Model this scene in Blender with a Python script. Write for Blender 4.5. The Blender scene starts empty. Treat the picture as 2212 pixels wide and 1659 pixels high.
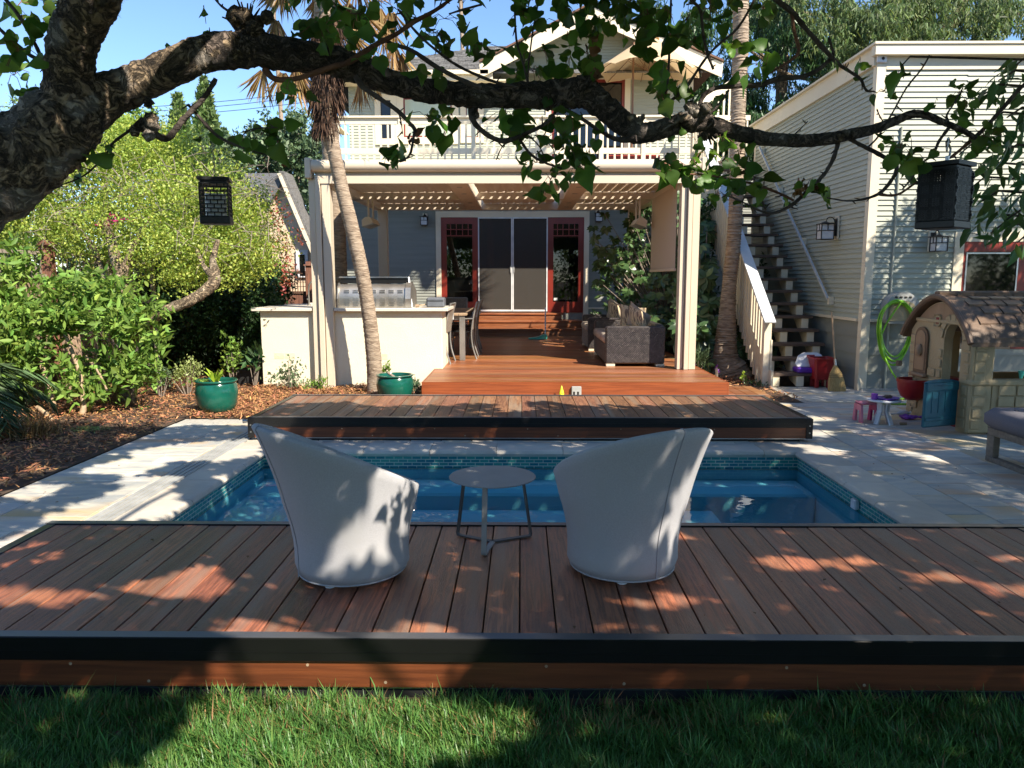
import bpy, math, random
import numpy as np
from mathutils import Vector, Matrix

rad = math.radians
random.seed(7)
C = bpy.context.scene.collection

# ---------------------------------------------------------------- camera
CAM = Vector((0, 0, 1.6))
PITCH, YAW, FOC = rad(7.85), rad(0.649), 1662.0      # FOC in pixels of a 2212 px wide picture
cd = bpy.data.cameras.new('camera'); cam = bpy.data.objects.new('camera', cd); C.objects.link(cam)
cam.location = CAM; cam.rotation_euler = (rad(90) - PITCH, 0, YAW)
cd.sensor_width = 36; cd.lens = 36 * FOC / 2212; cd.clip_start = 0.05; cd.clip_end = 1500
bpy.context.scene.camera = cam

# ---------------------------------------------------------------- sky and sun
SUN_TO = Vector((1.0, -1.0, 1.3)).normalized()       # towards the sun
SUN_EL = math.asin(SUN_TO.z)
w = bpy.data.worlds.new('World'); bpy.context.scene.world = w; w.use_nodes = True
wn = w.node_tree.nodes; bg = wn['Background']
sky = wn.new('ShaderNodeTexSky'); sky.sky_type = 'NISHITA'; sky.sun_disc = False
sky.sun_elevation = SUN_EL; sky.sun_rotation = rad(135)
sky.altitude = 1800; sky.air_density = 1.0; sky.dust_density = 0.05; sky.ozone_density = 3.0
hsw = wn.new('ShaderNodeHueSaturation'); hsw.inputs['Saturation'].default_value = 1.05; w.node_tree.links.new(sky.outputs[0], hsw.inputs['Color']); w.node_tree.links.new(hsw.outputs[0], bg.inputs[0]); bg.inputs[1].default_value = 0.125
sl = bpy.data.lights.new('sun', 'SUN'); sl.energy = 5.0; sl.angle = rad(0.5); sl.color = (1.0, 0.91, 0.77)
so = bpy.data.objects.new('sun', sl); C.objects.link(so)
so.rotation_euler = (-SUN_TO).to_track_quat('-Z', 'Y').to_euler(); so.location = (20, -20, 30)
vs = bpy.context.scene.view_settings
vs.view_transform = 'Standard'; vs.look = 'None'; vs.exposure = 1.1; vs.gamma = 1; vs.use_curve_mapping = False
bpy.context.scene.cycles.max_bounces = 8
bpy.context.scene.cycles.transparent_max_bounces = 12
bpy.context.scene.cycles.caustics_reflective = False; bpy.context.scene.cycles.caustics_refractive = False

# ---------------------------------------------------------------- from a sight line to a point in the place
_R = cam.rotation_euler.to_matrix()
def ray(x, y):
    return _R @ Vector(((x - 1106) / FOC, -(y - 829.5) / FOC, -1.0))
def at(x, y, Y=None, z=None, X=None):
    d = ray(x, y)
    t = (Y / d.y) if Y is not None else (((z - CAM.z) / d.z) if z is not None else X / d.x)
    return CAM + d * t

# ---------------------------------------------------------------- materials
MATS = {}
def _nt(name):
    m = bpy.data.materials.new(name); m.use_nodes = True
    nt = m.node_tree; b = nt.nodes['Principled BSDF']
    return m, nt, b
def sock(b, n):
    return b.inputs[n]
def pm(name, col, rough=0.6, col2=None, scale=6.0, stretch=(1, 1, 1), bump=0.0, bscale=None, metal=0.0,
       island=0.0, spec=0.5, trans=0.0, detail=5.0, dist=0.0, lo=0.35, hi=0.65, hue=0.0, sheen=0, rvar=0.0, col3=None, s3=1.0, alpha=1.0, coord='Object'):
    m, nt, b = _nt(name); N = nt.nodes; L = nt.links.new
    tc = N.new('ShaderNodeTexCoord'); mp = N.new('ShaderNodeMapping'); mp.inputs['Scale'].default_value = stretch
    L(tc.outputs[coord], mp.inputs[0])
    vec = mp.outputs[0]
    geo = None
    if island > 0 or hue > 0:
        geo = N.new('ShaderNodeNewGeometry')
        # shift the pattern from piece to piece so that no two pieces share their grain
        ml = N.new('ShaderNodeMath'); ml.operation = 'MULTIPLY'; ml.inputs[1].default_value = 37.0
        L(geo.outputs['Random Per Island'], ml.inputs[0])
        ad = N.new('ShaderNodeVectorMath'); ad.operation = 'ADD'; L(vec, ad.inputs[0]); L(ml.outputs[0], ad.inputs[1]); vec = ad.outputs[0]
    no = N.new('ShaderNodeTexNoise'); no.inputs['Scale'].default_value = scale; no.inputs['Detail'].default_value = detail
    no.inputs['Distortion'].default_value = dist
    L(vec, no.inputs['Vector'])
    cr = N.new('ShaderNodeValToRGB'); e = cr.color_ramp.elements
    c2 = col2 if col2 else tuple(c * 0.75 for c in col)
    e[0].position = lo; e[0].color = (*c2, 1); e[1].position = hi; e[1].color = (*col, 1)
    L(no.outputs['Fac'], cr.inputs[0]); out = cr.outputs[0]
    if col3:
        n3 = N.new('ShaderNodeTexNoise'); n3.inputs['Scale'].default_value = s3; n3.inputs['Detail'].default_value = 3; L(vec, n3.inputs['Vector'])
        r3 = N.new('ShaderNodeValToRGB'); r3.color_ramp.elements[0].position = 0.5; r3.color_ramp.elements[1].position = 0.68
        L(n3.outputs['Fac'], r3.inputs[0])
        mx = N.new('ShaderNodeMixRGB'); mx.inputs[2].default_value = (*col3, 1); L(r3.outputs[0], mx.inputs[0]); L(out, mx.inputs[1]); out = mx.outputs[0]
    if island > 0 or hue > 0:
        hs = N.new('ShaderNodeHueSaturation'); L(out, hs.inputs['Color'])
        mr = N.new('ShaderNodeMapRange'); mr.inputs['To Min'].default_value = 1 - island; mr.inputs['To Max'].default_value = 1 + island
        L(geo.outputs['Random Per Island'], mr.inputs[0]); L(mr.outputs[0], hs.inputs['Value'])
        if hue > 0:
            wt = N.new('ShaderNodeTexWhiteNoise'); wt.noise_dimensions = '1D'; L(geo.outputs['Random Per Island'], wt.inputs['W'])
            m2 = N.new('ShaderNodeMapRange'); m2.inputs['To Min'].default_value = 0.5 - hue; m2.inputs['To Max'].default_value = 0.5 + hue
            L(wt.outputs[0], m2.inputs[0]); L(m2.outputs[0], hs.inputs['Hue'])
        out = hs.outputs[0]
    L(out, b.inputs['Base Color'])
    b.inputs['Roughness'].default_value = rough; b.inputs['Metallic'].default_value = metal
    b.inputs['Specular IOR Level'].default_value = spec
    if rvar > 0:
        rr = N.new('ShaderNodeMapRange'); rr.inputs['To Min'].default_value = max(0, rough - rvar); rr.inputs['To Max'].default_value = min(1, rough + rvar)
        L(no.outputs['Fac'], rr.inputs[0]); L(rr.outputs[0], b.inputs['Roughness'])
    if bump > 0:
        nb = N.new('ShaderNodeTexNoise'); nb.inputs['Scale'].default_value = bscale or scale * 3; nb.inputs['Detail'].default_value = 6
        L(vec, nb.inputs['Vector'])
        bp = N.new('ShaderNodeBump'); bp.inputs['Strength'].default_value = bump; bp.inputs['Distance'].default_value = 0.02
        L(nb.outputs['Fac'], bp.inputs['Height']); L(bp.outputs[0], b.inputs['Normal'])
    if alpha < 1: b.inputs['Alpha'].default_value = alpha
    if trans > 0:
        tl = N.new('ShaderNodeBsdfTranslucent'); mx = N.new('ShaderNodeMixShader'); mx.inputs[0].default_value = trans
        br = N.new('ShaderNodeHueSaturation'); br.inputs['Value'].default_value = 1.35; br.inputs['Saturation'].default_value = 1.1; L(out, br.inputs['Color'])
        L(br.outputs[0], tl.inputs['Color'])
        L(b.outputs[0], mx.inputs[1]); L(tl.outputs[0], mx.inputs[2]); L(mx.outputs[0], N['Material Output'].inputs[0])
    MATS[name] = m
    return m

# ---------------------------------------------------------------- mesh building
class MB:
    def __init__(s): s.v = []; s.f = []
    def add(s, vs, fs):
        o = len(s.v); s.v += [tuple(p) for p in vs]; s.f += [tuple(i + o for i in f) for f in fs]; return s
    def box(s, a, b):
        x0, x1 = sorted((a[0], b[0])); y0, y1 = sorted((a[1], b[1])); z0, z1 = sorted((a[2], b[2]))
        return s.add([(x0, y0, z0), (x1, y0, z0), (x1, y1, z0), (x0, y1, z0), (x0, y0, z1), (x1, y0, z1), (x1, y1, z1), (x0, y1, z1)],
                     [(3, 2, 1, 0), (4, 5, 6, 7), (0, 1, 5, 4), (1, 2, 6, 5), (2, 3, 7, 6), (3, 0, 4, 7)])
    def bbox(s, a, b, c=0.004):
        """box with its upright and top edges bevelled by c"""
        x0, x1 = sorted((a[0], b[0])); y0, y1 = sorted((a[1], b[1])); z0, z1 = sorted((a[2], b[2]))
        def oct_(x0, x1, y0, y1, c): return [(x0 + c, y0), (x1 - c, y0), (x1, y0 + c), (x1, y1 - c), (x1 - c, y1), (x0 + c, y1), (x0, y1 - c), (x0, y0 + c)]
        o1 = oct_(x0, x1, y0, y1, c); o2 = oct_(x0 + c, x1 - c, y0 + c, y1 - c, c * .6)
        v = [(x, y, z0 + c) for x, y in o1] + [(x, y, z1 - c) for x, y in o1] + [(x, y, z1) for x, y in o2] + [(x, y, z0) for x, y in o2]
        f = [tuple(range(16, 24)), tuple(range(31, 23, -1))]
        for i in range(8):
            j = (i + 1) % 8; f += [(i, j, 8 + j, 8 + i), (8 + i, 8 + j, 16 + j, 16 + i), (24 + i, 24 + j, j, i)]
        return s.add(v, f)
    def obox(s, p, q, w, h, up=(0, 0, 1)):
        """bar of section w x h from p to q"""
        p = Vector(p); q = Vector(q); d = (q - p).normalized(); u = Vector(up)
        a = d.cross(u)
        if a.length < 1e-4: a = d.cross(Vector((0, 1, 0)))
        a.normalize(); b = a.cross(d).normalized()
        v = []
        for c in (p, q):
            for sx, sy in ((-1, -1), (1, -1), (1, 1), (-1, 1)): v.append(c + a * sx * w / 2 + b * sy * h / 2)
        return s.add(v, [(0, 1, 2, 3), (7, 6, 5, 4), (0, 4, 5, 1), (1, 5, 6, 2), (2, 6, 7, 3), (3, 7, 4, 0)])
    def tube(s, pts, r, n=8, caps=True, jit=0.0, seed=0, ridge=0.0):
        pts = [Vector(p) for p in pts]; rs = r if isinstance(r, (list, tuple)) else [r] * len(pts)
        rg = random.Random(seed); v = []; f = []
        ref = None
        for i, p in enumerate(pts):
            d = (pts[min(i + 1, len(pts) - 1)] - pts[max(i - 1, 0)])
            if d.length < 1e-9: d = Vector((0, 0, 1))
            d.normalize()
            if ref is None: ref = d.cross(Vector((0.13, 0.2, 1))) if abs(d.z) < .9 else d.cross(Vector((1, .1, 0)))
            a = (ref - d * ref.dot(d))
            a.normalize(); ref = a; b = d.cross(a)
            for k in range(n):
                t = 2 * math.pi * k / n; rr = rs[i] * (1 + (rg.uniform(-jit, jit) if jit else 0))
                if ridge: rr *= 1 + ridge * math.sin(t * 5 + i * .7)
                v.append(p + a * math.cos(t) * rr + b * math.sin(t) * rr)
        for i in range(len(pts) - 1):
            for k in range(n):
                k2 = (k + 1) % n; f.append((i * n + k, i * n + k2, (i + 1) * n + k2, (i + 1) * n + k))
        if caps:
            f.append(tuple(range(n - 1, -1, -1))); f.append(tuple((len(pts) - 1) * n + k for k in range(n)))
        return s.add(v, f)
    def lathe(s, prof, n=32, c=(0, 0, 0), sx=1, sy=1):
        v = []; f = []
        for r, z in prof:
            for k in range(n):
                t = 2 * math.pi * k / n; v.append((c[0] + r * sx * math.cos(t), c[1] + r * sy * math.sin(t), c[2] + z))
        for i in range(len(prof) - 1):
            for k in range(n):
                k2 = (k + 1) % n; f.append((i * n + k, i * n + k2, (i + 1) * n + k2, (i + 1) * n + k))
        if prof[0][0] > 1e-5: f.append(tuple(range(n - 1, -1, -1)))
        if prof[-1][0] > 1e-5: f.append(tuple((len(prof) - 1) * n + k for k in range(n)))
        return s.add(v, f)
    def prism(s, poly, ax, a, b):
        """polygon (list of 2D) extruded along axis ax ('x','y','z') from a to b"""
        def P(u, w, t): return {'x': (t, u, w), 'y': (u, t, w), 'z': (u, w, t)}[ax]
        n = len(poly); v = [P(u, w, a) for u, w in poly] + [P(u, w, b) for u, w in poly]
        f = [tuple(range(n)), tuple(range(2 * n - 1, n - 1, -1))]
        for i in range(n): j = (i + 1) % n; f.append((i, i + n, j + n, j))
        return s.add(v, f)
    def tf(s, M, start=0):
        for i in range(start, len(s.v)): s.v[i] = tuple(M @ Vector(s.v[i]))
        return s
    def blob(s, c, r, n=10, m=7, jit=.1, seed=0):
        rg = random.Random(seed); c = Vector(c); r = r if isinstance(r, (tuple, list)) else (r, r, r)
        v = [c + Vector((0, 0, -r[2]))]; 
        for i in range(1, m):
            ph = -math.pi / 2 + math.pi * i / m
            for k in range(n):
                t = 2 * math.pi * k / n; j = 1 + rg.uniform(-jit, jit)
                v.append(c + Vector((r[0] * math.cos(ph) * math.cos(t) * j, r[1] * math.cos(ph) * math.sin(t) * j, r[2] * math.sin(ph) * j)))
        v.append(c + Vector((0, 0, r[2]))); f = []
        for k in range(n): f.append((0, 1 + (k + 1) % n, 1 + k)); 
        for i in range(m - 2):
            for k in range(n): k2 = (k + 1) % n; f.append((1 + i * n + k, 1 + i * n + k2, 1 + (i + 1) * n + k2, 1 + (i + 1) * n + k))
        l = len(v) - 1; b = 1 + (m - 2) * n
        for k in range(n): f.append((b + k, b + (k + 1) % n, l))
        return s.add(v, f)

def wloc(o):
    l = Vector((0, 0, 0))
    while o: l += o.location; o = o.parent
    return l
def link(name, me, mat, parent=None, loc=None, smooth=False):
    o = bpy.data.objects.new(name, me); C.objects.link(o)
    if mat:
        for m in (mat if isinstance(mat, (list, tuple)) else [mat]): me.materials.append(m)
    if smooth:
        me.polygons.foreach_set('use_smooth', [True] * len(me.polygons))
        try: me.set_sharp_from_angle(angle=rad(40 if smooth is True else smooth))
        except Exception: pass
    if parent: o.parent = parent
    elif loc is not None: o.location = loc
    return o
def build(name, mb, mat, parent=None, loc=None, smooth=False):
    """world-space vertices -> one mesh object, under parent or with its origin at loc"""
    off = wloc(parent) if parent else Vector(loc) if loc is not None else Vector((0, 0, 0))
    me = bpy.data.meshes.new(name)
    vs_ = [(p[0] - off.x, p[1] - off.y, p[2] - off.z) for p in mb.v]
    me.from_pydata(vs_, [], mb.f); me.update()
    return link(name, me, mat, parent, off if not parent else None, smooth)
def tag(o, label, cat, group=None):
    o['label'] = label; o['category'] = cat
    if group: o['group'] = group
    return o
def thing(name, label, cat, loc=(0, 0, 0), group=None):
    o = bpy.data.objects.new(name, None); C.objects.link(o); o.location = loc; o.empty_display_size = .1
    return tag(o, label, cat, group)
def struct(o): o['kind'] = 'structure'; return o
def stuff(o): o['kind'] = 'stuff'; return o
def copy_tree(o, parent=None):
    c = o.copy(); C.objects.link(c); c.parent = parent
    for ch in [x for x in bpy.data.objects if x.parent == o]: copy_tree(ch, c)
    return c
def dup(o, label, loc=None, rotz=None):
    c = copy_tree(o); c['label'] = label
    if loc is not None: c.location = loc
    if rotz is not None: c.rotation_euler = (0, 0, rotz)
    return c

# ---------------------------------------------------------------- leaves
LEAF = {
 'oval': ([(0, 0, 0), (.26, .45, .06), (0, 1, -.08), (-.26, .45, .06)], [(0, 1, 2, 3)]),
 'lance': ([(0, 0, 0), (.15, .3, .03), (.13, .65, 0), (0, 1, -.12), (-.13, .65, 0), (-.15, .3, .03), (0, .5, -.02)],
           [(0, 1, 6), (1, 2, 6), (2, 3, 6), (3, 4, 6), (4, 5, 6), (5, 0, 6)]),
 'heart': ([(0, .04, 0), (.20, -.07, .02), (.40, .06, .04), (.50, .30, .05), (.43, .55, .02), (.26, .78, -.04), (.08, .93, -.1), (0, 1.1, -.18),
            (-.08, .93, -.1), (-.26, .78, -.04), (-.43, .55, .02), (-.50, .30, .05), (-.40, .06, .04), (-.20, -.07, .02), (0, .35, -.03), (0, .68, -.08)],
           [(0, 1, 2, 14), (2, 3, 14), (3, 4, 15, 14), (4, 5, 15), (5, 6, 7, 15), (7, 8, 9, 15), (9, 10, 15), (10, 11, 14, 15), (11, 12, 14), (12, 13, 0, 14)]),
 'strip': ([(-.03, 0, 0), (.03, 0, 0), (.022, .6, 0), (0, 1, -.08), (-.022, .6, 0)], [(0, 1, 2, 3, 4)]),
 'spray': ([(-.07, 0, 0), (.07, 0, 0), (.10, .5, .03), (0, 1, -.1), (-.10, .5, .03)], [(0, 1, 2, 3, 4)]),
 'chip': ([(-.13, 0, 0), (.13, .04, 0), (.11, 1, .02), (-.09, .95, 0)], [(0, 1, 2, 3)]),
}
def leafmesh(name, P, size, kind='oval', mat=None, parent=None, loc=None, seed=0, up=0.0, droop=0.0, out=None, svar=.35, jag=0.0, dirs=None, flat=None):
    """P: Nx3 leaf positions (world). dirs: optional leaf directions. One mesh."""
    rg = np.random.default_rng(seed); P = np.asarray(P, float); n = len(P)
    T, F = LEAF[kind]; T = np.array(T)
    D = rg.normal(size=(n, 3)) if dirs is None else np.asarray(dirs, float) + rg.normal(size=(n, 3)) * .25
    D[:, 2] += up - droop
    if out is not None: D += out
    D /= np.linalg.norm(D, axis=1)[:, None] + 1e-9
    Nn = rg.normal(size=(n, 3))
    if flat is not None: Nn = Nn * (1 - flat) + np.array([0, 0, 1.5]) * flat
    Nn[:, 2] += .5
    Nn -= (Nn * D).sum(1)[:, None] * D; Nn /= np.linalg.norm(Nn, axis=1)[:, None] + 1e-9
    S = np.cross(D, Nn)
    sz = (np.asarray(size) * (1 + rg.uniform(-svar, svar, n)))[:, None, None]
    TT = np.repeat(T[None], n, 0)
    if jag: TT = TT + rg.normal(size=TT.shape) * jag * np.array([1, 1, 2.0])
    if kind == 'heart':
        curl = rg.uniform(-.6, 1.6, n)[:, None]; TT[:, :, 2] -= curl * (TT[:, :, 1] ** 2) * .35; fold = rg.uniform(-.3, 1.0, n)[:, None]; TT[:, :, 2] += fold * np.abs(TT[:, :, 0]) * .6
    V = P[:, None, :] + sz * (TT[:, :, 0:1] * S[:, None] + TT[:, :, 1:2] * D[:, None] + TT[:, :, 2:3] * Nn[:, None])
    return npmesh(name, V.reshape(-1, 3), F, n, len(T), mat, parent, loc)
def npmesh(name, V, F, n, k, mat, parent=None, loc=None):
    off = wloc(parent) if parent else Vector(loc) if loc is not None else Vector((0, 0, 0))
    V = V - np.array(off)
    lens = np.array([len(f) for f in F]); idx = np.concatenate([np.array(f) for f in F])
    li = (idx[None] + (np.arange(n) * k)[:, None]).ravel()
    tot = np.tile(lens, n); st = np.concatenate([[0], np.cumsum(tot)[:-1]])
    me = bpy.data.meshes.new(name)
    me.vertices.add(len(V)); me.vertices.foreach_set('co', V.astype(np.float32).ravel())
    me.loops.add(len(li)); me.loops.foreach_set('vertex_index', li.astype(np.int32))
    me.polygons.add(len(tot)); me.polygons.foreach_set('loop_start', st.astype(np.int32))
    try: me.polygons.foreach_set('loop_total', tot.astype(np.int32))
    except Exception: pass
    me.update(calc_edges=True); me.validate()
    return link(name, me, mat, parent, off if not parent else None)
def cloud(blobs, n, seed=0, shell=.55, per=26, sg=.085):
    """n points spread through ellipsoids (cx,cy,cz,rx,ry,rz), denser towards their outside, in clumps"""
    rg = np.random.default_rng(seed); out = []
    vol = np.array([b[3] * b[4] * b[5] for b in blobs]) ** .75; cnt = (n * vol / vol.sum()).astype(int)
    for b, c in zip(blobs, cnt):
        nc = max(3, c // per); d = rg.normal(size=(nc, 3)); d /= np.linalg.norm(d, axis=1)[:, None]
        rr = shell + (1 - shell) * rg.random(nc); cc = d * rr[:, None] * (1 + .12 * rg.normal(size=nc))[:, None]
        k = rg.integers(0, nc, c); p = cc[k] + rg.normal(size=(c, 3)) * sg * (1 / max(.35, min(1, (b[3] + b[4] + b[5]) / 3)))
        out.append(p * np.array(b[3:6]) + np.array(b[:3]))
    return np.concatenate(out)
# ================================================================ materials of the place
pm('ipe', (.40, .145, .075), .36, (.19, .072, .042), 5, (13, .8, 13), .3, 40, island=.24, hue=.006, detail=10, dist=.9, lo=.4, hi=.6, col3=(.27, .155, .11), s3=.9, rvar=.1, spec=.5)
pm('ipe_weathered', (.29, .14, .075), .5, (.16, .075, .045), 5, (13, .8, 13), .3, 40, island=.25, hue=.01, detail=10, dist=.9, lo=.4, hi=.6, col3=(.24, .17, .12), s3=.8, rvar=.1, spec=.35)
pm('ipe_x', (.34, .13, .042), .4, (.17, .055, .02), 5, (.6, 9, 9), .1, 30, island=.28, hue=.012, detail=8, dist=.5, col3=(.30, .15, .08), s3=.8, rvar=.1)
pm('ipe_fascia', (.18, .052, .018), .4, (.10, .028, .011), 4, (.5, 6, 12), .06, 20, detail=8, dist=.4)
pm('bronze_metal', (.009, .009, .009), .33, (.006, .006, .006), 3, (1, 1, 1), .02, metal=.0, spec=.4)
pm('black_rubber', (.012, .012, .012), .7)
pm('silver_metal', (.55, .55, .55), .35, metal=1.0)
pm('bolt_metal', (.45, .44, .42), .35, metal=1.0)
pm('stone', (.62, .56, .46), .6, (.36, .37, .36), 2.2, (.85, 1.9, 1), .35, 22, island=.16, hue=.02, detail=11, dist=1.6, col3=(.58, .40, .23), s3=1.5, rvar=.15, lo=.36, hi=.64)
pm('grout', (.45, .42, .36), .9, scale=30, bump=.2)
pm('coping_stone', (.58, .52, .43), .55, (.46, .42, .36), 3, (1, 1, 1), .15, 20, island=.14, detail=7, dist=.5, col3=(.52, .42, .32), s3=1.2)
pm('soil', (.10, .065, .04), .95, (.05, .03, .02), 4, bump=.4)
pm('lawn_soil', (.05, .07, .025), .95, (.06, .045, .03), 6, bump=.3)
pm('mulch_chip', (.46, .22, .09), .85, (.17, .075, .035), 30, island=.55, hue=.025)
pm('grass_blade', (.15, .28, .07), .36, (.09, .21, .05), 3, island=.45, hue=.03, trans=.4, spec=.35)
pm('plaster', (.40, .85, .95), .6, (.36, .80, .92), 1.5, bump=.05)
pm('cream_trim', (.74, .66, .50), .55, (.70, .61, .45), 2, bump=.04)
pm('cream_stucco', (.80, .74, .56), .85, (.76, .69, .51), 1.5, bump=.25, bscale=90)
pm('tan_metal', (.62, .53, .41), .45, (.60, .51, .39), 2)
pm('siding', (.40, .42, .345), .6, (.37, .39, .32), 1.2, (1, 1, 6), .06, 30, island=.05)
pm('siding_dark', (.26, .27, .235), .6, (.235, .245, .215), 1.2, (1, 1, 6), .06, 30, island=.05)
pm('shingle', (.17, .165, .16), .9, (.09, .088, .085), 25, island=.45, bump=.4)
pm('shingle_brown', (.16, .09, .06), .9, (.10, .05, .035), 25, island=.4, bump=.3)
pm('red_paint', (.22, .025, .014), .4, (.18, .02, .012), 3)
pm('white_frame', (.75, .76, .76), .35)
pm('tread', (.11, .072, .052), .7, (.07, .045, .033), 6, (.6, 8, 8), .2, 30, island=.2)
pm('white_cap', (.60, .62, .62), .5, (.50, .53, .55), 4, bump=.05)
pm('concrete', (.42, .40, .36), .9, (.34, .32, .29), 8, bump=.3)
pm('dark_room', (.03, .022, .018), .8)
pm('bark', (.33, .25, .17), .9, (.05, .038, .03), 7, (1, 1, 1), .9, 22, detail=9, dist=1.8, col3=(.30, .27, .25), s3=3.0, lo=.38, hi=.62)
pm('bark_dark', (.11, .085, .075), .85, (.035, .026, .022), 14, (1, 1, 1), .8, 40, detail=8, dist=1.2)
pm('twig', (.22, .10, .055), .75, (.10, .045, .03), 20, (1, 1, 1), .5, 60)
pm('palm_trunk', (.42, .33, .24), .9, (.20, .145, .10), 7, (1, 1, 5), .8, 20, detail=7, dist=.9)
pm('palm_fiber', (.14, .075, .045), .95, (.05, .028, .018), 9, (4, 4, 1), .8, 30, island=.3)
pm('dead_frond', (.38, .25, .10), .7, (.20, .12, .05), 5, island=.4, hue=.02, trans=.3)
pm('palm_frond', (.10, .16, .06), .5, (.06, .10, .04), 4, island=.4, hue=.02, trans=.25)
pm('gnarled_bark', (.46, .35, .22), .9, (.20, .14, .085), 8, (1, 1, 1), .9, 20, detail=8, dist=1.5)
pm('apricot_leaf', (.12, .215, .04), .42, (.06, .125, .025), 9, island=.45, hue=.02, trans=.48, spec=.35)
pm('dry_leaf', (.22, .11, .05), .7, (.12, .06, .03), 9, island=.4, hue=.02, trans=.2)
pm('yellow_green_leaf', (.42, .48, .09), .5, (.22, .32, .055), 1.6, island=.35, hue=.025, trans=.35)
pm('citrus_leaf', (.22, .33, .065), .5, (.10, .19, .035), 2, island=.45, hue=.02, trans=.25, spec=.2)
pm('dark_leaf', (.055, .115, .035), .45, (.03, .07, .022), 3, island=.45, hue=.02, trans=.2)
pm('olive_leaf', (.13, .19, .09), .5, (.08, .13, .06), 3, island=.4, hue=.02, trans=.2)
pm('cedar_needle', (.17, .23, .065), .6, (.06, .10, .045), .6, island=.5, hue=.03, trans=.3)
pm('cypress_leaf', (.17, .24, .07), .6, (.09, .15, .045), 2, island=.45, hue=.02, trans=.2)
pm('fatsia_leaf', (.09, .16, .055), .3, (.05, .10, .035), 4, island=.5, hue=.02, trans=.25)
pm('laurel_leaf', (.10, .19, .055), .4, (.06, .13, .04), 5, island=.4, hue=.025, trans=.3)
pm('pale_leaf', (.40, .46, .18), .5, (.26, .34, .10), 5, island=.3, trans=.3)
pm('bright_leaf', (.42, .55, .06), .4, (.28, .42, .05), 4, island=.2, trans=.35)
pm('magenta_petal', (.45, .03, .15), .5, (.42, .02, .13), 5, island=.3, trans=.3)
pm('red_petal', (.38, .07, .05), .5, (.22, .09, .04), 5, island=.4, hue=.03, trans=.3)
pm('violet_petal', (.35, .10, .55), .5, island=.2, trans=.3)
pm('fence_wood', (.26, .11, .065), .8, (.13, .06, .04), 5, (6, 6, .8), .3, 25, island=.3)
pm('grey_wood', (.30, .25, .20), .85, (.19, .15, .12), 5, (6, 6, .8), .3, 25, island=.25)
pm('reed', (.42, .30, .20), .85, (.24, .16, .11), 5, (30, 30, .8), .2, island=.35)
pm('far_stucco', (.72, .55, .38), .85, (.66, .50, .34), 2)
pm('chair_fabric', (.43, .425, .44), .9, (.385, .38, .395), 160, (1, 1, 1), .07, 5, detail=3, col3=(.40, .395, .40), s3=5)
pm('piping', (.36, .355, .38), .9)
pm('table_metal', (.36, .345, .33), .5, (.30, .29, .28), 6)
pm('leg_metal', (.10, .10, .10), .45)
pm('lantern_black', (.012, .013, .014), .45)
pm('glaze_green', (.007, .10, .068), .18, (.006, .07, .05), 5, bump=.03, rvar=.08)
pm('potting_soil', (.05, .035, .025), .95, bump=.5)
pm('stainless', (.50, .47, .42), .42, metal=.9, bump=.01)
pm('grill_black', (.01, .01, .01), .35)
pm('grey_box', (.13, .14, .16), .5)
pm('granite', (.66, .61, .52), .4, (.48, .42, .35), 60, detail=8, lo=.25, hi=.5)
pm('wicker', (.10, .088, .08), .35, (.03, .025, .028), 14, spec=.7, island=.5, lo=.4, hi=.7)
pm('beige_cushion', (.42, .35, .27), .95, (.38, .31, .24), 60, bump=.15, bscale=200)
pm('stripe_cushion', (.58, .47, .30), .9, (.20, .15, .11), 9, (5, 5, .4), detail=1, lo=.45, hi=.52)
pm('teak', (.42, .30, .19), .7, (.30, .21, .13), 5, (1, 1, 6), .1)
pm('sky_sheen_metal', (.075, .075, .08), .38, (.06, .06, .065), 5, spec=.8, rvar=.08)  # frame metal lightened, sky reflection put into its colour
pm('chair_metal', (.30, .29, .27), .4, metal=.5)
pm('umbrella_cloth', (.62, .48, .30), .85, (.58, .45, .28), 3, trans=.25)
pm('umbrella_wood', (.20, .10, .05), .5)
pm('lamp_glass', (.70, .71, .72), .35)
pm('lamp_iron', (.025, .02, .018), .5)
pm('bin_red', (.30, .012, .016), .4)
pm('purple_plastic', (.12, .03, .40), .35)
pm('white_plastic', (.78, .78, .80), .4)
pm('grey_plastic', (.40, .40, .38), .5)
pm('pink_plastic', (.72, .22, .32), .4)
pm('magenta_plastic', (.60, .03, .22), .4)
pm('broom_straw', (.50, .34, .14), .9, (.34, .22, .08), 4, (40, 40, 1), .5, 60)
pm('broom_handle', (.50, .34, .20), .6)
pm('aqua_plastic', (.10, .62, .50), .4)
pm('hose_green', (.24, .55, .03), .35)
pm('blue_handle', (.05, .25, .6), .4)
pm('play_tan', (.46, .36, .21), .55, (.40, .31, .175), 3, bump=.25, bscale=40)
pm('play_brown', (.18, .11, .065), .55, (.13, .08, .05), 4, bump=.2, bscale=50)
pm('play_wood', (.36, .235, .14), .55, (.28, .18, .105), 5, (1, 1, .3), .15)
pm('play_blue', (.008, .11, .165), .45, (.007, .095, .14), 8, bump=.15, bscale=90)
pm('play_red', (.36, .012, .016), .4)
pm('play_ochre', (.42, .24, .07), .55)
pm('bench_cushion', (.17, .165, .19), .95, (.15, .145, .17), 80, bump=.2, bscale=300)
pm('bench_wood', (.24, .20, .16), .8, (.17, .14, .11), 5, (1, 6, 6), .2, 30)
pm('yellow_plastic', (.85, .85, .03), .4)
pm('wire', (.02, .02, .02), .6)
pm('shade_fabric', (.50, .42, .33), .9, (.48, .40, .31), 60)
pm('bottle_teal', (.05, .38, .30), .3)
pm('sticker', (.78, .78, .75), .5)

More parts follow.
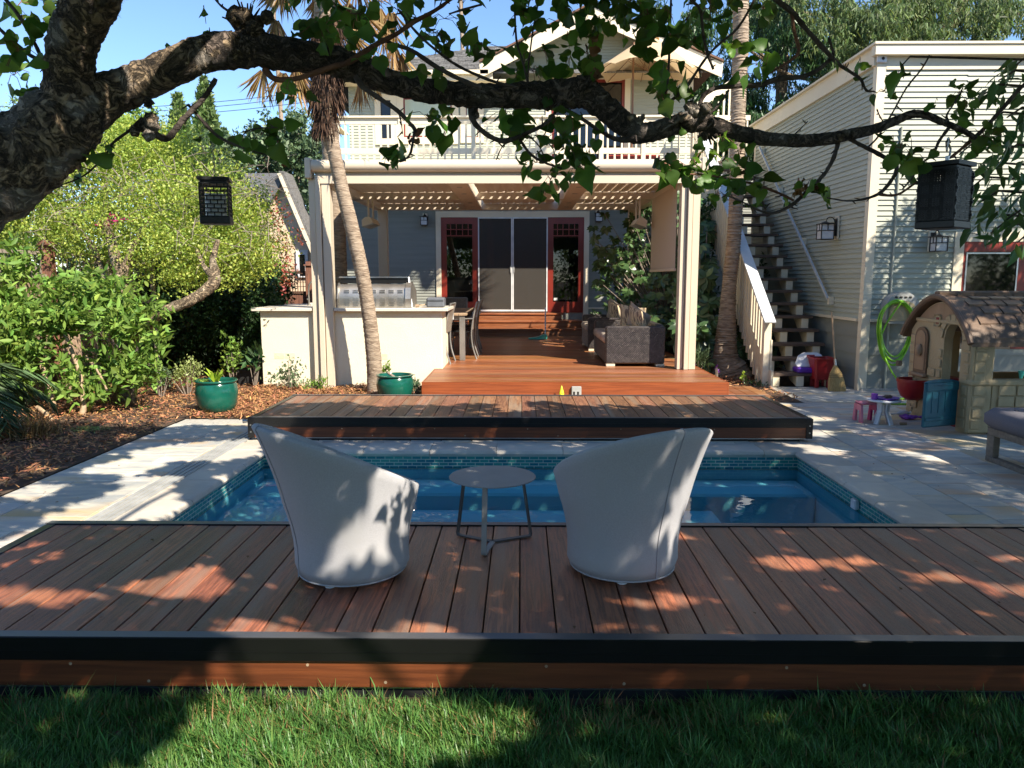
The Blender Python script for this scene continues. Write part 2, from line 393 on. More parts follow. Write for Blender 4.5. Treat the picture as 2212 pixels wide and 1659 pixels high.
def glass_mat(name, tint=(.02, .025, .025), refl=1.45, rough=.02, clear=0.0):
    m, nt, b = _nt(name); N = nt.nodes; L = nt.links.new
    fr = N.new('ShaderNodeFresnel'); fr.inputs[0].default_value = refl
    gl = N.new('ShaderNodeBsdfGlossy'); gl.inputs['Roughness'].default_value = rough
    df = N.new('ShaderNodeBsdfDiffuse'); df.inputs[0].default_value = (*tint, 1)
    tr = N.new('ShaderNodeBsdfTransparent'); tr.inputs[0].default_value = (.7, .72, .7, 1)
    m1 = N.new('ShaderNodeMixShader'); m1.inputs[0].default_value = clear; L(df.outputs[0], m1.inputs[1]); L(tr.outputs[0], m1.inputs[2])
    m2 = N.new('ShaderNodeMixShader'); L(fr.outputs[0], m2.inputs[0]); L(m1.outputs[0], m2.inputs[1]); L(gl.outputs[0], m2.inputs[2])
    L(m2.outputs[0], N['Material Output'].inputs[0]); MATS[name] = m
glass_mat('pane', (.008, .009, .008), 1.55, .01, .55)
glass_mat('screen', (.10, .09, .08), 1.15, .4, .5)
glass_mat('blind_pane', (.45, .52, .42), 1.5, .05)
glass_mat('garage_pane', (.007, .007, .007), 1.6, .03, 0)

# water: clear, faintly absorbing, mirror-like at a grazing view
m, nt, b = _nt('water'); N = nt.nodes; L = nt.links.new
fr = N.new('ShaderNodeFresnel'); fr.inputs[0].default_value = 1.33
gl = N.new('ShaderNodeBsdfGlossy'); gl.inputs['Roughness'].default_value = .01
tr = N.new('ShaderNodeBsdfTransparent'); tr.inputs[0].default_value = (.72, .95, .97, 1)
nz = N.new('ShaderNodeTexNoise'); nz.inputs['Scale'].default_value = 5.0; nz.inputs['Detail'].default_value = 2
tcw = N.new('ShaderNodeTexCoord'); L(tcw.outputs['Object'], nz.inputs['Vector'])
bp = N.new('ShaderNodeBump'); bp.inputs['Strength'].default_value = .10; bp.inputs['Distance'].default_value = .02
L(nz.outputs['Fac'], bp.inputs['Height']); L(bp.outputs[0], gl.inputs['Normal']); L(bp.outputs[0], fr.inputs['Normal'])
mx = N.new('ShaderNodeMixShader'); L(fr.outputs[0], mx.inputs[0]); L(tr.outputs[0], mx.inputs[1]); L(gl.outputs[0], mx.inputs[2])
L(mx.outputs[0], N['Material Output'].inputs[0]); MATS['water'] = m

def brick_mat(name, ax, cols, mortar, bw, bh, msize, rough=.2):
    m, nt, b = _nt(name); N = nt.nodes; L = nt.links.new
    tc = N.new('ShaderNodeTexCoord'); sp = N.new('ShaderNodeSeparateXYZ'); cb = N.new('ShaderNodeCombineXYZ')
    L(tc.outputs['Object'], sp.inputs[0]); L(sp.outputs['XYZ'.index(ax)], cb.inputs[0]); L(sp.outputs[2], cb.inputs[1])
    br = N.new('ShaderNodeTexBrick'); br.inputs['Scale'].default_value = 1; br.inputs['Brick Width'].default_value = bw; br.inputs['Row Height'].default_value = bh
    br.inputs['Mortar Size'].default_value = msize; br.inputs['Color1'].default_value = (*cols[0], 1); br.inputs['Color2'].default_value = (*cols[1], 1)
    br.inputs['Mortar'].default_value = (*mortar, 1); L(cb.outputs[0], br.inputs[0]); L(br.outputs[0], b.inputs['Base Color']); b.inputs['Roughness'].default_value = rough
    MATS[name] = m
brick_mat('tile_x', 'X', ((.015, .16, .22), (.05, .30, .26)), (.42, .50, .42), .085, .03, .0034)
brick_mat('tile_y', 'Y', ((.015, .16, .22), (.05, .30, .26)), (.42, .50, .42), .085, .03, .0034)

def bark_mat(name, base, dark, pale, lich, crack=26, amt=1.0):
    m, nt, b = _nt(name); N = nt.nodes; L = nt.links.new
    tc = N.new('ShaderNodeTexCoord'); n0 = N.new('ShaderNodeTexNoise'); n0.inputs['Scale'].default_value = 9; n0.inputs['Detail'].default_value = 4
    L(tc.outputs['Object'], n0.inputs['Vector']); sc = N.new('ShaderNodeVectorMath'); sc.operation = 'SCALE'; sc.inputs['Scale'].default_value = .12; L(n0.outputs['Color'], sc.inputs[0])
    ad = N.new('ShaderNodeVectorMath'); L(tc.outputs['Object'], ad.inputs[0]); L(sc.outputs[0], ad.inputs[1])
    vo = N.new('ShaderNodeTexNoise'); vo.inputs['Scale'].default_value = crack; vo.inputs['Detail'].default_value = 7; vo.inputs['Distortion'].default_value = 2.2; vo.inputs['Roughness'].default_value = .65; L(ad.outputs[0], vo.inputs['Vector'])
    ab = N.new('ShaderNodeMath'); ab.operation = 'SUBTRACT'; ab.inputs[1].default_value = .5; L(vo.outputs['Fac'], ab.inputs[0]); a2_ = N.new('ShaderNodeMath'); a2_.operation = 'ABSOLUTE'; L(ab.outputs[0], a2_.inputs[0])
    cr = N.new('ShaderNodeValToRGB'); cr.color_ramp.elements[0].position = .0; cr.color_ramp.elements[1].position = .07; L(a2_.outputs[0], cr.inputs[0])
    n1 = N.new('ShaderNodeTexNoise'); n1.inputs['Scale'].default_value = 34; n1.inputs['Detail'].default_value = 10; n1.inputs['Distortion'].default_value = 1.2; L(ad.outputs[0], n1.inputs['Vector'])
    r1 = N.new('ShaderNodeValToRGB'); r1.color_ramp.elements[0].position = .38; r1.color_ramp.elements[0].color = (*dark, 1); r1.color_ramp.elements[1].position = .62; r1.color_ramp.elements[1].color = (*base, 1); L(n1.outputs['Fac'], r1.inputs[0])
    n2 = N.new('ShaderNodeTexNoise'); n2.inputs['Scale'].default_value = 7; n2.inputs['Detail'].default_value = 5; L(tc.outputs['Object'], n2.inputs['Vector'])
    r2 = N.new('ShaderNodeValToRGB'); r2.color_ramp.elements[0].position = .54; r2.color_ramp.elements[1].position = .60; L(n2.outputs['Fac'], r2.inputs[0])
    m1 = N.new('ShaderNodeMixRGB'); m1.blend_type = 'MULTIPLY'; m1.inputs[0].default_value = .8 * amt; L(r1.outputs[0], m1.inputs[1]); L(cr.outputs[0], m1.inputs[2])
    mul = N.new('ShaderNodeMath'); mul.operation = 'MULTIPLY'; mul.inputs[1].default_value = lich; L(r2.outputs[0], mul.inputs[0])
    m2 = N.new('ShaderNodeMixRGB'); m2.inputs[2].default_value = (*pale, 1); L(mul.outputs[0], m2.inputs[0]); L(m1.outputs[0], m2.inputs[1]); L(m2.outputs[0], b.inputs['Base Color']); b.inputs['Roughness'].default_value = .9
    h = N.new('ShaderNodeMath'); L(cr.outputs[0], h.inputs[0]); L(n1.outputs['Fac'], h.inputs[1]); bp = N.new('ShaderNodeBump'); bp.inputs['Strength'].default_value = amt; bp.inputs['Distance'].default_value = .012
    L(h.outputs[0], bp.inputs['Height']); L(bp.outputs[0], b.inputs['Normal']); MATS[name] = m
bark_mat('bark', (.34, .25, .16), (.075, .055, .04), (.34, .31, .28), .7, 13)
bark_mat('bark_shaded', (.19, .145, .12), (.05, .038, .032), (.25, .22, .20), .5, 18, .9)  # outer limb bark: canopy shade put into the colour, plus pale lichen patches
bark_mat('gnarled_bark', (.42, .32, .20), (.15, .10, .06), (.5, .42, .3), .4, 9)
M = MATS

# ================================================================ ground
PX0, PX1, PY0, PY1 = -2.42, 2.59, 3.25, 7.06        # inside of the pool
def ring(mb, x0, x1, y0, y1, z, h):
    a, b, c, d = h
    for r in ((x0, a, y0, y1), (b, x1, y0, y1), (a, b, y0, c), (a, b, d, y1)):
        if r[1] > r[0] and r[3] > r[2]: mb.add([(r[0], r[2], z), (r[1], r[2], z), (r[1], r[3], z), (r[0], r[3], z)], [(0, 1, 2, 3)])
g = MB(); ring(g, -500, 500, 2.795, 900, -.02, (PX0 - .1, PX1 + .1, PY0 - .1, PY1 + .1)); ring(g, -500, 500, -300, 2.795, -.075, (0, 0, 2, 2)); g.add([(-500, 2.795, -.075), (500, 2.795, -.075), (500, 2.795, -.02), (-500, 2.795, -.02)], [(0, 1, 2, 3)])
struct(build('ground', g, M['soil'], loc=(0, 0, 0)))
def sheet(name, rects, z, mat):
    mb = MB()
    for x0, x1, y0, y1 in rects: mb.add([(x0, y0, z), (x1, y0, z), (x1, y1, z), (x0, y1, z)], [(0, 1, 2, 3)])
    return struct(build(name, mb, mat, loc=(0, 0, 0)))
g = MB(); ring(g, -3.84, 13, 2.86, 11.4, -.006, (PX0 - .05, PX1 + .05, PY0 - .05, PY1 + .05))
struct(build('patio_bedding', g, M['grout'], loc=(0, 0, 0)))
sheet('lawn_ground', [(-9, 9, -6, 2.79)], -.04, M['lawn_soil'])
MULCH = [(-7.2, -3.85, 2.9, 14), (-3.85, -1.26, 8.64, 11.15), (2.62, 3.66, 9.86, 17)]
sheet('planting_bed', MULCH, .004, M['soil'])
# flagstones in broken courses
rg = random.Random(3); cell = .305; nx = int((13 + 3.84) / cell); ny = int((11.4 - 2.87) / cell)
used = [[False] * ny for _ in range(nx)]; stones = MB()
def blocked(x0, x1, y0, y1):
    if x1 > PX0 - .34 and x0 < PX1 + .34 and y1 > PY0 - .3 and y0 < PY1 + .34: return True
    if x1 < -1.2 and y1 > 8.66: return True
    if x0 > -1.3 and x1 < 2.65 and y0 > 9.7: return True
    if 2.6 < x0 < 3.55 and y1 > 9.95: return True
    return x0 > 4.8 and y0 > 10.9
def put(x0, x1, y0, y1, mb, t=.03, g=.0035):
    j = lambda: rg.uniform(-.0012, .0012)
    z = rg.uniform(-.0012, .0012); c = .004
    a = [(x0 + g + j(), y0 + g + j()), (x1 - g + j(), y0 + g + j()), (x1 - g + j(), y1 - g + j()), (x0 + g + j(), y1 - g + j())]
    b = [(a[0][0] + c, a[0][1] + c), (a[1][0] - c, a[1][1] + c), (a[2][0] - c, a[2][1] - c), (a[3][0] + c, a[3][1] - c)]
    mb.add([(x, y, z - t) for x, y in a] + [(x, y, z - c) for x, y in a] + [(x, y, z) for x, y in b],
           [(8, 9, 10, 11)] + [(i, (i + 1) % 4, 4 + (i + 1) % 4, 4 + i) for i in range(4)] + [(4 + i, 4 + (i + 1) % 4, 8 + (i + 1) % 4, 8 + i) for i in range(4)])
for i in range(nx):
    for j in range(ny):
        if used[i][j]: continue
        opts = [(2, 1), (1, 1), (2, 2), (1, 2), (3, 2), (2, 3), (3, 1), (2, 1)]; rg.shuffle(opts)
        for a, b in opts + [(1, 1)]:
            if i + a <= nx and j + b <= ny and all(not used[i + p][j + q] for p in range(a) for q in range(b)): break
        for p in range(a):
            for q in range(b): used[i + p][j + q] = True
        x0, y0 = -3.84 + i * cell, 2.87 + j * cell
        if blocked(x0, x0 + a * cell, y0, y0 + b * cell):
            for p in range(a):
                for q in range(b):
                    xx, yy = x0 + p * cell, y0 + q * cell
                    if not blocked(xx, xx + cell, yy, yy + cell): put(xx, xx + cell, yy, yy + cell, stones)
            continue
        put(x0, x0 + a * cell, y0, y0 + b * cell, stones)
# strips that close the field against the coping, the cover track and the beds
def strip(x0, x1, y0, y1, along):
    t = y0 if along == 'y' else x0; e = y1 if along == 'y' else x1
    while t < e - .02:
        u = min(e, t + rg.choice((.45, .6, .75)));
        if along == 'y': put(x0, x1, t, u, stones)
        else: put(t, u, y0, y1, stones)
        t = u
strip(2.895, 3.172, 2.87, 7.44, 'y'); strip(-2.922, -2.722, 2.87, 8.6, 'y'); strip(-2.7, 2.89, 7.368, 7.442, 'x')
struct(build('patio', stones, M['stone'], loc=(0, 0, 0)))
# fill strips and pool coping (bull-nosed stones)
cop = MB(); w_ = .30
prof = [(.0, -.055), (-.028, -.05), (-.04, -.028), (-.03, -.006), (-.012, .003), (.0, .004), (w_, .004), (w_, -.055)]
def coping(p, q, inn, n):
    p = Vector(p); q = Vector(q); d = (q - p); L_ = d.length; d.normalize(); inn = Vector(inn)
    for k in range(n):
        a = p + d * (L_ * k / n + .0025); b = p + d * (L_ * (k + 1) / n - .0025)
        pr = [(-u, zz) for u, zz in prof]; v = [a + inn * u + Vector((0, 0, zz)) for u, zz in pr] + [b + inn * u + Vector((0, 0, zz)) for u, zz in pr]
        m_ = len(pr); cop.add(v, [tuple(range(m_)), tuple(range(2 * m_ - 1, m_ - 1, -1))] + [(i, i + m_, (i + 1) % m_ + m_, (i + 1) % m_) for i in range(m_)])
coping((PX0 - w_, PY1, 0), (PX1 + w_, PY1, 0), (0, -1, 0), 9)
coping((PX0, PY0, 0), (PX0, PY1 - .04, 0), (1, 0, 0), 7)
coping((PX1, PY0, 0), (PX1, PY1 - .04, 0), (-1, 0, 0), 7)
coping((PX0 - w_, PY0, 0), (PX1 + w_, PY0, 0), (0, 1, 0), 9)
struct(build('pool_coping', cop, M['coping_stone'], loc=(0, 0, 0), smooth=True))
# basin: tile band, plaster walls, floor, ledges
t1 = MB(); t1.box((PX0, PY1, -.185), (PX1, PY1 + .03, -.03)); t1.box((PX0, PY0 - .03, -.185), (PX1, PY0, -.03))
struct(build('pool_tile_band', t1, M['tile_x'], loc=(0, 0, 0)))
t2 = MB(); t2.box((PX0 - .03, PY0, -.185), (PX0, PY1, -.03)); t2.box((PX1, PY0, -.185), (PX1 + .03, PY1, -.03))
struct(build('pool_tile_band', t2, M['tile_y'], loc=(0, 0, 0)))
pb = MB(); D_ = -.66
pb.box((PX0 - .02, PY1 + .004, D_), (PX1 + .02, PY1 + .1, -.186)); pb.box((PX0 - .02, PY0 - .1, D_), (PX1 + .02, PY0 - .004, -.186))
pb.box((PX0 - .1, PY0, D_), (PX0 - .004, PY1, -.186)); pb.box((PX1 + .004, PY0, D_), (PX1 + .1, PY1, -.186)); pb.box((PX0 - .1, PY0 - .1, D_ - .1), (PX1 + .1, PY1 + .1, D_))
pb.bbox((PX0, PY1 - .50, D_), (PX1, PY1, -.28), .02); pb.bbox((PX0, PY1 - .98, D_), (PX1 - .9, PY1 - .50, -.42), .02); pb.bbox((PX0, PY0, D_), (PX0 + .42, PY1 - .5, -.30), .02)
struct(build('pool_basin', pb, M['plaster'], loc=(0, 0, 0), smooth=True))
wt = MB(); wt.add([(PX0, PY0, -.165), (PX1, PY0, -.165), (PX1, PY1, -.165), (PX0, PY1, -.165)], [(0, 1, 2, 3)])
struct(build('pool_water', wt, M['water'], loc=(0, 0, 0)))
pl = thing('pool_light', 'round underwater light in a square white frame on the right pool wall', 'pool light', (PX1 - .004, 5.45, -.42))
q = MB(); q.box((PX1 - .03, 5.2, -.62), (PX1 - .004, 5.7, -.24)); build('frame', q, M['white_plastic'], pl)
q = MB(); q.tube([(PX1 - .05, 5.45, -.43), (PX1 - .03, 5.45, -.43)], .15, 24); build('lens', q, M['play_blue'], pl, smooth=True)
q = MB(); q.bbox((PX1 - .04, 5.72, -.16), (PX1 - .001, 5.80, -.08), .008)
tag(build('return_fitting', q, M['white_plastic'], loc=(PX1, 5.76, -.12)), 'small white fitting on the tiled band of the right pool wall', 'pool fitting')
q = MB(); q.tube([(.95, PY1 - .02, -.11), (.95, PY1 + .0, -.11)], .028, 16); q.tube([(.95, PY1 - .035, -.11), (.95, PY1 - .015, -.11)], .012, 10)
tag(build('jet_fitting', q, M['lamp_iron'], loc=(.95, PY1, -.11)), 'dark round jet in the blue tiles of the far pool wall', 'pool fitting')
# track of the rolling cover, set in the left paving
q = MB()
for o_ in (-.075, -.03, .015, .06): q.box((-2.80 + o_, 2.8, .001), (-2.80 + o_ + .03, 9.0, .014))
q.box((-2.88, 2.8, -.004), (-2.72, 9.0, .006))
tag(build('cover_track', q, M['grey_plastic'], loc=(-2.8, 6, 0)), 'grey ribbed metal track let into the paving left of the pool', 'track')
# mulch chips
rgn = np.random.default_rng(5); P = []
for (x0, x1, y0, y1), n in zip(MULCH, (38000, 22000, 5000)):
    p = np.stack([rgn.uniform(x0, x1, n), rgn.uniform(y0, y1, n), .006 + rgn.random(n) ** 2 * .035], 1)
    p[:, 2] += .02 * np.sin(p[:, 0] * 5) * np.cos(p[:, 1] * 4) + .02
    P.append(p)
P = np.concatenate(P); D = rgn.normal(size=P.shape); D[:, 2] *= .22
stuff(leafmesh('mulch', P, .042, 'chip', M['mulch_chip'], loc=(0, 0, 0), seed=5, svar=.7, dirs=D * 3, flat=.75, jag=.02))
# grass
def grass(name, x0, x1, y0, y1, n, seed, L0=.062):
    rg = np.random.default_rng(seed)
    X = rg.uniform(x0, x1, n); Y = rg.uniform(y0, y1, n)
    cl = np.sin(X * 9 + np.sin(Y * 13) * 1.3) * np.cos(Y * 11 + X * 4) + .6 * np.sin(X * 31 + 2) * np.sin(Y * 27)
    bare = (np.sin(X * 2.3 + 1.0) + np.sin(X * 5.1)) * .35 + rg.normal(size=n) * .25
    keep = ~((Y > 2.62) & (bare > .42)); X, Y, cl = X[keep], Y[keep], cl[keep]; n = len(X)
    Ln = L0 * (1 + .25 * cl) * rg.uniform(.6, 1.35, n); Ln[rg.random(n) < .01] *= 1.6
    az = rg.uniform(0, 6.28, n) * .85 + 1.6 * np.sin(X * 7 + Y * 6 + 1 + np.sin(X * 17)); lean = rg.uniform(.15, .95, n)
    dx, dy = np.cos(az), np.sin(az); wd = rg.uniform(.0016, .0036, n)
    sx, sy = -dy, dx; V = np.zeros((n, 5, 3))
    for k, (t, ww) in enumerate(((0, 1), (0, -1), (.55, -.85), (.55, .85), (1, 0))):
        h = Ln * t * (1 - .25 * lean * t); o = Ln * lean * t * t
        V[:, k, 0] = X + dx * o + sx * wd * ww; V[:, k, 1] = Y + dy * o + sy * wd * ww; V[:, k, 2] = h - .036
    dead = (rg.random(n) < np.where(Y > 2.5, .10 + .5 * np.clip(bare[keep] - .1, 0, 1), .035)); F_ = [(0, 1, 2, 3), (3, 2, 4)]
    stuff(npmesh(name, V[dead].reshape(-1, 3), F_, int(dead.sum()), 5, M['dead_frond'], loc=(0, 0, 0)))
    return stuff(npmesh(name, V[~dead].reshape(-1, 3), F_, int((~dead).sum()), 5, M['grass_blade'], loc=(0, 0, 0)))
grass('grass', -2.3, 2.3, 2.05, 2.745, 80000, 1, .076)
grass('grass', -4.2, 4.2, .4, 2.05, 42000, 2, .075)
grass('grass', 2.3, 8, .4, 2.745, 34000, 3, .075)
grass('grass', -7, -2.3, .4, 2.745, 30000, 4, .075)
# fallen leaves on the lawn
FALL = [(.0, 0)]
for i, (x, y, lab, dry) in enumerate(((288, 1552, 'orange fallen leaf on the lawn towards the left corner', 1), (260, 1592, 'dark brown curled leaf in the grass below the orange one', 1), (770, 1578, 'tan fallen leaf in the bright sunlit patch of lawn', 1),
        (885, 1640, 'curled pale leaf near the bottom edge of the lawn left of the middle', 1), (1420, 1640, 'upright tan leaf near the bottom edge of the lawn right of the middle', 1), (2118, 1588, 'large pink brown leaf lying on the dark lawn at right', 1), (1150, 1512, 'dry brown leaf under the deck edge at the middle', 1), (400, 1652, 'small gold leaf at the bottom of the sunlit lawn', 1))):
    p = at(x, y, z=.0); s = .035 if x != 2118 else .05
    tag(leafmesh('fallen_leaf', [tuple(p)], s, 'heart', M['dry_leaf'], loc=tuple(p), seed=40 + i, flat=.4, jag=.05), lab, 'leaf', 'fallen leaves on the lawn')

# crumbs of leaf and bark blown over the paving and the decks
P = np.concatenate([np.stack([rgn.uniform(-3.8, -2.9, 40), rgn.uniform(4.3, 8.6, 40), np.full(40, .003)], 1), np.stack([rgn.uniform(2.9, 6.5, 90), rgn.uniform(4.3, 10.8, 90), np.full(90, .003)], 1), np.stack([rgn.uniform(-2.6, 2.7, 46), rgn.uniform(2.85, 4.1, 46), np.full(46, .236)], 1), np.stack([rgn.uniform(-1.1, 2.5, 22), rgn.uniform(9.8, 12, 22), np.full(22, .290)], 1)])
stuff(leafmesh('leaf_litter', P, .020, 'oval', M['dry_leaf'], loc=(0, 0, 0), seed=9, svar=.6, flat=.97, dirs=np.concatenate([rgn.normal(size=(len(P), 2)) * 3, np.zeros((len(P), 1))], 1)))
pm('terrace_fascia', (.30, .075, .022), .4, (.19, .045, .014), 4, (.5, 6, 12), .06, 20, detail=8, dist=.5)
# ================================================================ rolling decks over the pool
def rolling_deck(label, x0, x1, y0, y1, zt, mat, knob):
    t = thing('rolling_deck', label, 'deck', ((x0 + x1) / 2, (y0 + y1) / 2, 0), 'rolling timber decks that cover the pool')
    e = .055; b = MB(); n = round((x1 - x0 - 2 * e) / .1456); p = (x1 - x0 - 2 * e) / n
    for i in range(n):
        a = x0 + e + i * p; b.bbox((a + .003, y0 + e + .003, zt - .028), (a + p - .003, y1 - e - .003, zt - .002 + .0008 * ((i * 7) % 3 - 1)), .0025)
    build('deck_boards', b, mat, t)
    u = MB(); u.box((x0 + e, y0 + e, zt - .10), (x1 - e, y1 - e, zt - .07)); build('underframe', u, M['black_rubber'], t)
    f = MB()
    f.bbox((x0, y0, zt - .092), (x1, y0 + e, zt + .003), .003); f.bbox((x0, y1 - e, zt - .10), (x1, y1, zt + .003), .003)
    f.bbox((x0, y0 + e, zt - .10), (x0 + e, y1 - e, zt + .001), .003); f.bbox((x1 - e, y0 + e, zt - .10), (x1, y1 - e, zt + .001), .003)
    f.box((x0 + .02, y0 - .0015, zt - .055), (x1 - .02, y0 + .001, zt - .052))
    build('frame', f, M['bronze_metal'], t)
    c = MB(); c.box((x0 + .003, y0 + .003, zt + .0032), (x1 - .003, y0 + e - .003, zt + .0052)); c.box((x0 + .003, y1 - e + .003, zt + .0032), (x1 - .003, y1 - .003, zt + .0052)); build('sky_sheen_strip', c, M['sky_sheen_metal'], t)  # thin strips lighten the frame tops in place of reflected sky
    w = MB(); w.box((x0 + .05, y0 + .012, .032), (x1 - .05, y0 + .035, zt - .093)); w.box((x0 + .05, y1 - .035, .032), (x1 - .05, y1 - .012, zt - .101))
    w.box((x0 + .012, y0 + .06, .032), (x0 + .035, y1 - .06, zt - .101)); w.box((x1 - .035, y0 + .06, .032), (x1 - .012, y1 - .06, zt - .101))
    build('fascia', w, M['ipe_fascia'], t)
    s = MB(); s.box((x0 + .05, y0 + .02, .022), (x1 - .05, y0 + .05, .0315)); build('trim_strip', s, M['silver_metal'], t)
    s = MB(); s.box((x0 + .1, y0 + .03, -.01 if y0 > 3 else -.07), (x1 - .1, y0 + .16, .0218)); s.box((x0 + .1, y1 - .16, .001), (x1 - .1, y1 - .06, .0218)); build('wheel_rail', s, M['black_rubber'], t)
    for xx in (x0, x1):
        c = MB(); c.bbox((xx - .012 if xx == x0 else xx - .05, y0 - .004, .03), (xx + .05 if xx == x0 else xx + .012, y0 + .05, zt - .002), .004); o = build('end_plate', c, M['bronze_metal'], t)
        k = MB()
        for zz in (.16, .09): k.tube([(xx + (.02 if xx == x0 else -.02), y0 - .012, zz), (xx + (.02 if xx == x0 else -.02), y0 - .004, zz)], .008, 10)
        build('bolt', k, M['bolt_metal'], o)
    if knob:
        k = MB(); k.tube([(x0 - .07, y0 + .04, .19), (x0 - .012, y0 + .04, .19)], [.022, .012], 12); build('knob', k, M['bolt_metal'], t, smooth=True)
    g = MB()
    for xx in np.arange(x0 + .9, x1 - .4, .92):
        for zz in (.122, .052): g.tube([(xx + (.02 if zz > .1 else -.6), y0 + .0105, zz), (xx + (.02 if zz > .1 else -.6), y0 + .0125, zz)], .006, 10)
    build('wood_plug', g, M['teak'], t)
    return t
rolling_deck('dark brown rolling timber deck with black metal frame in front carrying the armchairs', -2.66, 2.80, 2.77, 4.19, .232, M['ipe'], False)
rolling_deck('rolling timber deck with black frame parked at the far end of the pool', -2.69, 2.86, 7.46, 8.97, .232, M['ipe_weathered'], True)

# ================================================================ terrace of the house
t = thing('terrace_deck', 'long reddish hardwood deck leading from the pool to the house doors', 'deck', (.6, 14, 0))
b = MB(); y = 9.74; i = 0
while y < 18.5:
    b.bbox((-1.24 if y < 11.3 else -4.2, y, .258), (2.62 if y < 17 else 3.2, y + .137, .285 + .0006 * ((i * 5) % 3)), .002); y += .141; i += 1
build('deck_boards', b, M['ipe_x'], t)
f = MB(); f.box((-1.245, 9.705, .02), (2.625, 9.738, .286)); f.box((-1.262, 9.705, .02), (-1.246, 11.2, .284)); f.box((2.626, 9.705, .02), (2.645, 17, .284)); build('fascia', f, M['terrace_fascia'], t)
f = MB(); f.box((-4.2, 11.3, .0), (2.6, 18.5, .25)); f.box((-1.2, 9.76, 0), (2.6, 11.3, .25)); build('underframe', f, M['black_rubber'], t)
q = MB()
for i in range(4): q.bbox((2.66 + i * .142, 9.9, .07), (2.66 + i * .142 + .137, 11.1 if i < 2 else 10.7, .1), .003)
q.box((2.65, 9.87, .0), (3.23, 9.898, .098)); q.box((2.66, 9.9, 0), (3.2, 10.65, .069))
tag(build('low_step', q, M['ipe_x'], loc=(2.9, 10.3, 0)), 'low brown timber step beside the right front corner of the terrace deck', 'step')
t = thing('entrance_steps', 'three wide reddish timber steps up to the house doors', 'steps', (0, 18, .285))
for k, (xa, xb, ya) in enumerate(((-2.3, 2.25, 17.55), (-2.1, 1.55, 17.9), (-1.9, 1.0, 18.2))):
    z0 = .287 + k * .163; s = MB()
    s.bbox((xa, ya, z0 + .125), (xb, 18.56, z0 + .16), .004); s.box((xa + .03, ya + .025, z0), (xb - .03, 18.56 - .01 * k, z0 + .1245))
    build('step', s, M['ipe_x'], t)

# things standing on the terrace edge
p = at(1203, 845, z=0); p.y = 9.62
q = MB(); q.lathe([(.035, 0), (.03, .06), (.012, .13), (.0, .16)], 12, (p.x, p.y, .10)); q.tube([(p.x, p.y, 0), (p.x, p.y, .11)], .034, 12)
tag(build('toy_cone', q, M['yellow_plastic'], loc=(p.x, p.y, 0)), 'small yellow plastic toy against the front of the terrace deck', 'toy')
p = at(1245, 845, z=0); X = at(1245, 845, Y=9.69).x
t = thing('outlet_box', 'grey weatherproof outlet box on the front face of the terrace deck', 'outlet box', (X, 9.70, .15))
q = MB(); q.bbox((X - .062, 9.665, .09), (X + .062, 9.704, .235), .006); build('cover', q, M['grey_plastic'], t)
q = MB()
for dx in (-.03, .02): q.box((X + dx - .012, 9.662, .13), (X + dx + .012, 9.6648, .17))
build('socket', q, M['lamp_iron'], t)
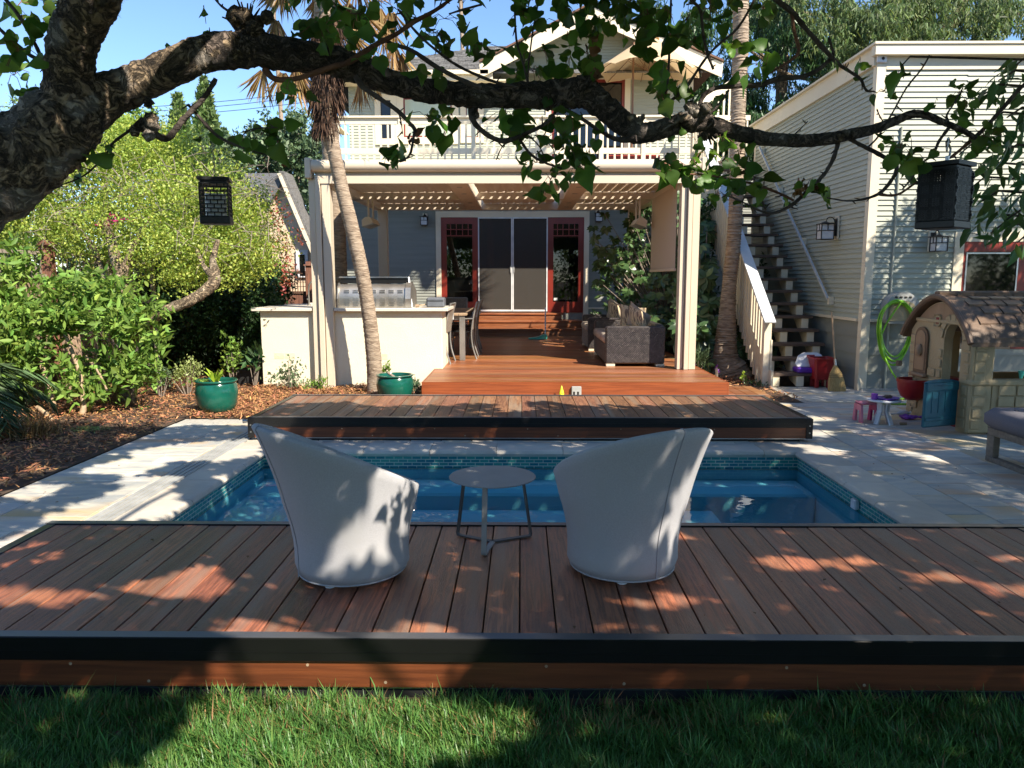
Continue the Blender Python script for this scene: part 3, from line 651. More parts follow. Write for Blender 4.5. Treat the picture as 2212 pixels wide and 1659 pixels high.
# ================================================================ armchairs
def armchair(label, x, y, z, turn):
    """turn: heading of the back's middle, degrees; 270 = towards the camera"""
    t = thing('tub_armchair', label, 'armchair', (0, 0, 0), 'grey shell armchairs on the front deck')
    n = 72; H0, H1 = .385, .725
    def hgt(a): return H0 + (H1 - H0) * ((1 + math.cos(a)) / 2) ** 1.15
    def rr(a, z_):
        s = z_ / .72; k = (1 + math.cos(a)) / 2
        base = .270 - .012 * math.sin(min(1, s * 2) * math.pi)
        return base + .158 * s ** 2.0
    prof_t = np.concatenate([np.linspace(0, 1, 15)])
    v = []; f = []
    rows = []
    zb = .022
    for s in prof_t: rows.append(('o', s))
    for j in range(1, 6): rows.append(('r', j / 6 * math.pi))
    for s in np.linspace(1, .0, 9): rows.append(('i', s))
    th = .036
    for kind, s in rows:
        for k in range(n):
            a = 2 * math.pi * k / n; h = hgt(a)
            if kind == 'o':
                z_ = zb + (h - zb) * s; r = rr(a, z_)
                if s == 0: r -= .02; z_ = zb - .004
            elif kind == 'r':
                r = rr(a, h) - th / 2 + math.cos(s) * th / 2; z_ = h + math.sin(s) * .016
            else:
                z_ = .20 + (h - .20) * s; r = rr(a, z_) - th
            v.append((r * math.cos(a), r * math.sin(a) * .98, z_))
    R_ = len(rows)
    for i in range(R_ - 1):
        for k in range(n): k2 = (k + 1) % n; f.append((i * n + k, i * n + k2, (i + 1) * n + k2, (i + 1) * n + k))
    f.append(tuple(range(n - 1, -1, -1))); f.append(tuple((R_ - 1) * n + k for k in range(n)))
    mb = MB(); mb.add(v, f); build('shell', mb, M['chair_fabric'], t, smooth=80)
    s = MB(); h = hgt(0); pts = []
    for q_ in np.linspace(0, 1, 24):
        z_ = .03 + (h - .03) * q_; pts.append((rr(0, z_) + .0012, 0, z_))
    for j in range(1, 6): a = j / 6 * math.pi; pts.append((rr(0, h) - th / 2 + math.cos(a) * (th / 2 + .001), 0, h + math.sin(a) * .017))
    s.tube(pts, .0026, 6)
    build('seam', s, M['piping'], t, smooth=True)
    pts = [(rr(2 * math.pi * k / n, .02) - .019, 2 * math.pi * k / n) for k in range(n + 1)]
    s = MB(); s.tube([(r * math.cos(a), r * math.sin(a) * .98, .021) for r, a in pts], .004, 6); build('hem', s, M['chair_fabric'], t, smooth=True)
    c = MB(); c.lathe([(.0, .335), (.12, .335), (.175, .33), (.195, .31), (.2, .27), (.19, .22), (.0, .215)], 36); build('seat_cushion', c, M['chair_fabric'], t, smooth=True)
    for a in (35, 145, 215, 325):
        q_ = MB(); ca, sa = math.cos(rad(a)), math.sin(rad(a)); q_.tube([(ca * .205, sa * .205, .0), (ca * .205, sa * .205, .02)], .024, 12); build('foot', q_, M['white_plastic'], t)
    t.location = (x, y, z); t.rotation_euler = (0, 0, rad(turn)); return t
armchair('grey fabric tub armchair left of the round table, its tall back leaning left', -.79, 3.475, .232, 270 - 52)
armchair('grey fabric tub armchair right of the round table with its back seam towards the viewer', .485, 3.54, .232, 270 + 28)

# ---------------------------------------------------------------- side table
tc = Vector((-.145, 3.87, .232)); zt = .348
t = thing('side_table', 'small round grey metal side table between the two armchairs', 'table', tc)
q = MB(); q.lathe([(0, zt), (.205, zt), (.2215, zt + .0015), (.2235, zt + .004), (.2215, zt + .0068), (.205, zt + .0075), (0, zt + .0075)], 64, tc); build('table_top', q, M['table_metal'], t, smooth=True)
hub = tc + Vector((0, 0, .004))
for k, (fx, fy) in enumerate(((-.182, 3.665), (-.335, 3.975), (.055, 3.965))):
    f_ = Vector((fx, fy, tc.z + .004)); d = (f_ - hub).normalized(); top = Vector((hub.x, hub.y, tc.z + zt)) + d * .17
    q = MB(); side = Vector((-d.y, d.x, 0)); w_, th = .013, .0035
    path = [(hub, Vector((0, 0, 1))), (f_ - d * .012, Vector((0, 0, 1))), (f_ - d * .003 + Vector((0, 0, .003)), Vector((-.7 * d.x, -.7 * d.y, .7))), (f_ + Vector((0, 0, .014)), -d), (top, -d)]
    v = []; 
    for p_, nn in path:
        for sx, sn in ((-1, -1), (1, -1), (1, 1), (-1, 1)): v.append(p_ + side * w_ * sx + Vector(nn) * th * sn)
    f = [(0, 1, 2, 3), (19, 18, 17, 16)]
    for i in range(4):
        for j in range(4): f.append((i * 4 + j, (i + 1) * 4 + j, (i + 1) * 4 + (j + 1) % 4, i * 4 + (j + 1) % 4))
    q.add(v, f); build('leg', q, M['leg_metal'] if k else M['table_metal'], t)

# ================================================================ hanging lanterns
def lantern(label, cpx, ytop, ybot, wpx, Y, rot, kind, hang):
    c = at(cpx, ybot, Y=Y); s = (wpx / FOC) * (c - CAM).length * .93; s /= (abs(math.cos(rot)) + abs(math.sin(rot))) * .98
    ztop = at(cpx, ytop, Y=Y).z; h = ztop - c.z
    t = thing('hanging_lantern', label, 'lantern', (0, 0, 0), 'black metal lanterns hanging in the tree')
    b = .12 * h if kind == 'lace' else .16 * h
    q = MB(); q.bbox((-s / 2, -s / 2, 0), (s / 2, s / 2, b), .003); build('base', q, M['lantern_black'], t)
    q = MB(); l0 = h * .90; q.bbox((-s * .44, -s * .44, l0 - .006), (s * .44, s * .44, l0 + .006), .002); q.add([(-s * .52, -s * .52, h - .012), (s * .52, -s * .52, h - .012), (s * .52, s * .52, h - .012), (-s * .52, s * .52, h - .012), (-s * .52, -s * .52, h), (s * .52, -s * .52, h), (s * .52, s * .52, h), (-s * .52, s * .52, h), (-s * .42, -s * .42, l0 + .006), (s * .42, -s * .42, l0 + .006), (s * .42, s * .42, l0 + .006), (-s * .42, s * .42, l0 + .006)],
        [(7, 6, 5, 4)[::-1], (0, 1, 5, 4), (1, 2, 6, 5), (2, 3, 7, 6), (3, 0, 4, 7), (8, 9, 1, 0), (9, 10, 2, 1), (10, 11, 3, 2), (11, 8, 0, 3)]); build('lid', q, M['lantern_black'], t)
    e = s * .46; z0, z1 = b, l0 - .006; q = MB()
    for sx in (-1, 1):
        for sy in (-1, 1): q.box((sx * e - .003, sy * e - .003, z0), (sx * e + .003, sy * e + .003, z1))
    def panel(fn):
        if kind == 'brick':
            nr = 8; hh = (z1 - z0) / nr
            for r in range(nr + 1): fn(-e, z0 + r * hh - .0022, e, z0 + r * hh + .0022)
            for r in range(nr):
                for k in range(4):
                    u = -e + (k + (.5 if r % 2 else 0)) * e / 2
                    if -e < u < e: fn(u - .0022, z0 + r * hh, u + .0022, z0 + (r + 1) * hh)
        else:
            nr, nc = 22, 13
            for r in range(nr + 1): fn(-e, z0 + (z1 - z0) * r / nr - .0021, e, z0 + (z1 - z0) * r / nr + .0021)
            for k in range(nc + 1): fn(-e + 2 * e * k / nc - .0024, z0, -e + 2 * e * k / nc + .0024, z1)
            for r in range(4):
                for k in range(3):
                    cx, cz = -e + (k + .5) * 2 * e / 3, z0 + (z1 - z0) * (r + .5) / 4; 
                    for a in range(14):
                        a0 = a / 14 * 6.283; fn(cx + math.cos(a0) * .02 - .004, cz + math.sin(a0) * .02 - .004, cx + math.cos(a0) * .02 + .004, cz + math.sin(a0) * .02 + .004)
    for sg in (-1, 1):
        panel(lambda u0, w0, u1, w1: q.box((u0, sg * e - .0015, w0), (u1, sg * e + .0015, w1)))
        panel(lambda u0, w0, u1, w1: q.box((sg * e - .0015, u0, w0), (sg * e + .0015, u1, w1)))
    build('cage', q, M['lantern_black'], t)
    q = MB(); q.tube([(0, 0, b), (0, 0, b + (z1 - z0) * .7)], s * .36, 18); build('candle', q, M['lamp_glass'] if kind == 'brick' else M['lantern_black'], t, smooth=True)
    H = at(*hang, Y=Y); dz = H.z - c.z; q = MB(); dx = H.x - c.x
    if kind == 'brick':
        nl = int((dz - h) / .011)
        for k in range(nl):
            z_ = h + (dz - h) * k / nl; g = .009; o = (g * .35, 0) if k % 2 else (0, g * .35)
            q.tube([(-o[0], -o[1], z_), (o[0], o[1], z_ + .002), (o[0], o[1], z_ + g), (-o[0], -o[1], z_ + g + .002), (-o[0], -o[1], z_)], .0012, 5)
        build('chain', q, M['lantern_black'], t)
    else:
        q.tube([(0, 0, h), (0, 0, h + .02)], .006, 8)
        q.tube([(0, 0, h + .012), (.014, 0, h + .024), (.016, 0, h + .042), (0, 0, h + .055), (-.006, 0, h + .07), (dx * .5, 0, (h + dz) / 2), (dx, 0, dz - .012), (dx + .012, 0, dz + .002), (dx + .024, 0, dz - .01)], .0032, 8)
        build('hook', q, M['silver_metal'], t)
    t.location = (c.x, c.y, c.z); t.rotation_euler = (0, 0, rot)
lantern('small black lantern with a brick pattern cage hanging in front of the yellow green tree', 469, 385, 485, 72, 3.1, rad(14), 'brick', (467, 291))
lantern('large black lantern with a lace pattern cage hanging near the grey building', 2035, 352, 495, 104, 2.35, rad(38), 'lace', (2039, 300))

# ================================================================ the old fruit tree in front
def smooth_path(pts, k=4):
    out = []; n = len(pts)
    for i in range(n - 1):
        p0, p1, p2, p3 = pts[max(i - 1, 0)], pts[i], pts[i + 1], pts[min(i + 2, n - 1)]
        for j in range(k):
            t_ = j / k
            out.append(tuple(.5 * ((2 * b) + (-a + c) * t_ + (2 * a - 5 * b + 4 * c - d) * t_ ** 2 + (-a + 3 * b - 3 * c + d) * t_ ** 3) for a, b, c, d in zip(p0, p1, p2, p3)))
    out.append(tuple(pts[-1])); return out
tree = thing('fruit_tree', 'old leaning fruit tree whose thick limb crosses the whole view in front of the house', 'tree', (-2.9, 2.0, 0))
LIMB = [(-330, 560, 230, 2.0), (-140, 455, 205, 2.05), (0, 376, 178, 2.1), (75, 318, 165, 2.12), (140, 262, 150, 2.14), (215, 215, 100, 2.18), (300, 178, 80, 2.2), (380, 142, 76, 2.22), (450, 114, 74, 2.25), (540, 106, 74, 2.28), (620, 118, 70, 2.3), (700, 127, 64, 2.32),
        (780, 152, 58, 2.35), (860, 182, 52, 2.38), (950, 199, 50, 2.4), (1040, 207, 50, 2.4), (1120, 206, 52, 2.42), (1200, 204, 60, 2.42), (1262, 202, 62, 2.42), (1308, 234, 54, 2.42), (1348, 268, 50, 2.42), (1385, 288, 44, 2.42),
        (1440, 276, 40, 2.42), (1495, 262, 46, 2.42), (1540, 272, 38, 2.42), (1600, 290, 33, 2.42), (1680, 302, 28, 2.42), (1760, 303, 26, 2.4), (1830, 292, 24, 2.4), (1900, 275, 20, 2.4), (1960, 250, 18, 2.4), (1992, 247, 17, 2.38), (2040, 265, 14, 2.36), (2075, 280, 12, 2.35), (2108, 298, 10, 2.35)]
def limb(name, L, mat, n=18, jit=.05, seed=0, k=5, knob=.0, parent=tree, ridge=.0):
    S = smooth_path(L, k); rg = random.Random(seed)
    P = []; Rr = []
    for i, (x, y, w_, Y) in enumerate(S):
        p = at(x, y, Y=Y); P.append(p); Rr.append(w_ / 2 / FOC * (p - CAM).dot(_R @ Vector((0, 0, -1))) * (1 + rg.uniform(-knob, knob)))
    mb = MB(); mb.tube(P, Rr, n, jit=jit, seed=seed, ridge=ridge)
    return build(name, mb, mat, parent, smooth=70), P, Rr
trunk = MB(); a0 = at(-330, 560, Y=2.0)
trunk.tube([(-2.95, 1.95, -.05), (-2.9, 1.97, .15), (-2.82, 2.0, .6), (-2.6, 2.02, 1.15), (-2.35, 2.03, 1.5), (a0.x, a0.y, a0.z), tuple(at(-250, 516, Y=2.03))], [.24, .20, .175, .165, .16, .152, .14], 20, jit=.06, seed=9)
build('trunk', trunk, M['bark'], tree, smooth=70)
limb('main_limb', LIMB[:10], M['bark'], 40, .035, 1, 12, .03, ridge=.04); limb('outer_limb', LIMB[8:], M['bark_shaded'], 32, .05, 5, 9, .06, ridge=.05)
limb('upright_limb', [(135, 290, 120, 2.13), (148, 215, 106, 2.13), (150, 150, 100, 2.12), (158, 90, 98, 2.1), (178, 40, 102, 2.08), (205, -20, 108, 2.05), (228, -120, 105, 2.0), (250, -300, 90, 1.9), (330, -520, 70, 1.8), (500, -800, 50, 1.6)], M['bark'], 36, .035, 2, 12, .03, ridge=.03)
# burls
for i, (x, y, Y, s, n_) in enumerate(((535, 58, 2.27, .042, 14), (1265, 185, 2.4, .032, 8), (1180, 215, 2.4, .03, 6), (1500, 248, 2.4, .03, 16), (1465, 262, 2.4, .016, 6), (1370, 262, 2.4, .02, 6), (1812, 292, 2.39, .018, 5), (1530, 290, 2.42, .02, 8), (305, 270, 2.17, .035, 6), (1025, 232, 2.4, .022, 6))):
    b = MB(); rg = random.Random(i); c = at(x, y, Y=Y)
    for k in range(n_): b.blob(c + Vector((rg.gauss(0, s * .6), rg.gauss(0, s * .35), rg.gauss(0, s * .45))), (s * rg.uniform(.35, .7),) * 3, 8, 6, .28, k)
    if i in (0, 3, 7):
        for k in range(14): d = Vector((rg.gauss(0, 1), rg.gauss(0, .6), rg.uniform(-.6 if i == 7 else .1, 1.1 if i != 7 else -.1))).normalized(); b.tube([c, c + d * s * rg.uniform(1, 1.9)], [.006, .002], 5)
    build('burl', b, M['bark_shaded'] if i in (1, 2, 9) else M['bark'], tree, smooth=70)
BR = [
 [(572,149,16),(595,171,14),(645,169,12),(713,146,13),(757,132,13),(807,99,12),(857,73,11),(896,46,10),(939,23,9),(976,-4,9),(1040,-60,8)],
 [(780,60,7),(843,93,9),(890,109,10),(939,142,11),(989,169,11),(1040,190,13)],
 [(860,20,5),(896,66,6),(939,106,6),(989,142,7),(1055,172,7),(1120,190,8)],
 [(770,165,16),(784,188,13),(824,215,11),(857,238,10),(890,271,9),(898,285,9)], [(895,284,7),(890,317,6),(883,337,5),(863,350,4)],
 [(860,239,4),(866,262,3),(870,290,2)],
 [(1024,212,30),(1022,232,22),(1019,251,15),(1032,274,13),(1065,298,12),(1095,304,11),(1138,288,10),(1181,265,8),(1200,240,7),(1210,215,7)],
 [(1121,298,7),(1144,331,7),(1174,350,6),(1214,364,5)], [(1095,304,4),(1082,322,3),(1072,345,3)], [(1150,300,4),(1166,318,3),(1178,345,3)],
 [(1111,-20,5),(1115,83,5),(1128,129,5),(1141,180,6)], [(1166,-10,4),(1152,60,4),(1142,138,4),(1140,175,5)],
 [(1215,225,9),(1221,235,10),(1251,253,9),(1291,279,9),(1321,297,11),(1350,303,14),(1375,298,18)],
 [(1505,245,14),(1511,229,13),(1520,206,12),(1548,190,12),(1594,185,12),(1641,183,12),(1687,169,12),(1733,166,11),(1768,150,10),(1791,130,9),(1800,118,7),(1790,80,6)],
 [(1650,-30,14),(1678,0,14),(1710,25,13),(1745,67,11),(1794,121,11),(1818,143,8),(1857,169,7),(1871,195,6),(1888,197,3)],
 [(1425,245,8),(1432,231,7),(1479,192,7),(1520,132,6),(1548,100,6),(1594,60,6),(1629,0,6),(1640,-30,6)], [(1450,-20,5),(1446,104,6),(1442,180,6),(1430,232,10)],
 [(1484,-20,7),(1493,0,7),(1513,23,7),(1520,81,7),(1530,120,7),(1541,150,5)], [(1710,25,9),(1716,70,9),(1725,112,9),(1700,135,5),(1650,165,5)],
 [(1524,252,7),(1545,235,6),(1575,195,5)],
 [(1812,300,11),(1806,325,10),(1798,347,10),(1785,370,9),(1773,384,9),(1754,402,9),(1736,420,9),(1718,437,9),(1700,449,8),(1676,459,7),(1654,459,6),(1633,451,5),(1609,439,4),(1587,429,4),(1563,420,3)],
 [(1714,433,6),(1682,417,6),(1636,400,6),(1591,389,5),(1563,384,5),(1517,377,5),(1481,374,4),(1435,352,4)], [(1654,455,5),(1645,430,4),(1634,405,3),(1628,380,3)],
 [(1836,300,10),(1857,312,10),(1889,328,11),(1924,348,11),(1937,365,10),(1924,392,9),(1902,416,8),(1871,429,6),(1831,434,4),(1786,427,3)], [(1900,420,7),(1937,421,6),(1976,397,5),(2000,385,4)],
 [(2053,272,8),(2029,304,7),(2016,333,6),(1990,354,5),(1970,385,4),(1950,408,4)],
 [(2104,300,11),(2125,278,10),(2148,254,9),(2188,209,9),(2215,180,8),(2300,100,8)], [(2104,298,9),(2069,328,7),(2043,347,5)],
 [(466,170,12),(455,190,12),(440,212,12),(413,241,14),(390,265,14),(364,298,16),(340,292,18),(318,275,22),(300,262,24)],
 [(405,225,6),(417,238,7),(463,288,8),(503,311,6),(562,331,4),(612,341,3)], [(520,298,3),(535,283,3),(560,277,3),(600,276,2)],
 [(300,262,10),(281,281,8),(245,308,6),(228,334,5),(185,377,4),(132,400,3)],
 [(0,-20,9),(13,0,9),(40,33,9),(66,76,9),(93,132,10),(110,165,14)], [(-30,20,8),(0,63,8),(30,90,8),(60,116,9),(95,135,9)], [(120,-10,4),(134,6,4),(150,15,4)],
 [(462,-5,4),(475,10,5),(490,22,6)], [(1000,250,0)], [(1870,322,4),(1893,300,4),(1912,270,4),(1930,240,4),(1958,190,4),(1990,150,4),(2008,120,4)], [(1912,270,3),(1900,250,3),(1894,235,2)],
 [(2053,272,8),(2045,250,5),(2060,225,4),(2080,190,3)],
 [(1705,298,4),(1722,285,3),(1745,262,2)], [(970,30,4),(1003,20,5),(1040,10,5)],
]
rgb = random.Random(11); tw = []
for i, b in enumerate(BR):
    if len(b) < 2: continue
    Y0 = 2.14 if b[0][0] < 150 else 2.42 if b[0][0] > 1000 else 2.3
    dv = rgb.uniform(-.12, .05)
    L_ = [(x, y, w_ * .92, Y0 + dv * j / len(b)) for j, (x, y, w_) in enumerate(b)]
    mean = sum(q_[2] for q_ in b) / len(b)
    if i in (0, 21, 24) or (i % 5 == 3 and mean < 8): mt = M['twig']
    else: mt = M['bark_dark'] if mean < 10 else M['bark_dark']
    if i == 27: mt = M['twig']
    o, P, Rr = limb('branch', L_, mt, 8, .12, i, 4, .12)
    tw.append(P)
# spurs on the branches
sp = MB()
for P in tw:
    for k in range(1, len(P), 2):
        if rgb.random() < .65: d = Vector((rgb.gauss(0, 1), rgb.gauss(0, .6), rgb.gauss(0, 1))).normalized(); sp.tube([P[k], P[k] + d * rgb.uniform(.008, .028)], [.0028, .0012], 5)
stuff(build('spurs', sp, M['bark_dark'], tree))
# leaves of the twigs in view: (centre, half size, how many) on the sight line, at their own depths
LC = [(30,40,45,35,6),(70,70,40,30,5),(110,28,14,14,2),(95,62,22,16,3),(40,130,50,45,9),(30,180,40,35,6),(75,205,18,20,3),
 (700,20,70,30,13),(690,80,50,35,9),(770,50,60,40,12),(740,100,50,30,6),(800,110,40,30,5),(860,40,45,35,7),(905,15,30,20,4),(940,90,45,40,12),(960,55,35,30,5),(1020,112,36,28,10),(1000,20,22,26,3),(915,163,14,12,3),(956,172,14,12,3),
 (1132,35,26,22,6),(1168,62,20,22,4),(1150,8,30,15,3),(1130,128,22,18,4),(1175,120,26,18,5),(1150,165,24,22,5),(1120,170,20,16,3),
 (1225,30,30,20,4),(1265,60,40,26,8),(1225,90,20,20,3),(1300,20,50,20,9),(1315,55,24,20,4),(1230,140,26,26,4),(1268,128,22,22,6),(1275,170,16,22,4),
 (925,268,30,22,5),(975,262,24,26,3),(958,300,20,14,2),(838,352,28,24,4),(860,352,10,20,2),
 (1090,258,30,22,5),(1140,255,34,18,8),(1108,292,22,16,4),(1150,312,30,26,7),(1195,285,30,36,8),(1240,300,36,34,9),(1225,345,40,28,10),(1160,362,30,22,7),(1245,375,30,22,7),(1270,345,18,26,4),(1190,398,26,20,5),(1220,412,16,14,2),(1175,425,10,14,2),(1205,432,12,8,1),(1290,290,14,14,2),
 (1355,25,40,28,14),(1400,50,30,28,9),(1440,35,26,30,7),(1485,60,30,40,11),(1535,35,32,30,10),(1380,85,16,14,3),(1450,95,18,20,3),(1500,95,20,18,3),(1350,60,20,20,4),(1575,18,20,16,3),(1590,104,30,12,4),(1648,40,28,28,5),(1625,135,18,18,3),(1655,150,16,20,2),(1610,170,16,12,2),
 (1400,130,12,22,3),(1436,155,22,14,3),(1418,190,20,14,3),(1460,195,18,16,3),(1425,222,14,18,3),(1478,215,18,12,3),(1542,240,24,20,5),(1462,300,14,22,2),(1490,310,16,18,2),
 (1445,360,20,18,5),(1480,385,24,22,6),(1500,358,16,16,4),(1440,388,18,14,4),(1560,315,20,18,4),(1600,340,20,18,4),(1540,350,20,16,4),(1575,368,18,16,4),(1612,372,16,16,3),(1530,392,18,14,3),(1548,432,20,22,4),(1572,440,14,14,2),(1610,415,22,14,3),(1650,420,18,18,4),(1640,446,14,12,2),(1560,395,18,14,3),(1500,415,14,10,2),
 (1825,150,18,12,2),(1838,168,16,14,2),(1857,135,12,10,1),(1912,205,20,16,2),(1940,178,16,18,2),(1930,212,16,16,1),(2026,222,12,10,1),(2075,215,22,22,5),(2090,240,24,20,5),(2060,190,12,14,1),(1945,330,26,20,5),(1970,345,24,22,5),(1930,312,16,10,2),(1960,370,18,14,3),(2125,305,26,18,5),(2160,300,20,16,3),(2110,330,18,14,3),
 (360,116,24,14,2),(445,60,12,18,1),(452,75,8,14,1),(430,318,12,20,1),(498,330,14,14,2),(530,318,18,14,3),(565,300,20,18,4),(600,318,20,14,3),(615,295,14,12,2),(228,335,18,16,3),(195,350,16,14,2),(170,375,14,12,2),(245,345,10,14,1),(620,200,24,14,3),(655,210,16,16,2),(650,228,10,10,1),
 (640,10,40,18,4),(1000,-10,60,20,8),(1100,-20,60,20,6),(1250,0,60,25,10),(1700,445,12,16,2),(1770,418,16,16,3),(1785,440,10,12,1),(1740,415,14,10,2)]
P = []; rgn = np.random.default_rng(21); sz = []; stems = MB()
for cx, cy, rx, ry, n in LC:
    Y = (2.1 if cx < 150 else 2.38 if cx > 1000 else 2.26) + rgn.uniform(-.12, .16)
    c0 = at(cx, cy - ry * .5, Y=Y)
    for k in range(int(n * 1.18 + .5)):
        x, y = cx + rgn.normal() * rx * .62, cy + rgn.normal() * ry * .62
        p = at(x, y - 12, Y=Y + rgn.normal() * .05); P.append(tuple(p)); sz.append(rgn.uniform(.8, 1.2))
        mid = (p + c0) / 2 + Vector((0, 0, .012)); stems.tube([c0, mid, p], .0009, 4, caps=False)
stuff(build('leaf_stalks', stems, M['twig'], tree))
lv = leafmesh('leaves', P, .040 * np.array(sz), 'heart', M['apricot_leaf'], tree, seed=22, droop=.75, svar=.38, jag=.032)
P = [tuple(at(x + rgn.normal() * 8, y + rgn.normal() * 10, Y=2.35)) for x, y, n in ((1730, 395, 5), (1720, 410, 2), (1620, 372, 3), (1270, 95, 3), (895, 290, 4), (1285, 160, 4), (620, 350, 1)) for _ in range(n)]
leafmesh('dead_leaves', P, .026, 'heart', M['dry_leaf'], tree, seed=23, droop=1.0, jag=.07)
# ================================================================ lap siding
def lap(mb, ax, fix, a, b, z0, z1, out, e=.068, lip=.017):
    """clapboards on a wall; ax: axis the boards run along; fix: wall plane; out: +-1, the side they face"""
    z = z0
    while z < z1 - .001:
        t = min(z + e, z1); lo, hi = fix + out * lip, fix + out * .001
        P = (lambda u, d, zz: (u, d, zz)) if ax == 'x' else (lambda u, d, zz: (d, u, zz))
        mb.add([P(a, lo, z), P(b, lo, z), P(b, hi, t), P(a, hi, t), P(a, fix, z), P(b, fix, z)], [(0, 1, 2, 3), (4, 5, 1, 0)])
        z = t
# ================================================================ the house
WY, WX0, WX1 = 18.6, -4.25, 4.3
house = thing('house', 'two storey house with grey green lap siding, cream trim and a gable behind the terrace', 'house', (0, 19, 0))
dl, dr, dz0, dz1 = -2.02, 1.62, .775, 3.16
s = MB(); lap(s, 'x', WY, WX0, dl, .9, 4.0, -1); lap(s, 'x', WY, dr, WX1, .9, 4.0, -1); lap(s, 'x', WY, dl, dr, dz1, 4.0, -1)
lap(s, 'x', WY, WX0, dl, .0, .86, -1, .2, .014); lap(s, 'x', WY, dr, WX1, 0, .86, -1, .2, .014); s.box((dl, WY, 0), (dr, WY + .1, dz0))
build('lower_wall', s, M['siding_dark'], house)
s = MB(); s.box((WX0, WY - .03, .86), (dl, WY, .9)); s.box((dr, WY - .03, .86), (WX1, WY, .9)); build('belt_trim', s, M['cream_trim'], house)
# dark room behind the doors
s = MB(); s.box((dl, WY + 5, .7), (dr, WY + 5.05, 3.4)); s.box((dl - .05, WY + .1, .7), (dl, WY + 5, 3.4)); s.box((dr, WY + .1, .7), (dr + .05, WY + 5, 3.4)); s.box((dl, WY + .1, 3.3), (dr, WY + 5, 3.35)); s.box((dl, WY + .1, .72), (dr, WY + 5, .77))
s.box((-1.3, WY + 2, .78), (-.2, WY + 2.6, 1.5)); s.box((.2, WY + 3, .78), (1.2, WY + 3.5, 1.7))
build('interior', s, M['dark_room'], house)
# glazed doors: cream surround, two red fixed leaves outside, white screens between
d = house
q = MB(); q.box((dl, WY - .05, dz0), (dl + .12, WY + .05, dz1)); q.box((dr - .12, WY - .05, dz0 - .35), (dr, WY + .05, dz1)); q.box((dl + .12, WY - .05, dz1 - .14), (dr - .12, WY + .05, dz1)); build('door_surround', q, M['cream_trim'], d)
xs = [dl + .12, dl + 1.0, dl + 1.82, dl + 2.66, dr - .12]; zt = dz1 - .14
for k in (0, 3):
    x0, x1 = xs[k] + .003, xs[k + 1] - .003; q = MB(); st = .13
    q.box((x0, WY - .02, dz0), (x0 + st, WY + .03, zt)); q.box((x1 - st, WY - .02, dz0), (x1, WY + .03, zt)); q.box((x0 + st, WY - .02, zt - .15), (x1 - st, WY + .03, zt)); q.box((x0 + st, WY - .02, dz0), (x1 - st, WY + .03, dz0 + .26))
    q.box((x0 + st, WY - .018, zt - .44), (x1 - st, WY + .02, zt - .415)); q.box((x0 + st, WY - .018, zt - .29), (x1 - st, WY + .02, zt - .27))
    for u in (.16, .38, .62, .84): xx = x0 + st + (x1 - x0 - 2 * st) * u; q.box((xx - .009, WY - .016, zt - .415), (xx + .009, WY + .02, zt - .15))
    lf = build('door_leaf', q, M['red_paint'], d)
    q = MB(); q.box((x0 + st - .004, WY - .004, dz0 + .255), (x1 - st + .004, WY + .004, zt - .145)); build('pane', q, M['pane'], lf)
    q = MB(); q.box((x0 + st + .02, WY - .007, dz0 + .29), (x0 + st + .11, WY - .0045, dz0 + .35)); build('sticker', q, M['sticker'], lf)
for k in (1, 2):
    x0, x1 = xs[k] + .003, xs[k + 1] - .003; q = MB(); st = .028
    for r in (((x0, WY - .06), (x0 + st, WY - .03)), ((x1 - st, WY - .06), (x1, WY - .03))): q.box((*r[0], dz0 + .03), (*r[1], zt))
    q.box((x0 + st, WY - .06, zt - .03), (x1 - st, WY - .03, zt)); q.box((x0 + st, WY - .06, dz0 + .03), (x1 - st, WY - .03, dz0 + .07))
    sc = build('screen_frame', q, M['white_frame'], d); q = MB(); q.box((x0 + st, WY - .047, dz0 + .07), (x1 - st, WY - .044, zt - .03)); build('screen', q, M['screen'], sc)
    q = MB(); hx = x1 - .05 if k == 1 else x0 + .02; q.box((hx, WY - .075, dz0 + .95), (hx + .025, WY - .061, dz0 + 1.1)); build('handle', q, M['grey_plastic'], sc)
for x0, hx in ((xs[1] + .22, xs[1] + .30), (xs[3] - .16, xs[3] - .1)):
    q = MB(); q.box((x0, WY + .05, dz0), (x0 + .15, WY + .09, zt)); 
    if x0 < 0: q.box((xs[1], WY + .05, dz0), (x0, WY + .09, dz0 + .25)); q.box((xs[1], WY + .05, zt - .14), (x0, WY + .09, zt))
    lf = build('door_leaf', q, M['red_paint'], d); q = MB(); q.box((x0 + .06, WY + .02, dz0 + .85), (x0 + .09, WY + .045, dz0 + 1.2)); q.box((x0 + .02, WY + .0, dz0 + 1.0), (x0 + .09, WY + .018, dz0 + 1.02)); build('handle', q, M['teak'], lf)
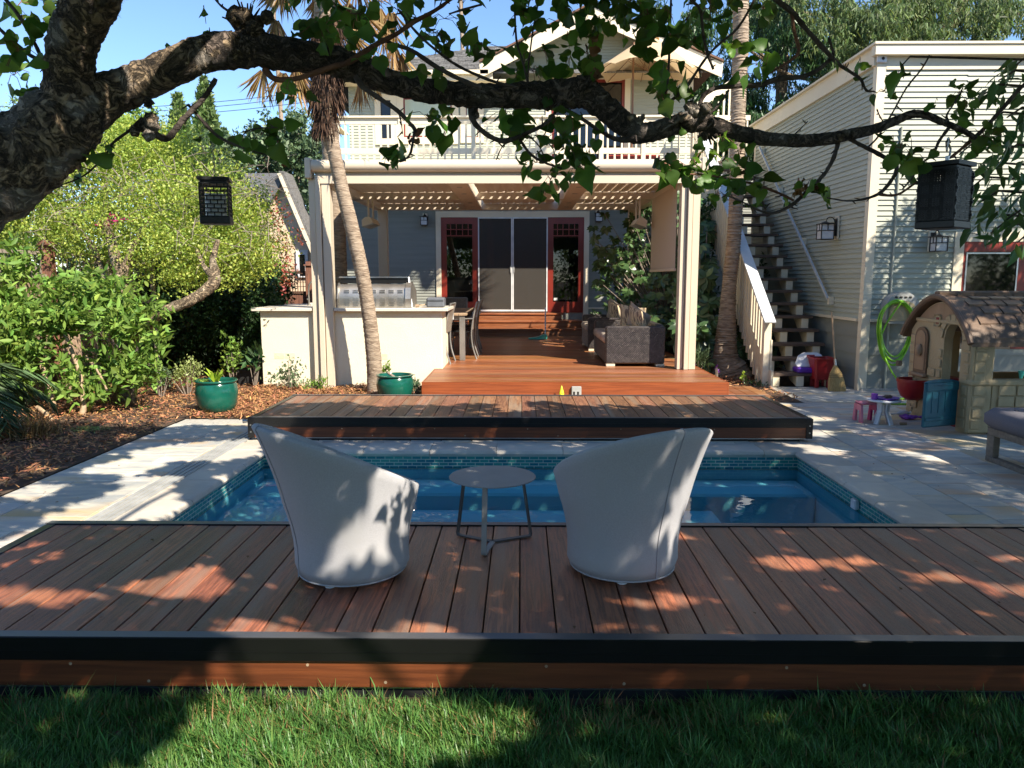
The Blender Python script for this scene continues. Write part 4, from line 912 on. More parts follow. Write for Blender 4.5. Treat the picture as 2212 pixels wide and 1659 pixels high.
# upper storey
UY = 19.0
def onU(x, y, Y=UY): return at(x, y, Y=Y)
s = MB(); zu0, zu1 = 4.1, 6.3
gx0 = -.95; pk = (1.58, 7.55); ge = 4.46
lap(s, 'x', UY, WX0 + .15, 4.05, zu0, zu1, -1)
z = zu1
while z < pk[1] - .15:
    f_ = (z - zu1) / (pk[1] - zu1 + .1); lap(s, 'x', UY, gx0 + .2 + (pk[0] - gx0 - .2) * f_, 4.25 - (4.25 - pk[0]) * f_, z, z + .068, -1); z += .068
build('upper_wall', s, M['siding'], house)
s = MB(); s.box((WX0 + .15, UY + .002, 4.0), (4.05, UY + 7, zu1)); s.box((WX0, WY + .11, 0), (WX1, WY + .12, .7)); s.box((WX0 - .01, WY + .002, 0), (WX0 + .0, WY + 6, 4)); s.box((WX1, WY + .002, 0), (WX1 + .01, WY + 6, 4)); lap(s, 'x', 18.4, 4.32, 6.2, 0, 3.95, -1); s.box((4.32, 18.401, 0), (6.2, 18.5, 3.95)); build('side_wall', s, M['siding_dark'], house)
# rake boards and gable soffit
ry = 18.35
for (xa, za), (xb, zb) in ((pk, (gx0, 6.30)), (pk, (ge + .12, 6.30))):
    q = MB(); dx, dz = xb - xa, zb - za; L_ = math.hypot(dx, dz); nx_, nz_ = -dz / L_, dx / L_
    if nz_ > 0: nx_, nz_ = -nx_, -nz_
    h = .30; q.prism([(xa, za + .12), (xb, zb + .12), (xb + nx_ * h * .2, zb + .12 - h), (xa, za + .12 - h * 1.06)], 'y', ry - .03, ry); build('rake_board', q, M['cream_trim'], house)
    q = MB(); q.prism([(xa, za + .15), (xb, zb + .15), (xb, zb + .19), (xa, za + .19)], 'y', ry - .08, 24.5); build('gable_roof', q, M['shingle_brown'], house)
    q = MB(); q.prism([(xa, za + .10), (xb, zb + .10), (xb, zb + .145), (xa, za + .145)], 'y', ry, UY + .02); build('soffit', q, M['cream_trim'], house)
q = MB(); q.box((3.92, UY - .03, 6.0), (4.06, UY, 6.62)); build('corner_trim', q, M['cream_trim'], house)
# main hipped roof with real courses of shingle
rf = MB(); ex0, ex1, ey, ez = -4.75, 1.2, 18.45, 6.26; ry_, rz = 23.4, 8.25; rx0 = -.95
n = 30; rg = random.Random(4)
for i in range(n):
    f0, f1 = i / n, (i + 1) / n; ya, yb = ey + (ry_ - ey) * f0, ey + (ry_ - ey) * f1; za, zb = ez + (rz - ez) * f0, ez + (rz - ez) * f1; xa = ex0 + (rx0 - ex0) * f0; xb = ex0 + (rx0 - ex0) * f1
    x = xa - rg.random() * .1
    while x < 4.5:
        w_ = rg.uniform(.14, .24); l = max(x, xa + (xb - xa) * 0); o = rg.uniform(0, .012)
        if x + w_ > xa: rf.add([(max(x, xa), ya, za + .018 + o), (x + w_ - .006, ya, za + .018 + o), (x + w_ - .006, yb, zb), (max(x, xb), yb, zb), (max(x, xa), ya, za - .01), (x + w_ - .006, ya, za - .01)], [(0, 1, 2, 3), (4, 5, 1, 0)])
        x += w_
rf.add([(ex0, ey, ez - .02), (ex0, ey + 9.9, ez - .02), (rx0, ry_, rz - .01)], [(0, 1, 2)]); rf.add([(rx0, ry_, rz), (4.5, ry_, rz), (4.5, ry_ + 5, ez), (ex0, ry_ + 5, ez)], [(0, 1, 2, 3)])
build('roof', rf, M['shingle'], house)
q = MB(); q.box((ex0, ey - .03, ez - .17), (gx0 + .3, ey, ez - .0)); q.box((ex0, ey, ez - .17), (gx0 + .6, UY, ez - .14)); q.box((ex0, ey - .13, ez - .05), (gx0 + .2, ey - .031, ez + .04)); q.box((ex0 - .02, ey, ez - .17), (ex0, ey + 8, ez)); build('eave_trim', q, M['cream_trim'], house)
q = MB()
for dx_ in (0, .12, .24): q.tube([(.95 + dx_, 24.2, 8.2), (.95 + dx_, 24.2, 8.75)], .04, 8)
build('roof_vent', q, M['lamp_iron'], house)
# windows of the upper floor
def window(x0, x1, z0, z1, Y, frame, glassm, trim=.11, fw=.05, name='window', rails=()):
    q = MB(); y0 = Y - .035
    q.box((x0 - trim, y0, z0 - trim), (x0, Y, z1 + trim)); q.box((x1, y0, z0 - trim), (x1 + trim, Y, z1 + trim)); q.box((x0, y0, z1), (x1, Y, z1 + trim)); q.box((x0, y0, z0 - trim), (x1, Y, z0))
    o = build(name, q, M['cream_trim'], house)
    q = MB(); q.box((x0, Y - .02, z0), (x0 + fw, Y - .001, z1)); q.box((x1 - fw, Y - .02, z0), (x1, Y - .001, z1)); q.box((x0 + fw, Y - .02, z1 - fw), (x1 - fw, Y - .001, z1)); q.box((x0 + fw, Y - .02, z0), (x1 - fw, Y - .001, z0 + fw))
    for r in rails: q.box((x0 + fw, Y - .02, r - .02), (x1 - fw, Y - .001, r + .02))
    build('sash', q, frame, o); q = MB(); q.box((x0 + fw, Y - .012, z0 + fw), (x1 - fw, Y - .006, z1 - fw)); build('pane', q, glassm, o); return o
a = onU(824, 300); b = onU(844, 217); window(a.x, b.x, a.z, b.z, UY - .012, M['lamp_iron'], M['garage_pane'], .14, .02)
a = onU(873, 297); b = onU(976, 212); window(a.x, b.x, a.z, b.z, UY - .012, M['red_paint'], M['blind_pane'], .16, .035)
a = onU(1007, 297); b = onU(1033, 212); window(a.x, b.x, a.z, b.z, UY - .012, M['red_paint'], M['blind_pane'], .13, .02)
a = onU(1190, 345); b = onU(1350, 172); window(a.x, b.x, 4.16, b.z, UY - .012, M['red_paint'], M['garage_pane'], .13, .07, 'balcony_door')

# ================================================================ balcony
BY, bx0, bx1 = 17.0, -4.24, 4.0
q = MB(); q.box((bx0, BY, 3.84), (bx1, UY, 4.09)); q.box((bx0 - .01, BY - .03, 3.9), (bx1 + .01, BY, 4.1)); bal = build('balcony', q, M['cream_trim'], house)
rail = MB(); zt_, zb_ = 4.98, 4.24
rail.bbox((bx0 - .04, BY - .02, zt_), (bx1 + .04, BY + .14, zt_ + .045), .006); rail.box((bx0, BY + .03, zt_ - .12), (bx1, BY + .07, zt_)); rail.box((bx0, BY + .03, zb_), (bx1, BY + .07, zb_ + .12))
rail.bbox((bx0 - .04, BY + .14, zt_), (bx0 + .12, UY, zt_ + .045), .006); rail.box((bx0 + .03, BY + .1, zb_), (bx0 + .06, UY, zb_ + .1)); build('handrail', rail, M['cream_trim'], bal)
ps = [bx0 + .05, -2.58, -1.02, .35, 1.72, 2.62, bx1 - .06]
for x in ps:
    q = MB(); q.box((x - .045, BY + .005, 4.1), (x + .045, BY + .095, zt_)); build('post', q, M['cream_trim'], bal)
x = bx0 + .17
while x < bx1 - .1:
    if all(abs(x - p_) > .09 for p_ in ps):
        q = MB(); q.box((x - .02, BY + .037, zb_ + .12), (x + .02, BY + .063, zt_ - .12)); q.box((x - .02, BY + .037, 4.1), (x + .02, BY + .063, zb_)); build('baluster', q, M['cream_trim'], bal)
    x += .152
# parasol on the balcony
a = at(1366, 240, Y=18.0); top = at(1371, 76, Y=18.0)
um = thing('parasol', 'tan cloth parasol with scalloped edge open on the balcony', 'umbrella', (a.x, 18.0, 4.1))
tilt = Matrix.Translation((a.x, 18, 0)) @ Matrix.Rotation(rad(3), 4, 'Y') @ Matrix.Translation((-a.x, -18, 0))
q = MB(); q.tube([(a.x, 18, 4.1), (a.x, 18, top.z - .15)], .024, 10); build('pole', q, M['umbrella_wood'], um, smooth=True)
q = MB(); R0 = 1.16; ng, nr_ = 48, 8; v = []; f = []; tz = top.z
for i in range(nr_ + 1):
    fr_ = i / nr_
    for k in range(ng):
        t_ = 2 * math.pi * k / ng; ph = (k % 6) / 6; sag = math.sin(math.pi * ph)
        r = R0 * fr_ * (1 - .06 * sag * fr_); z_ = tz - .85 * fr_ ** 1.15 + .10 * sag * fr_ ** 3
        v.append((a.x + r * math.cos(t_), 18 + r * math.sin(t_), z_))
for i in range(nr_):
    for k in range(ng): k2 = (k + 1) % ng; f.append((i * ng + k, (i + 1) * ng + k, (i + 1) * ng + k2, i * ng + k2))
o0 = len(v); v2 = [(p_[0], p_[1], p_[2] - .006) for p_ in v]; q.add(v, f)
for k in range(ng): pass
q.tf(tilt); build('canopy', q, M['umbrella_cloth'], um, smooth=60)
q = MB(); q.lathe([(.21, -.10), (.1, -.03), (.0, .02)], 24, (a.x, 18, tz + .03)); q.tf(tilt); build('vent_cap', q, M['umbrella_cloth'], um)
for k in range(8):
    t_ = 2 * math.pi * k / 8; q = MB(); e_ = (a.x + R0 * .97 * math.cos(t_), 18 + R0 * .97 * math.sin(t_), tz - .835); q.tube([(a.x, 18, tz - .03), e_], .008, 5); mid = tuple((p_ + q_) / 2 for p_, q_ in zip((a.x, 18, tz - .08), e_)); q.tube([(a.x, 18, tz - .75), mid], .007, 5); q.tf(tilt); build('rib', q, M['umbrella_wood'], um)
# wicker lounger glimpsed behind the railing
q = MB(); q.bbox((1.9, 17.7, 4.2), (3.1, 18.4, 4.32), .02); q.box((1.95, 17.75, 4.1), (2.0, 17.8, 4.2)); q.box((3.0, 17.75, 4.1), (3.05, 17.8, 4.2)); q.box((1.95, 18.3, 4.1), (2.0, 18.35, 4.2)); q.box((3.0, 18.3, 4.1), (3.05, 18.35, 4.2))
tag(build('low_table', q, M['red_paint'], loc=(2.5, 18, 4.1)), 'low dark red table on the balcony behind the railing below the parasol', 'table')

# ================================================================ pergola in front of the house
pg = thing('pergola', 'tan metal louvred pergola over the terrace deck', 'pergola', (-.2, 13, 0))
FY, RY, ZB, ZT = 11.1, 15.6, 2.93, 3.14; X0, X1 = -2.90, 2.42
def post(x0, x1, y0, y1, z0, z1=ZB, grooves=True):
    q = MB(); q.bbox((x0, y0, z0), (x1, y1, z1), .006)
    build('post', q, M['tan_metal'], pg)
def post_front(x0, x1, z0):
    w_ = x1 - x0; q = MB(); q.bbox((x0, FY, z0), (x0 + w_ * .30, FY + .17, ZB + .05), .004); q.bbox((x0 + w_ * .34, FY - .05, z0), (x0 + w_ * .58, FY + .17, ZB + .05), .004); q.bbox((x0 + w_ * .62, FY - .02, z0), (x1, FY + .17, ZB + .05), .004); q.box((x0 + .01, FY + .03, z0), (x1 - .01, FY + .16, ZB + .04)); build('post', q, M['tan_metal'], pg)
post_front(-3.0, -2.70, 0.0); post_front(2.26, 2.52, .287)
post(-2.82, -2.64, RY - .2, RY, .287); post(2.12, 2.30, RY - .2, RY, .287)
q = MB(); q.tube([(X0 - .03, FY - .02, 3.155), (X1 + .08, FY - .02, 3.155)], .085, 20); build('roller_tube', q, M['tan_metal'], pg, smooth=True)
q = MB(); q.bbox((X0 - .12, FY - .10, 2.98), (X0 - .035, FY + .12, 3.26), .01); q.bbox((X1 + .085, FY - .1, 2.98), (X1 + .15, FY + .12, 3.26), .01); build('roller_bracket', q, M['tan_metal'], pg)
q = MB(); q.box((X0, FY - .03, 2.93), (X1, FY + .13, 3.02)); q.box((X0, FY + .02, 3.02), (X1, FY + .13, 3.11)); q.box((X0, FY - .035, 2.915), (X1, FY - .0305, 2.945)); build('front_beam', q, M['tan_metal'], pg)
q = MB(); q.box((X0, RY - .16, ZB), (X1, RY, ZT)); build('rear_beam', q, M['tan_metal'], pg)
q = MB(); q.box((X0, 13.45, ZB), (X1, 13.62, ZT)); build('middle_beam', q, M['tan_metal'], pg)
for x in (X0, X1 - .16): q = MB(); q.box((x, FY + .131, ZB), (x + .16, RY - .16, ZT)); build('side_beam', q, M['tan_metal'], pg)
for x in (-1.05, .72):
    q = MB(); q.box((x, FY + .13, ZB + .003), (x + .28, 13.45, ZT - .01)); q.box((x, 13.62, ZB + .003), (x + .28, RY - .16, ZT - .01)); o = build('cross_beam', q, M['tan_metal'], pg)
    q = MB()
    for y in (11.7, 12.6, 14.1, 14.9): q.tube([(x + .14, y, ZB + .0035), (x + .14, y, ZB - .002)], .045, 14)
    build('downlight', q, M['grey_plastic'], o)
q = MB()
for y0, y1 in ((FY + .14, 13.44), (13.63, RY - .17)):
    x = X0 + .2
    while x < X1 - .2:
        if not any(c - .02 < x < c + .3 for c in (-1.05, .72)):
            v = []
            s_ = (x * 7.3) % 1
            q.box((x - .078, y1 - .09, 3.05), (x + .025, y1 - .045, 3.06)); q.box((x - .078, y1 - .045, 3.05), (x + .079, y1, 3.06))
            for yy in (y0, y1 - .09):
                for u, zz in ((-.085, 3.030), (-.03, 3.045), (.03, 3.05), (.085, 3.06), (.085, 3.072), (.03, 3.062), (-.03, 3.057), (-.085, 3.042)): v.append((x + u, yy, zz))
            q.add(v, [(i, (i + 1) % 8, (i + 1) % 8 + 8, i + 8) for i in range(8)] + [tuple(range(7, -1, -1)), tuple(range(8, 16))])
        x += .148
build('louvres', q, M['tan_metal'], pg)
q = MB(); q.bbox((X0 + .2, FY + .16, 3.09), (X0 + .25, RY - .2, 3.125), .003)
build('louvre_rail', q, M['tan_metal'], pg)
sh = thing('side_blind', 'tan roller blind hanging half down on the right side of the pergola', 'blind', (2.25, 12, 2.9))
q = MB(); q.box((2.228, FY + .18, 1.74), (2.232, 13.4, 2.92)); build('fabric', q, M['shade_fabric'], sh)
q = MB(); q.bbox((2.212, FY + .18, 1.70), (2.248, 13.4, 1.74), .006); build('bottom_bar', q, M['tan_metal'], sh)
def heater(label, x, y, sg, mt):
    t = thing('patio_heater', label, 'heater', (x, y, 2.9), 'infrared heaters under the pergola'); z = 2.47
    q = MB(); q.prism([(x - .10, z), (x + .10, z), (x + .075, z + .10), (x, z + .13), (x - .075, z + .10)], 'y', y - .32, y + .32); q.tf(Matrix.Translation((x, y, z)) @ Matrix.Rotation(rad(18 * sg), 4, 'Y') @ Matrix.Translation((-x, -y, -z))); build('housing', q, mt, t)
    q = MB()
    for k in range(9): q.box((x - .09, y - .30 + k * .072, z - .012), (x + .09, y - .294 + k * .072, z - .002))
    q.tube([(x - .03, y - .3, z + .01), (x - .03, y + .3, z + .01)], .012, 8); q.tube([(x + .03, y - .3, z + .01), (x + .03, y + .3, z + .01)], .012, 8); q.tf(Matrix.Translation((x, y, z)) @ Matrix.Rotation(rad(18 * sg), 4, 'Y') @ Matrix.Translation((-x, -y, -z))); build('grille', q, M['silver_metal'], t)
    for dy in (-.2, .2): q = MB(); q.box((x - .02, y + dy - .03, z + .1), (x + .005, y + dy + .03, 2.93)); build('hanger', q, mt, t)
heater('grey infrared heater hanging under the left side of the pergola', -2.52, 13.2, -1, M['tan_metal'])
heater('white infrared heater hanging under the right side of the pergola by the blind', 2.0, 13.4, 1, M['white_plastic'])

# ================================================================ wall lamps
def wall_lamp(label, x, y, z, ax, s=1.0):
    """ax 'y': mounted on a wall facing the camera; 'x': on a wall facing left"""
    t = thing('wall_lamp', label, 'lamp', (x, y, z), 'craftsman lanterns on the walls')
    q = MB(); q.bbox((-.055 * s, -.03, -.14 * s), (.055 * s, -.005, .14 * s), .004); bp_ = MB(); bp_.v = q.v; bp_.f = q.f
    pl_ = MB(); pl_.box((-.035 * s, -.045, -.10 * s), (.035 * s, -.031, .11 * s))
    arm = MB(); arm.tube(smooth_path([(0, -.04, .06 * s), (0, -.09, .12 * s), (0, -.16, .12 * s), (0, -.19, .06 * s)], 5), .007, 7)
    roof = MB(); roof.bbox((-.10 * s, -.29, .04 * s), (.10 * s, -.09, .052 * s), .003); roof.lathe([(.075 * s, .052 * s), (.02, .075 * s), (.0, .08 * s)], 4, (0, -.19, 0))
    fr_ = MB(); h0, h1, e = -.14 * s, .04 * s, .075 * s; cy = -.19
    for sx in (-1, 1):
        for sy in (-1, 1): fr_.box((sx * e - .006, cy + sy * e - .006, h0), (sx * e + .006, cy + sy * e + .006, h1))
    for zz in (h0, h1 - .075 * s):
        for sg in (-1, 1): fr_.box((-e, cy + sg * e - .005, zz - .005), (e, cy + sg * e + .005, zz + .006)); fr_.box((sg * e - .005, cy - e, zz - .005), (sg * e + .005, cy + e, zz + .006))
    for sg in (-1, 1): fr_.box((-.005, cy + sg * e - .005, h1 - .075 * s), (.005, cy + sg * e + .005, h1)); fr_.box((sg * e - .005, cy - .005, h1 - .075 * s), (sg * e + .005, cy + .005, h1))
    gl_ = MB(); gl_.box((-e + .004, cy - e + .004, h0 + .004), (e - .004, cy + e - .004, h1 - .002))
    for nm, mb, mt in (('back_plate', bp_, 'cream_trim'), ('mount', pl_, 'lamp_iron'), ('arm', arm, 'lamp_iron'), ('roof', roof, 'lamp_iron'), ('cage', fr_, 'lamp_iron'), ('glass', gl_, 'lamp_glass')):
        mb.tf(Matrix.Translation((x, y, z)) @ (Matrix.Rotation(rad(-90), 4, 'Z') if ax == 'x' else Matrix.Identity(4))); build(nm, mb, M[mt], t)
a = at(918, 474, Y=18.55); wall_lamp('dark lantern on the house wall left of the doors', a.x, 18.59, a.z, 'y', 1.0)
a = at(1292, 466, Y=18.55); wall_lamp('dark lantern on the house wall right of the doors', a.x, 18.59, a.z, 'y', 1.0)
GX, GY, GZ = 4.85, 11.0, 4.70
a = at(1812, 492, X=GX); wall_lamp('lantern on a curved arm on the shaded side of the garage beside the stairs', GX - .012, a.y, a.z, 'x', 1.25)
a = at(2020, 520, Y=10.9); wall_lamp('lantern on the front of the garage below the large hanging lantern', a.x, GY - .012, a.z, 'y', 1.05)

# ================================================================ garage with the tall flat top
gar = thing('garage', 'tall flat topped grey green outbuilding with cream corner boards on the right', 'building', (8, 14, 0))
wx0, wx1, wz0, wz1 = at(2068, 690, Y=GY).x, at(2165, 690, Y=GY).x, 1.35, at(2100, 522, Y=GY).z
s = MB(); e = .072; gz0 = 1.02
lap(s, 'x', GY, GX + .08, wx0 - .12, gz0, GZ - .3, -1, e, .018); lap(s, 'x', GY, wx1 + .5, 14, gz0, GZ - .3, -1, e, .018); lap(s, 'x', GY, wx0 - .12, wx1 + .5, wz1 + .13, GZ - .3, -1, e, .018)
lap(s, 'y', GX, GY + .06, 16.5, gz0, GZ - .22, -1, e, .018)
build('upper_siding', s, M['siding'], gar)
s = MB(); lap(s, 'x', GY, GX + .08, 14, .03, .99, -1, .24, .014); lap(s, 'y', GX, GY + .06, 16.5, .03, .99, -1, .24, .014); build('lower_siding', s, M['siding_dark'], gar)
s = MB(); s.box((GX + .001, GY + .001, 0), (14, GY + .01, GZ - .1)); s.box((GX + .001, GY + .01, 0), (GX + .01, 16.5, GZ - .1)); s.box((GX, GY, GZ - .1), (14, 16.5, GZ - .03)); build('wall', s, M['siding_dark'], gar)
s = MB(); s.box((GX - .02, GY - .025, .0), (GX + .10, GY, GZ - .02)); s.box((GX - .0205, GY, .0), (GX, GY + .09, GZ - .02)); build('corner_board', s, M['cream_trim'], gar)
s = MB(); s.box((GX - .02, 16.4, 0), (GX, 16.5, GZ - .1)); build('corner_board', s, M['cream_trim'], gar)
s = MB(); s.box((GX + .1, GY - .05, .985), (wx0 - .12, GY, 1.025)); s.box((GX - .045, GY + .09, .985), (GX, 16.4, 1.025)); build('belt_trim', s, M['cream_trim'], gar)
s = MB(); s.box((GX + .10, GY - .03, GZ - .30), (14, GY, GZ - .13)); s.box((GX - .10, GY - .13, GZ - .13), (14.1, GY, GZ)); s.box((GX - .06, GY, GZ - .24), (GX, 16.5, GZ)); s.box((GX - .12, GY - .15, GZ), (14.1, 16.6, GZ + .03)); build('parapet_trim', s, M['cream_trim'], gar)
s = MB(); s.box((GX + .02, GY - .06, -.02), (14, GY - .0, .03)); build('footing', s, M['concrete'], gar)
q = MB(); tr = .13
q.box((wx0 - tr, GY - .03, .6), (wx0, GY, wz1 + tr)); q.box((wx0, GY - .03, wz1), (wx1 + .55, GY, wz1 + tr)); q.box((wx1 + .36, GY - .03, .6), (wx1 + .55, GY, wz1)); o = build('window', q, M['cream_trim'], gar)
q = MB(); q.box((wx0, GY - .02, .6), (wx0 + .04, GY - .001, wz1)); q.box((wx0 + .04, GY - .02, wz1 - .14), (wx1 + .36, GY - .001, wz1)); q.box((wx1 + .14, GY - .02, .6), (wx1 + .36, GY - .001, wz1 - .14)); build('sash', q, M['red_paint'], o)
q = MB(); q.box((wx0 + .04, GY - .03, wz1 - .17), (wx1 + .14, GY - .021, wz1 - .15)); q.box((wx0 + .04, GY - .03, .8), (wx0 + .06, GY - .021, wz1 - .17)); q.box((wx1 + .12, GY - .03, .8), (wx1 + .14, GY - .021, wz1 - .17)); build('screen_frame', q, M['silver_metal'], o)
q = MB(); q.box((wx0 + .04, GY - .014, .6), (wx1 + .14, GY - .008, wz1 - .14)); build('pane', q, M['garage_pane'], o)
s = MB(); s.box((wx0 - .0, GY + .011, .6), (wx1 + .4, GY + .03, wz1)); 
q = MB(); q.box((wx1 + .62, GY - .04, 0), (wx1 + .78, GY, wz1 + .0)); build('door_trim', q, M['cream_trim'], gar)
a = at(1915, 130, Y=GY - .03); b = at(1888, 100, Y=GY - .03)
q = MB(); x = at(1892, 120, Y=GY).x; z = at(1892, 122, Y=GY).z; q.bbox((x - .0, GY - .06, z - .09), (x + .13, GY - .026, z + .09), .006)
o = tag(build('camera_box', q, M['white_plastic'], loc=(x, GY, z)), 'small white box with two dark lenses at the top corner of the garage', 'camera box')
q = MB()
for zz in (-.04, .04): q.tube([(x + .075, GY - .064, z + zz), (x + .075, GY - .058, z + zz)], .02, 12)
build('lens', q, M['lamp_iron'], o)
q = MB(); cx = at(1941, 350, Y=GY).x; q.tube([(cx, GY - .03, .0), (cx, GY - .03, 3.65)], .014, 8); build('conduit', q, M['siding'], gar, smooth=True)
# pale handrail pole on the garage side
q = MB(); p0 = at(1640, 318, X=GX - .1); p1 = at(1788, 645, X=GX - .1); q.obox(p0, p1, .028, .036); t = thing('wall_handrail', 'pale sloping pole handrail on the shaded side of the garage', 'handrail', tuple(p1)); build('pole', q, M['white_cap'], t)
for f_ in (.0, .33, .67, .98): p = p1.lerp(p0, f_); q = MB(); q.box((GX - .09, p.y - .03, p.z - .09), (GX - .015, p.y + .03, p.z + .03)); build('bracket', q, M['cream_trim'], t)

# ================================================================ outside stairs
st = thing('outside_stairs', 'open timber stairs with brown treads and cream stringers climbing beside the garage', 'stairs', (4.2, 14, 0))
N_ = 20; Y0, RU, RI = 11.39, .268, .2; sx0, sx1 = 3.68, 4.70
q0 = None
for i in range(N_):
    q = MB(); y = Y0 + RU * i; z = RI * (i + 1); q.bbox((sx0, y - .02, z - .045), (sx1, y + .125, z), .004); q.bbox((sx0, y + .13, z - .045), (sx1, y + .27, z), .004); build('tread', q, M['tread'], st)
for x in (3.74, 4.10, 4.52):
    q = MB(); pts = [(Y0, 0)]
    for i in range(N_): pts += [(Y0 + RU * i + .0, RI * (i + 1) - .046), (Y0 + RU * (i + 1) + .0, RI * (i + 1) - .046)]
    pts += [(Y0 + RU * N_, RI * N_ - .35), (Y0 + .3, -.0)]
    # build as stepped slabs
    for i in range(N_):
        ya, yb = Y0 + RU * i, Y0 + RU * (i + 1); za = max(0, RI * (i - .7)); zb = max(0, RI * (i + .3))
        q.add([(x, ya, za), (x + .11, ya, za), (x + .11, yb, zb), (x, yb, zb), (x, ya, RI * (i + 1) - .046), (x + .11, ya, RI * (i + 1) - .046), (x + .11, yb, RI * (i + 1) - .046), (x, yb, RI * (i + 1) - .046)],
              [(3, 2, 1, 0), (4, 5, 6, 7), (0, 1, 5, 4), (1, 2, 6, 5), (2, 3, 7, 6), (3, 0, 4, 7)])
    build('stringer', q, M['cream_trim'], st)
q = MB()
for i in range(0, N_, 1):
    y = Y0 + .05 + RU * i; z = RI * (i + 1)
    for k in range(2): yy = y + k * .134; q.box((3.60, yy, z - .38 + k * .1), (3.63, yy + .075, z + .86 + k * .1))
build('balusters', q, M['cream_trim'], st)
q = MB(); zr = .95; q.obox((3.615, Y0 - .06, zr + .02), (3.615, Y0 + RU * N_, zr + RI * N_ + .02), .02, .10); q.obox((3.615, Y0 + .1, .16 + .12), (3.615, Y0 + RU * N_, .16 + RI * N_), .02, .24); build('side_rail', q, M['cream_trim'], st)
q = MB(); q.obox((3.60, Y0 - .22, zr + .02), (3.60, Y0 + RU * N_, zr + RI * N_ + .19), .16, .035); q.tube([(3.52, Y0 - .22, zr + .02), (3.68, Y0 - .22, zr + .02)], .02, 10); build('handrail_cap', q, M['white_cap'], st)
q = MB(); q.bbox((3.56, Y0 - .10, 0), (3.67, Y0 + .0, zr + .02), .006); q.box((3.655, Y0 - .2, 0), (3.69, Y0 - .1, .26)); q.box((3.655, Y0 - .1, 0), (3.69, Y0 - .01, .7)); q.box((3.56, Y0 + RU * N_ - .1, 3.2), (3.67, Y0 + RU * N_, 5.15)); build('newel', q, M['cream_trim'], st)
# upper landing rails
q = MB(); q.box((3.6, 16.8, 3.86), (4.84, 19.0, 4.05)); q.obox((3.7, 17.2, 4.3), (4.8, 17.6, 5.0), .04, .12); q.obox((3.7, 17.2, 5.2), (4.8, 17.6, 5.95), .05, .14)
for k in range(9): f_ = k / 8; q.box((3.74 + 1.04 * f_, 17.22 + .36 * f_, 4.34 + .68 * f_), (3.78 + 1.04 * f_, 17.25 + .36 * f_, 5.2 + .7 * f_))
q.box((4.0, 16.9, 4.05), (4.84, 16.95, 4.14)); q.box((4.0, 16.9, 4.9), (4.84, 16.95, 5.0))
for k in range(7): q.box((4.05 + k * .12, 16.91, 4.1), (4.08 + k * .12, 16.94, 4.9))
build('landing', q, M['cream_trim'], st)
# ================================================================ outdoor kitchen
k1 = thing('kitchen_counter', 'cream stucco barbecue counter with pale stone top right of the leaning palm', 'counter', (-1.9, 11.6, 0), 'cream stucco kitchen counters')
q = MB(); q.bbox((-2.72, 11.16, 0), (-1.14, 12.05, 1.12), .01); build('base', q, M['cream_stucco'], k1)
q = MB(); q.bbox((-2.69, 11.08, 1.122), (-1.05, 12.1, 1.17), .006); build('top', q, M['granite'], k1)
def vent(x, z, parent, w_=.32, yv=11.16):
    q = MB()
    for k in range(5): q.box((x + .01, yv - .005, z + .008 + k * .018), (x + w_ * .48, yv + .003, z + .014 + k * .018)); q.box((x + w_ * .53, yv - .005, z + .008 + k * .018), (x + w_ - .01, yv + .003, z + .014 + k * .018))
    build('vent', q, M['cream_stucco'], parent)
vent(-2.25, .42, k1)
k2 = thing('kitchen_counter', 'cream stucco sink counter with pale stone top at the left end by the hedge', 'counter', (-3.4, 11.6, 0), 'cream stucco kitchen counters')
q = MB(); q.bbox((-3.80, 11.20, 0), (-3.02, 12.9, 1.12), .01); build('base', q, M['cream_stucco'], k2)
q = MB(); q.bbox((-3.90, 11.12, 1.122), (-3.02, 12.95, 1.17), .006); q.box((-3.35, 12.2, 1.172), (-3.02, 12.7, 1.21)); build('top', q, M['granite'], k2)
vent(-3.62, .42, k2, yv=11.20)
q = MB(); a = at(660, 652, Y=11.9); q.tube(smooth_path([(a.x, 12.1, 1.17), (a.x, 12.1, 1.42), (a.x + .03, 12.1, 1.52), (a.x + .11, 12.1, 1.56), (a.x + .19, 12.1, 1.52), (a.x + .22, 12.1, 1.42), (a.x + .22, 12.1, 1.38)], 4), .014, 10); q.tube([(a.x, 12.1, 1.17), (a.x, 12.1, 1.19)], .03, 14); q.tube([(a.x - .03, 12.1, 1.27), (a.x + .01, 12.1, 1.27)], .012, 8)
tag(build('tap', q, M['stainless'], loc=(a.x, 12.1, 1.17), smooth=True), 'curved steel tap on the sink counter', 'tap')
q = MB(); x = a.x + .11; q.tube([(x, 12.3, 1.175), (x, 12.3, 1.30)], .035, 16); t = tag(build('soap_bottle', q, M['bottle_teal'], loc=(x, 12.3, 1.17), smooth=True), 'small teal bottle with white cap beside the tap', 'bottle'); q = MB(); q.tube([(x, 12.3, 1.301), (x, 12.3, 1.335)], .028, 16); build('cap', q, M['white_plastic'], t, smooth=True)
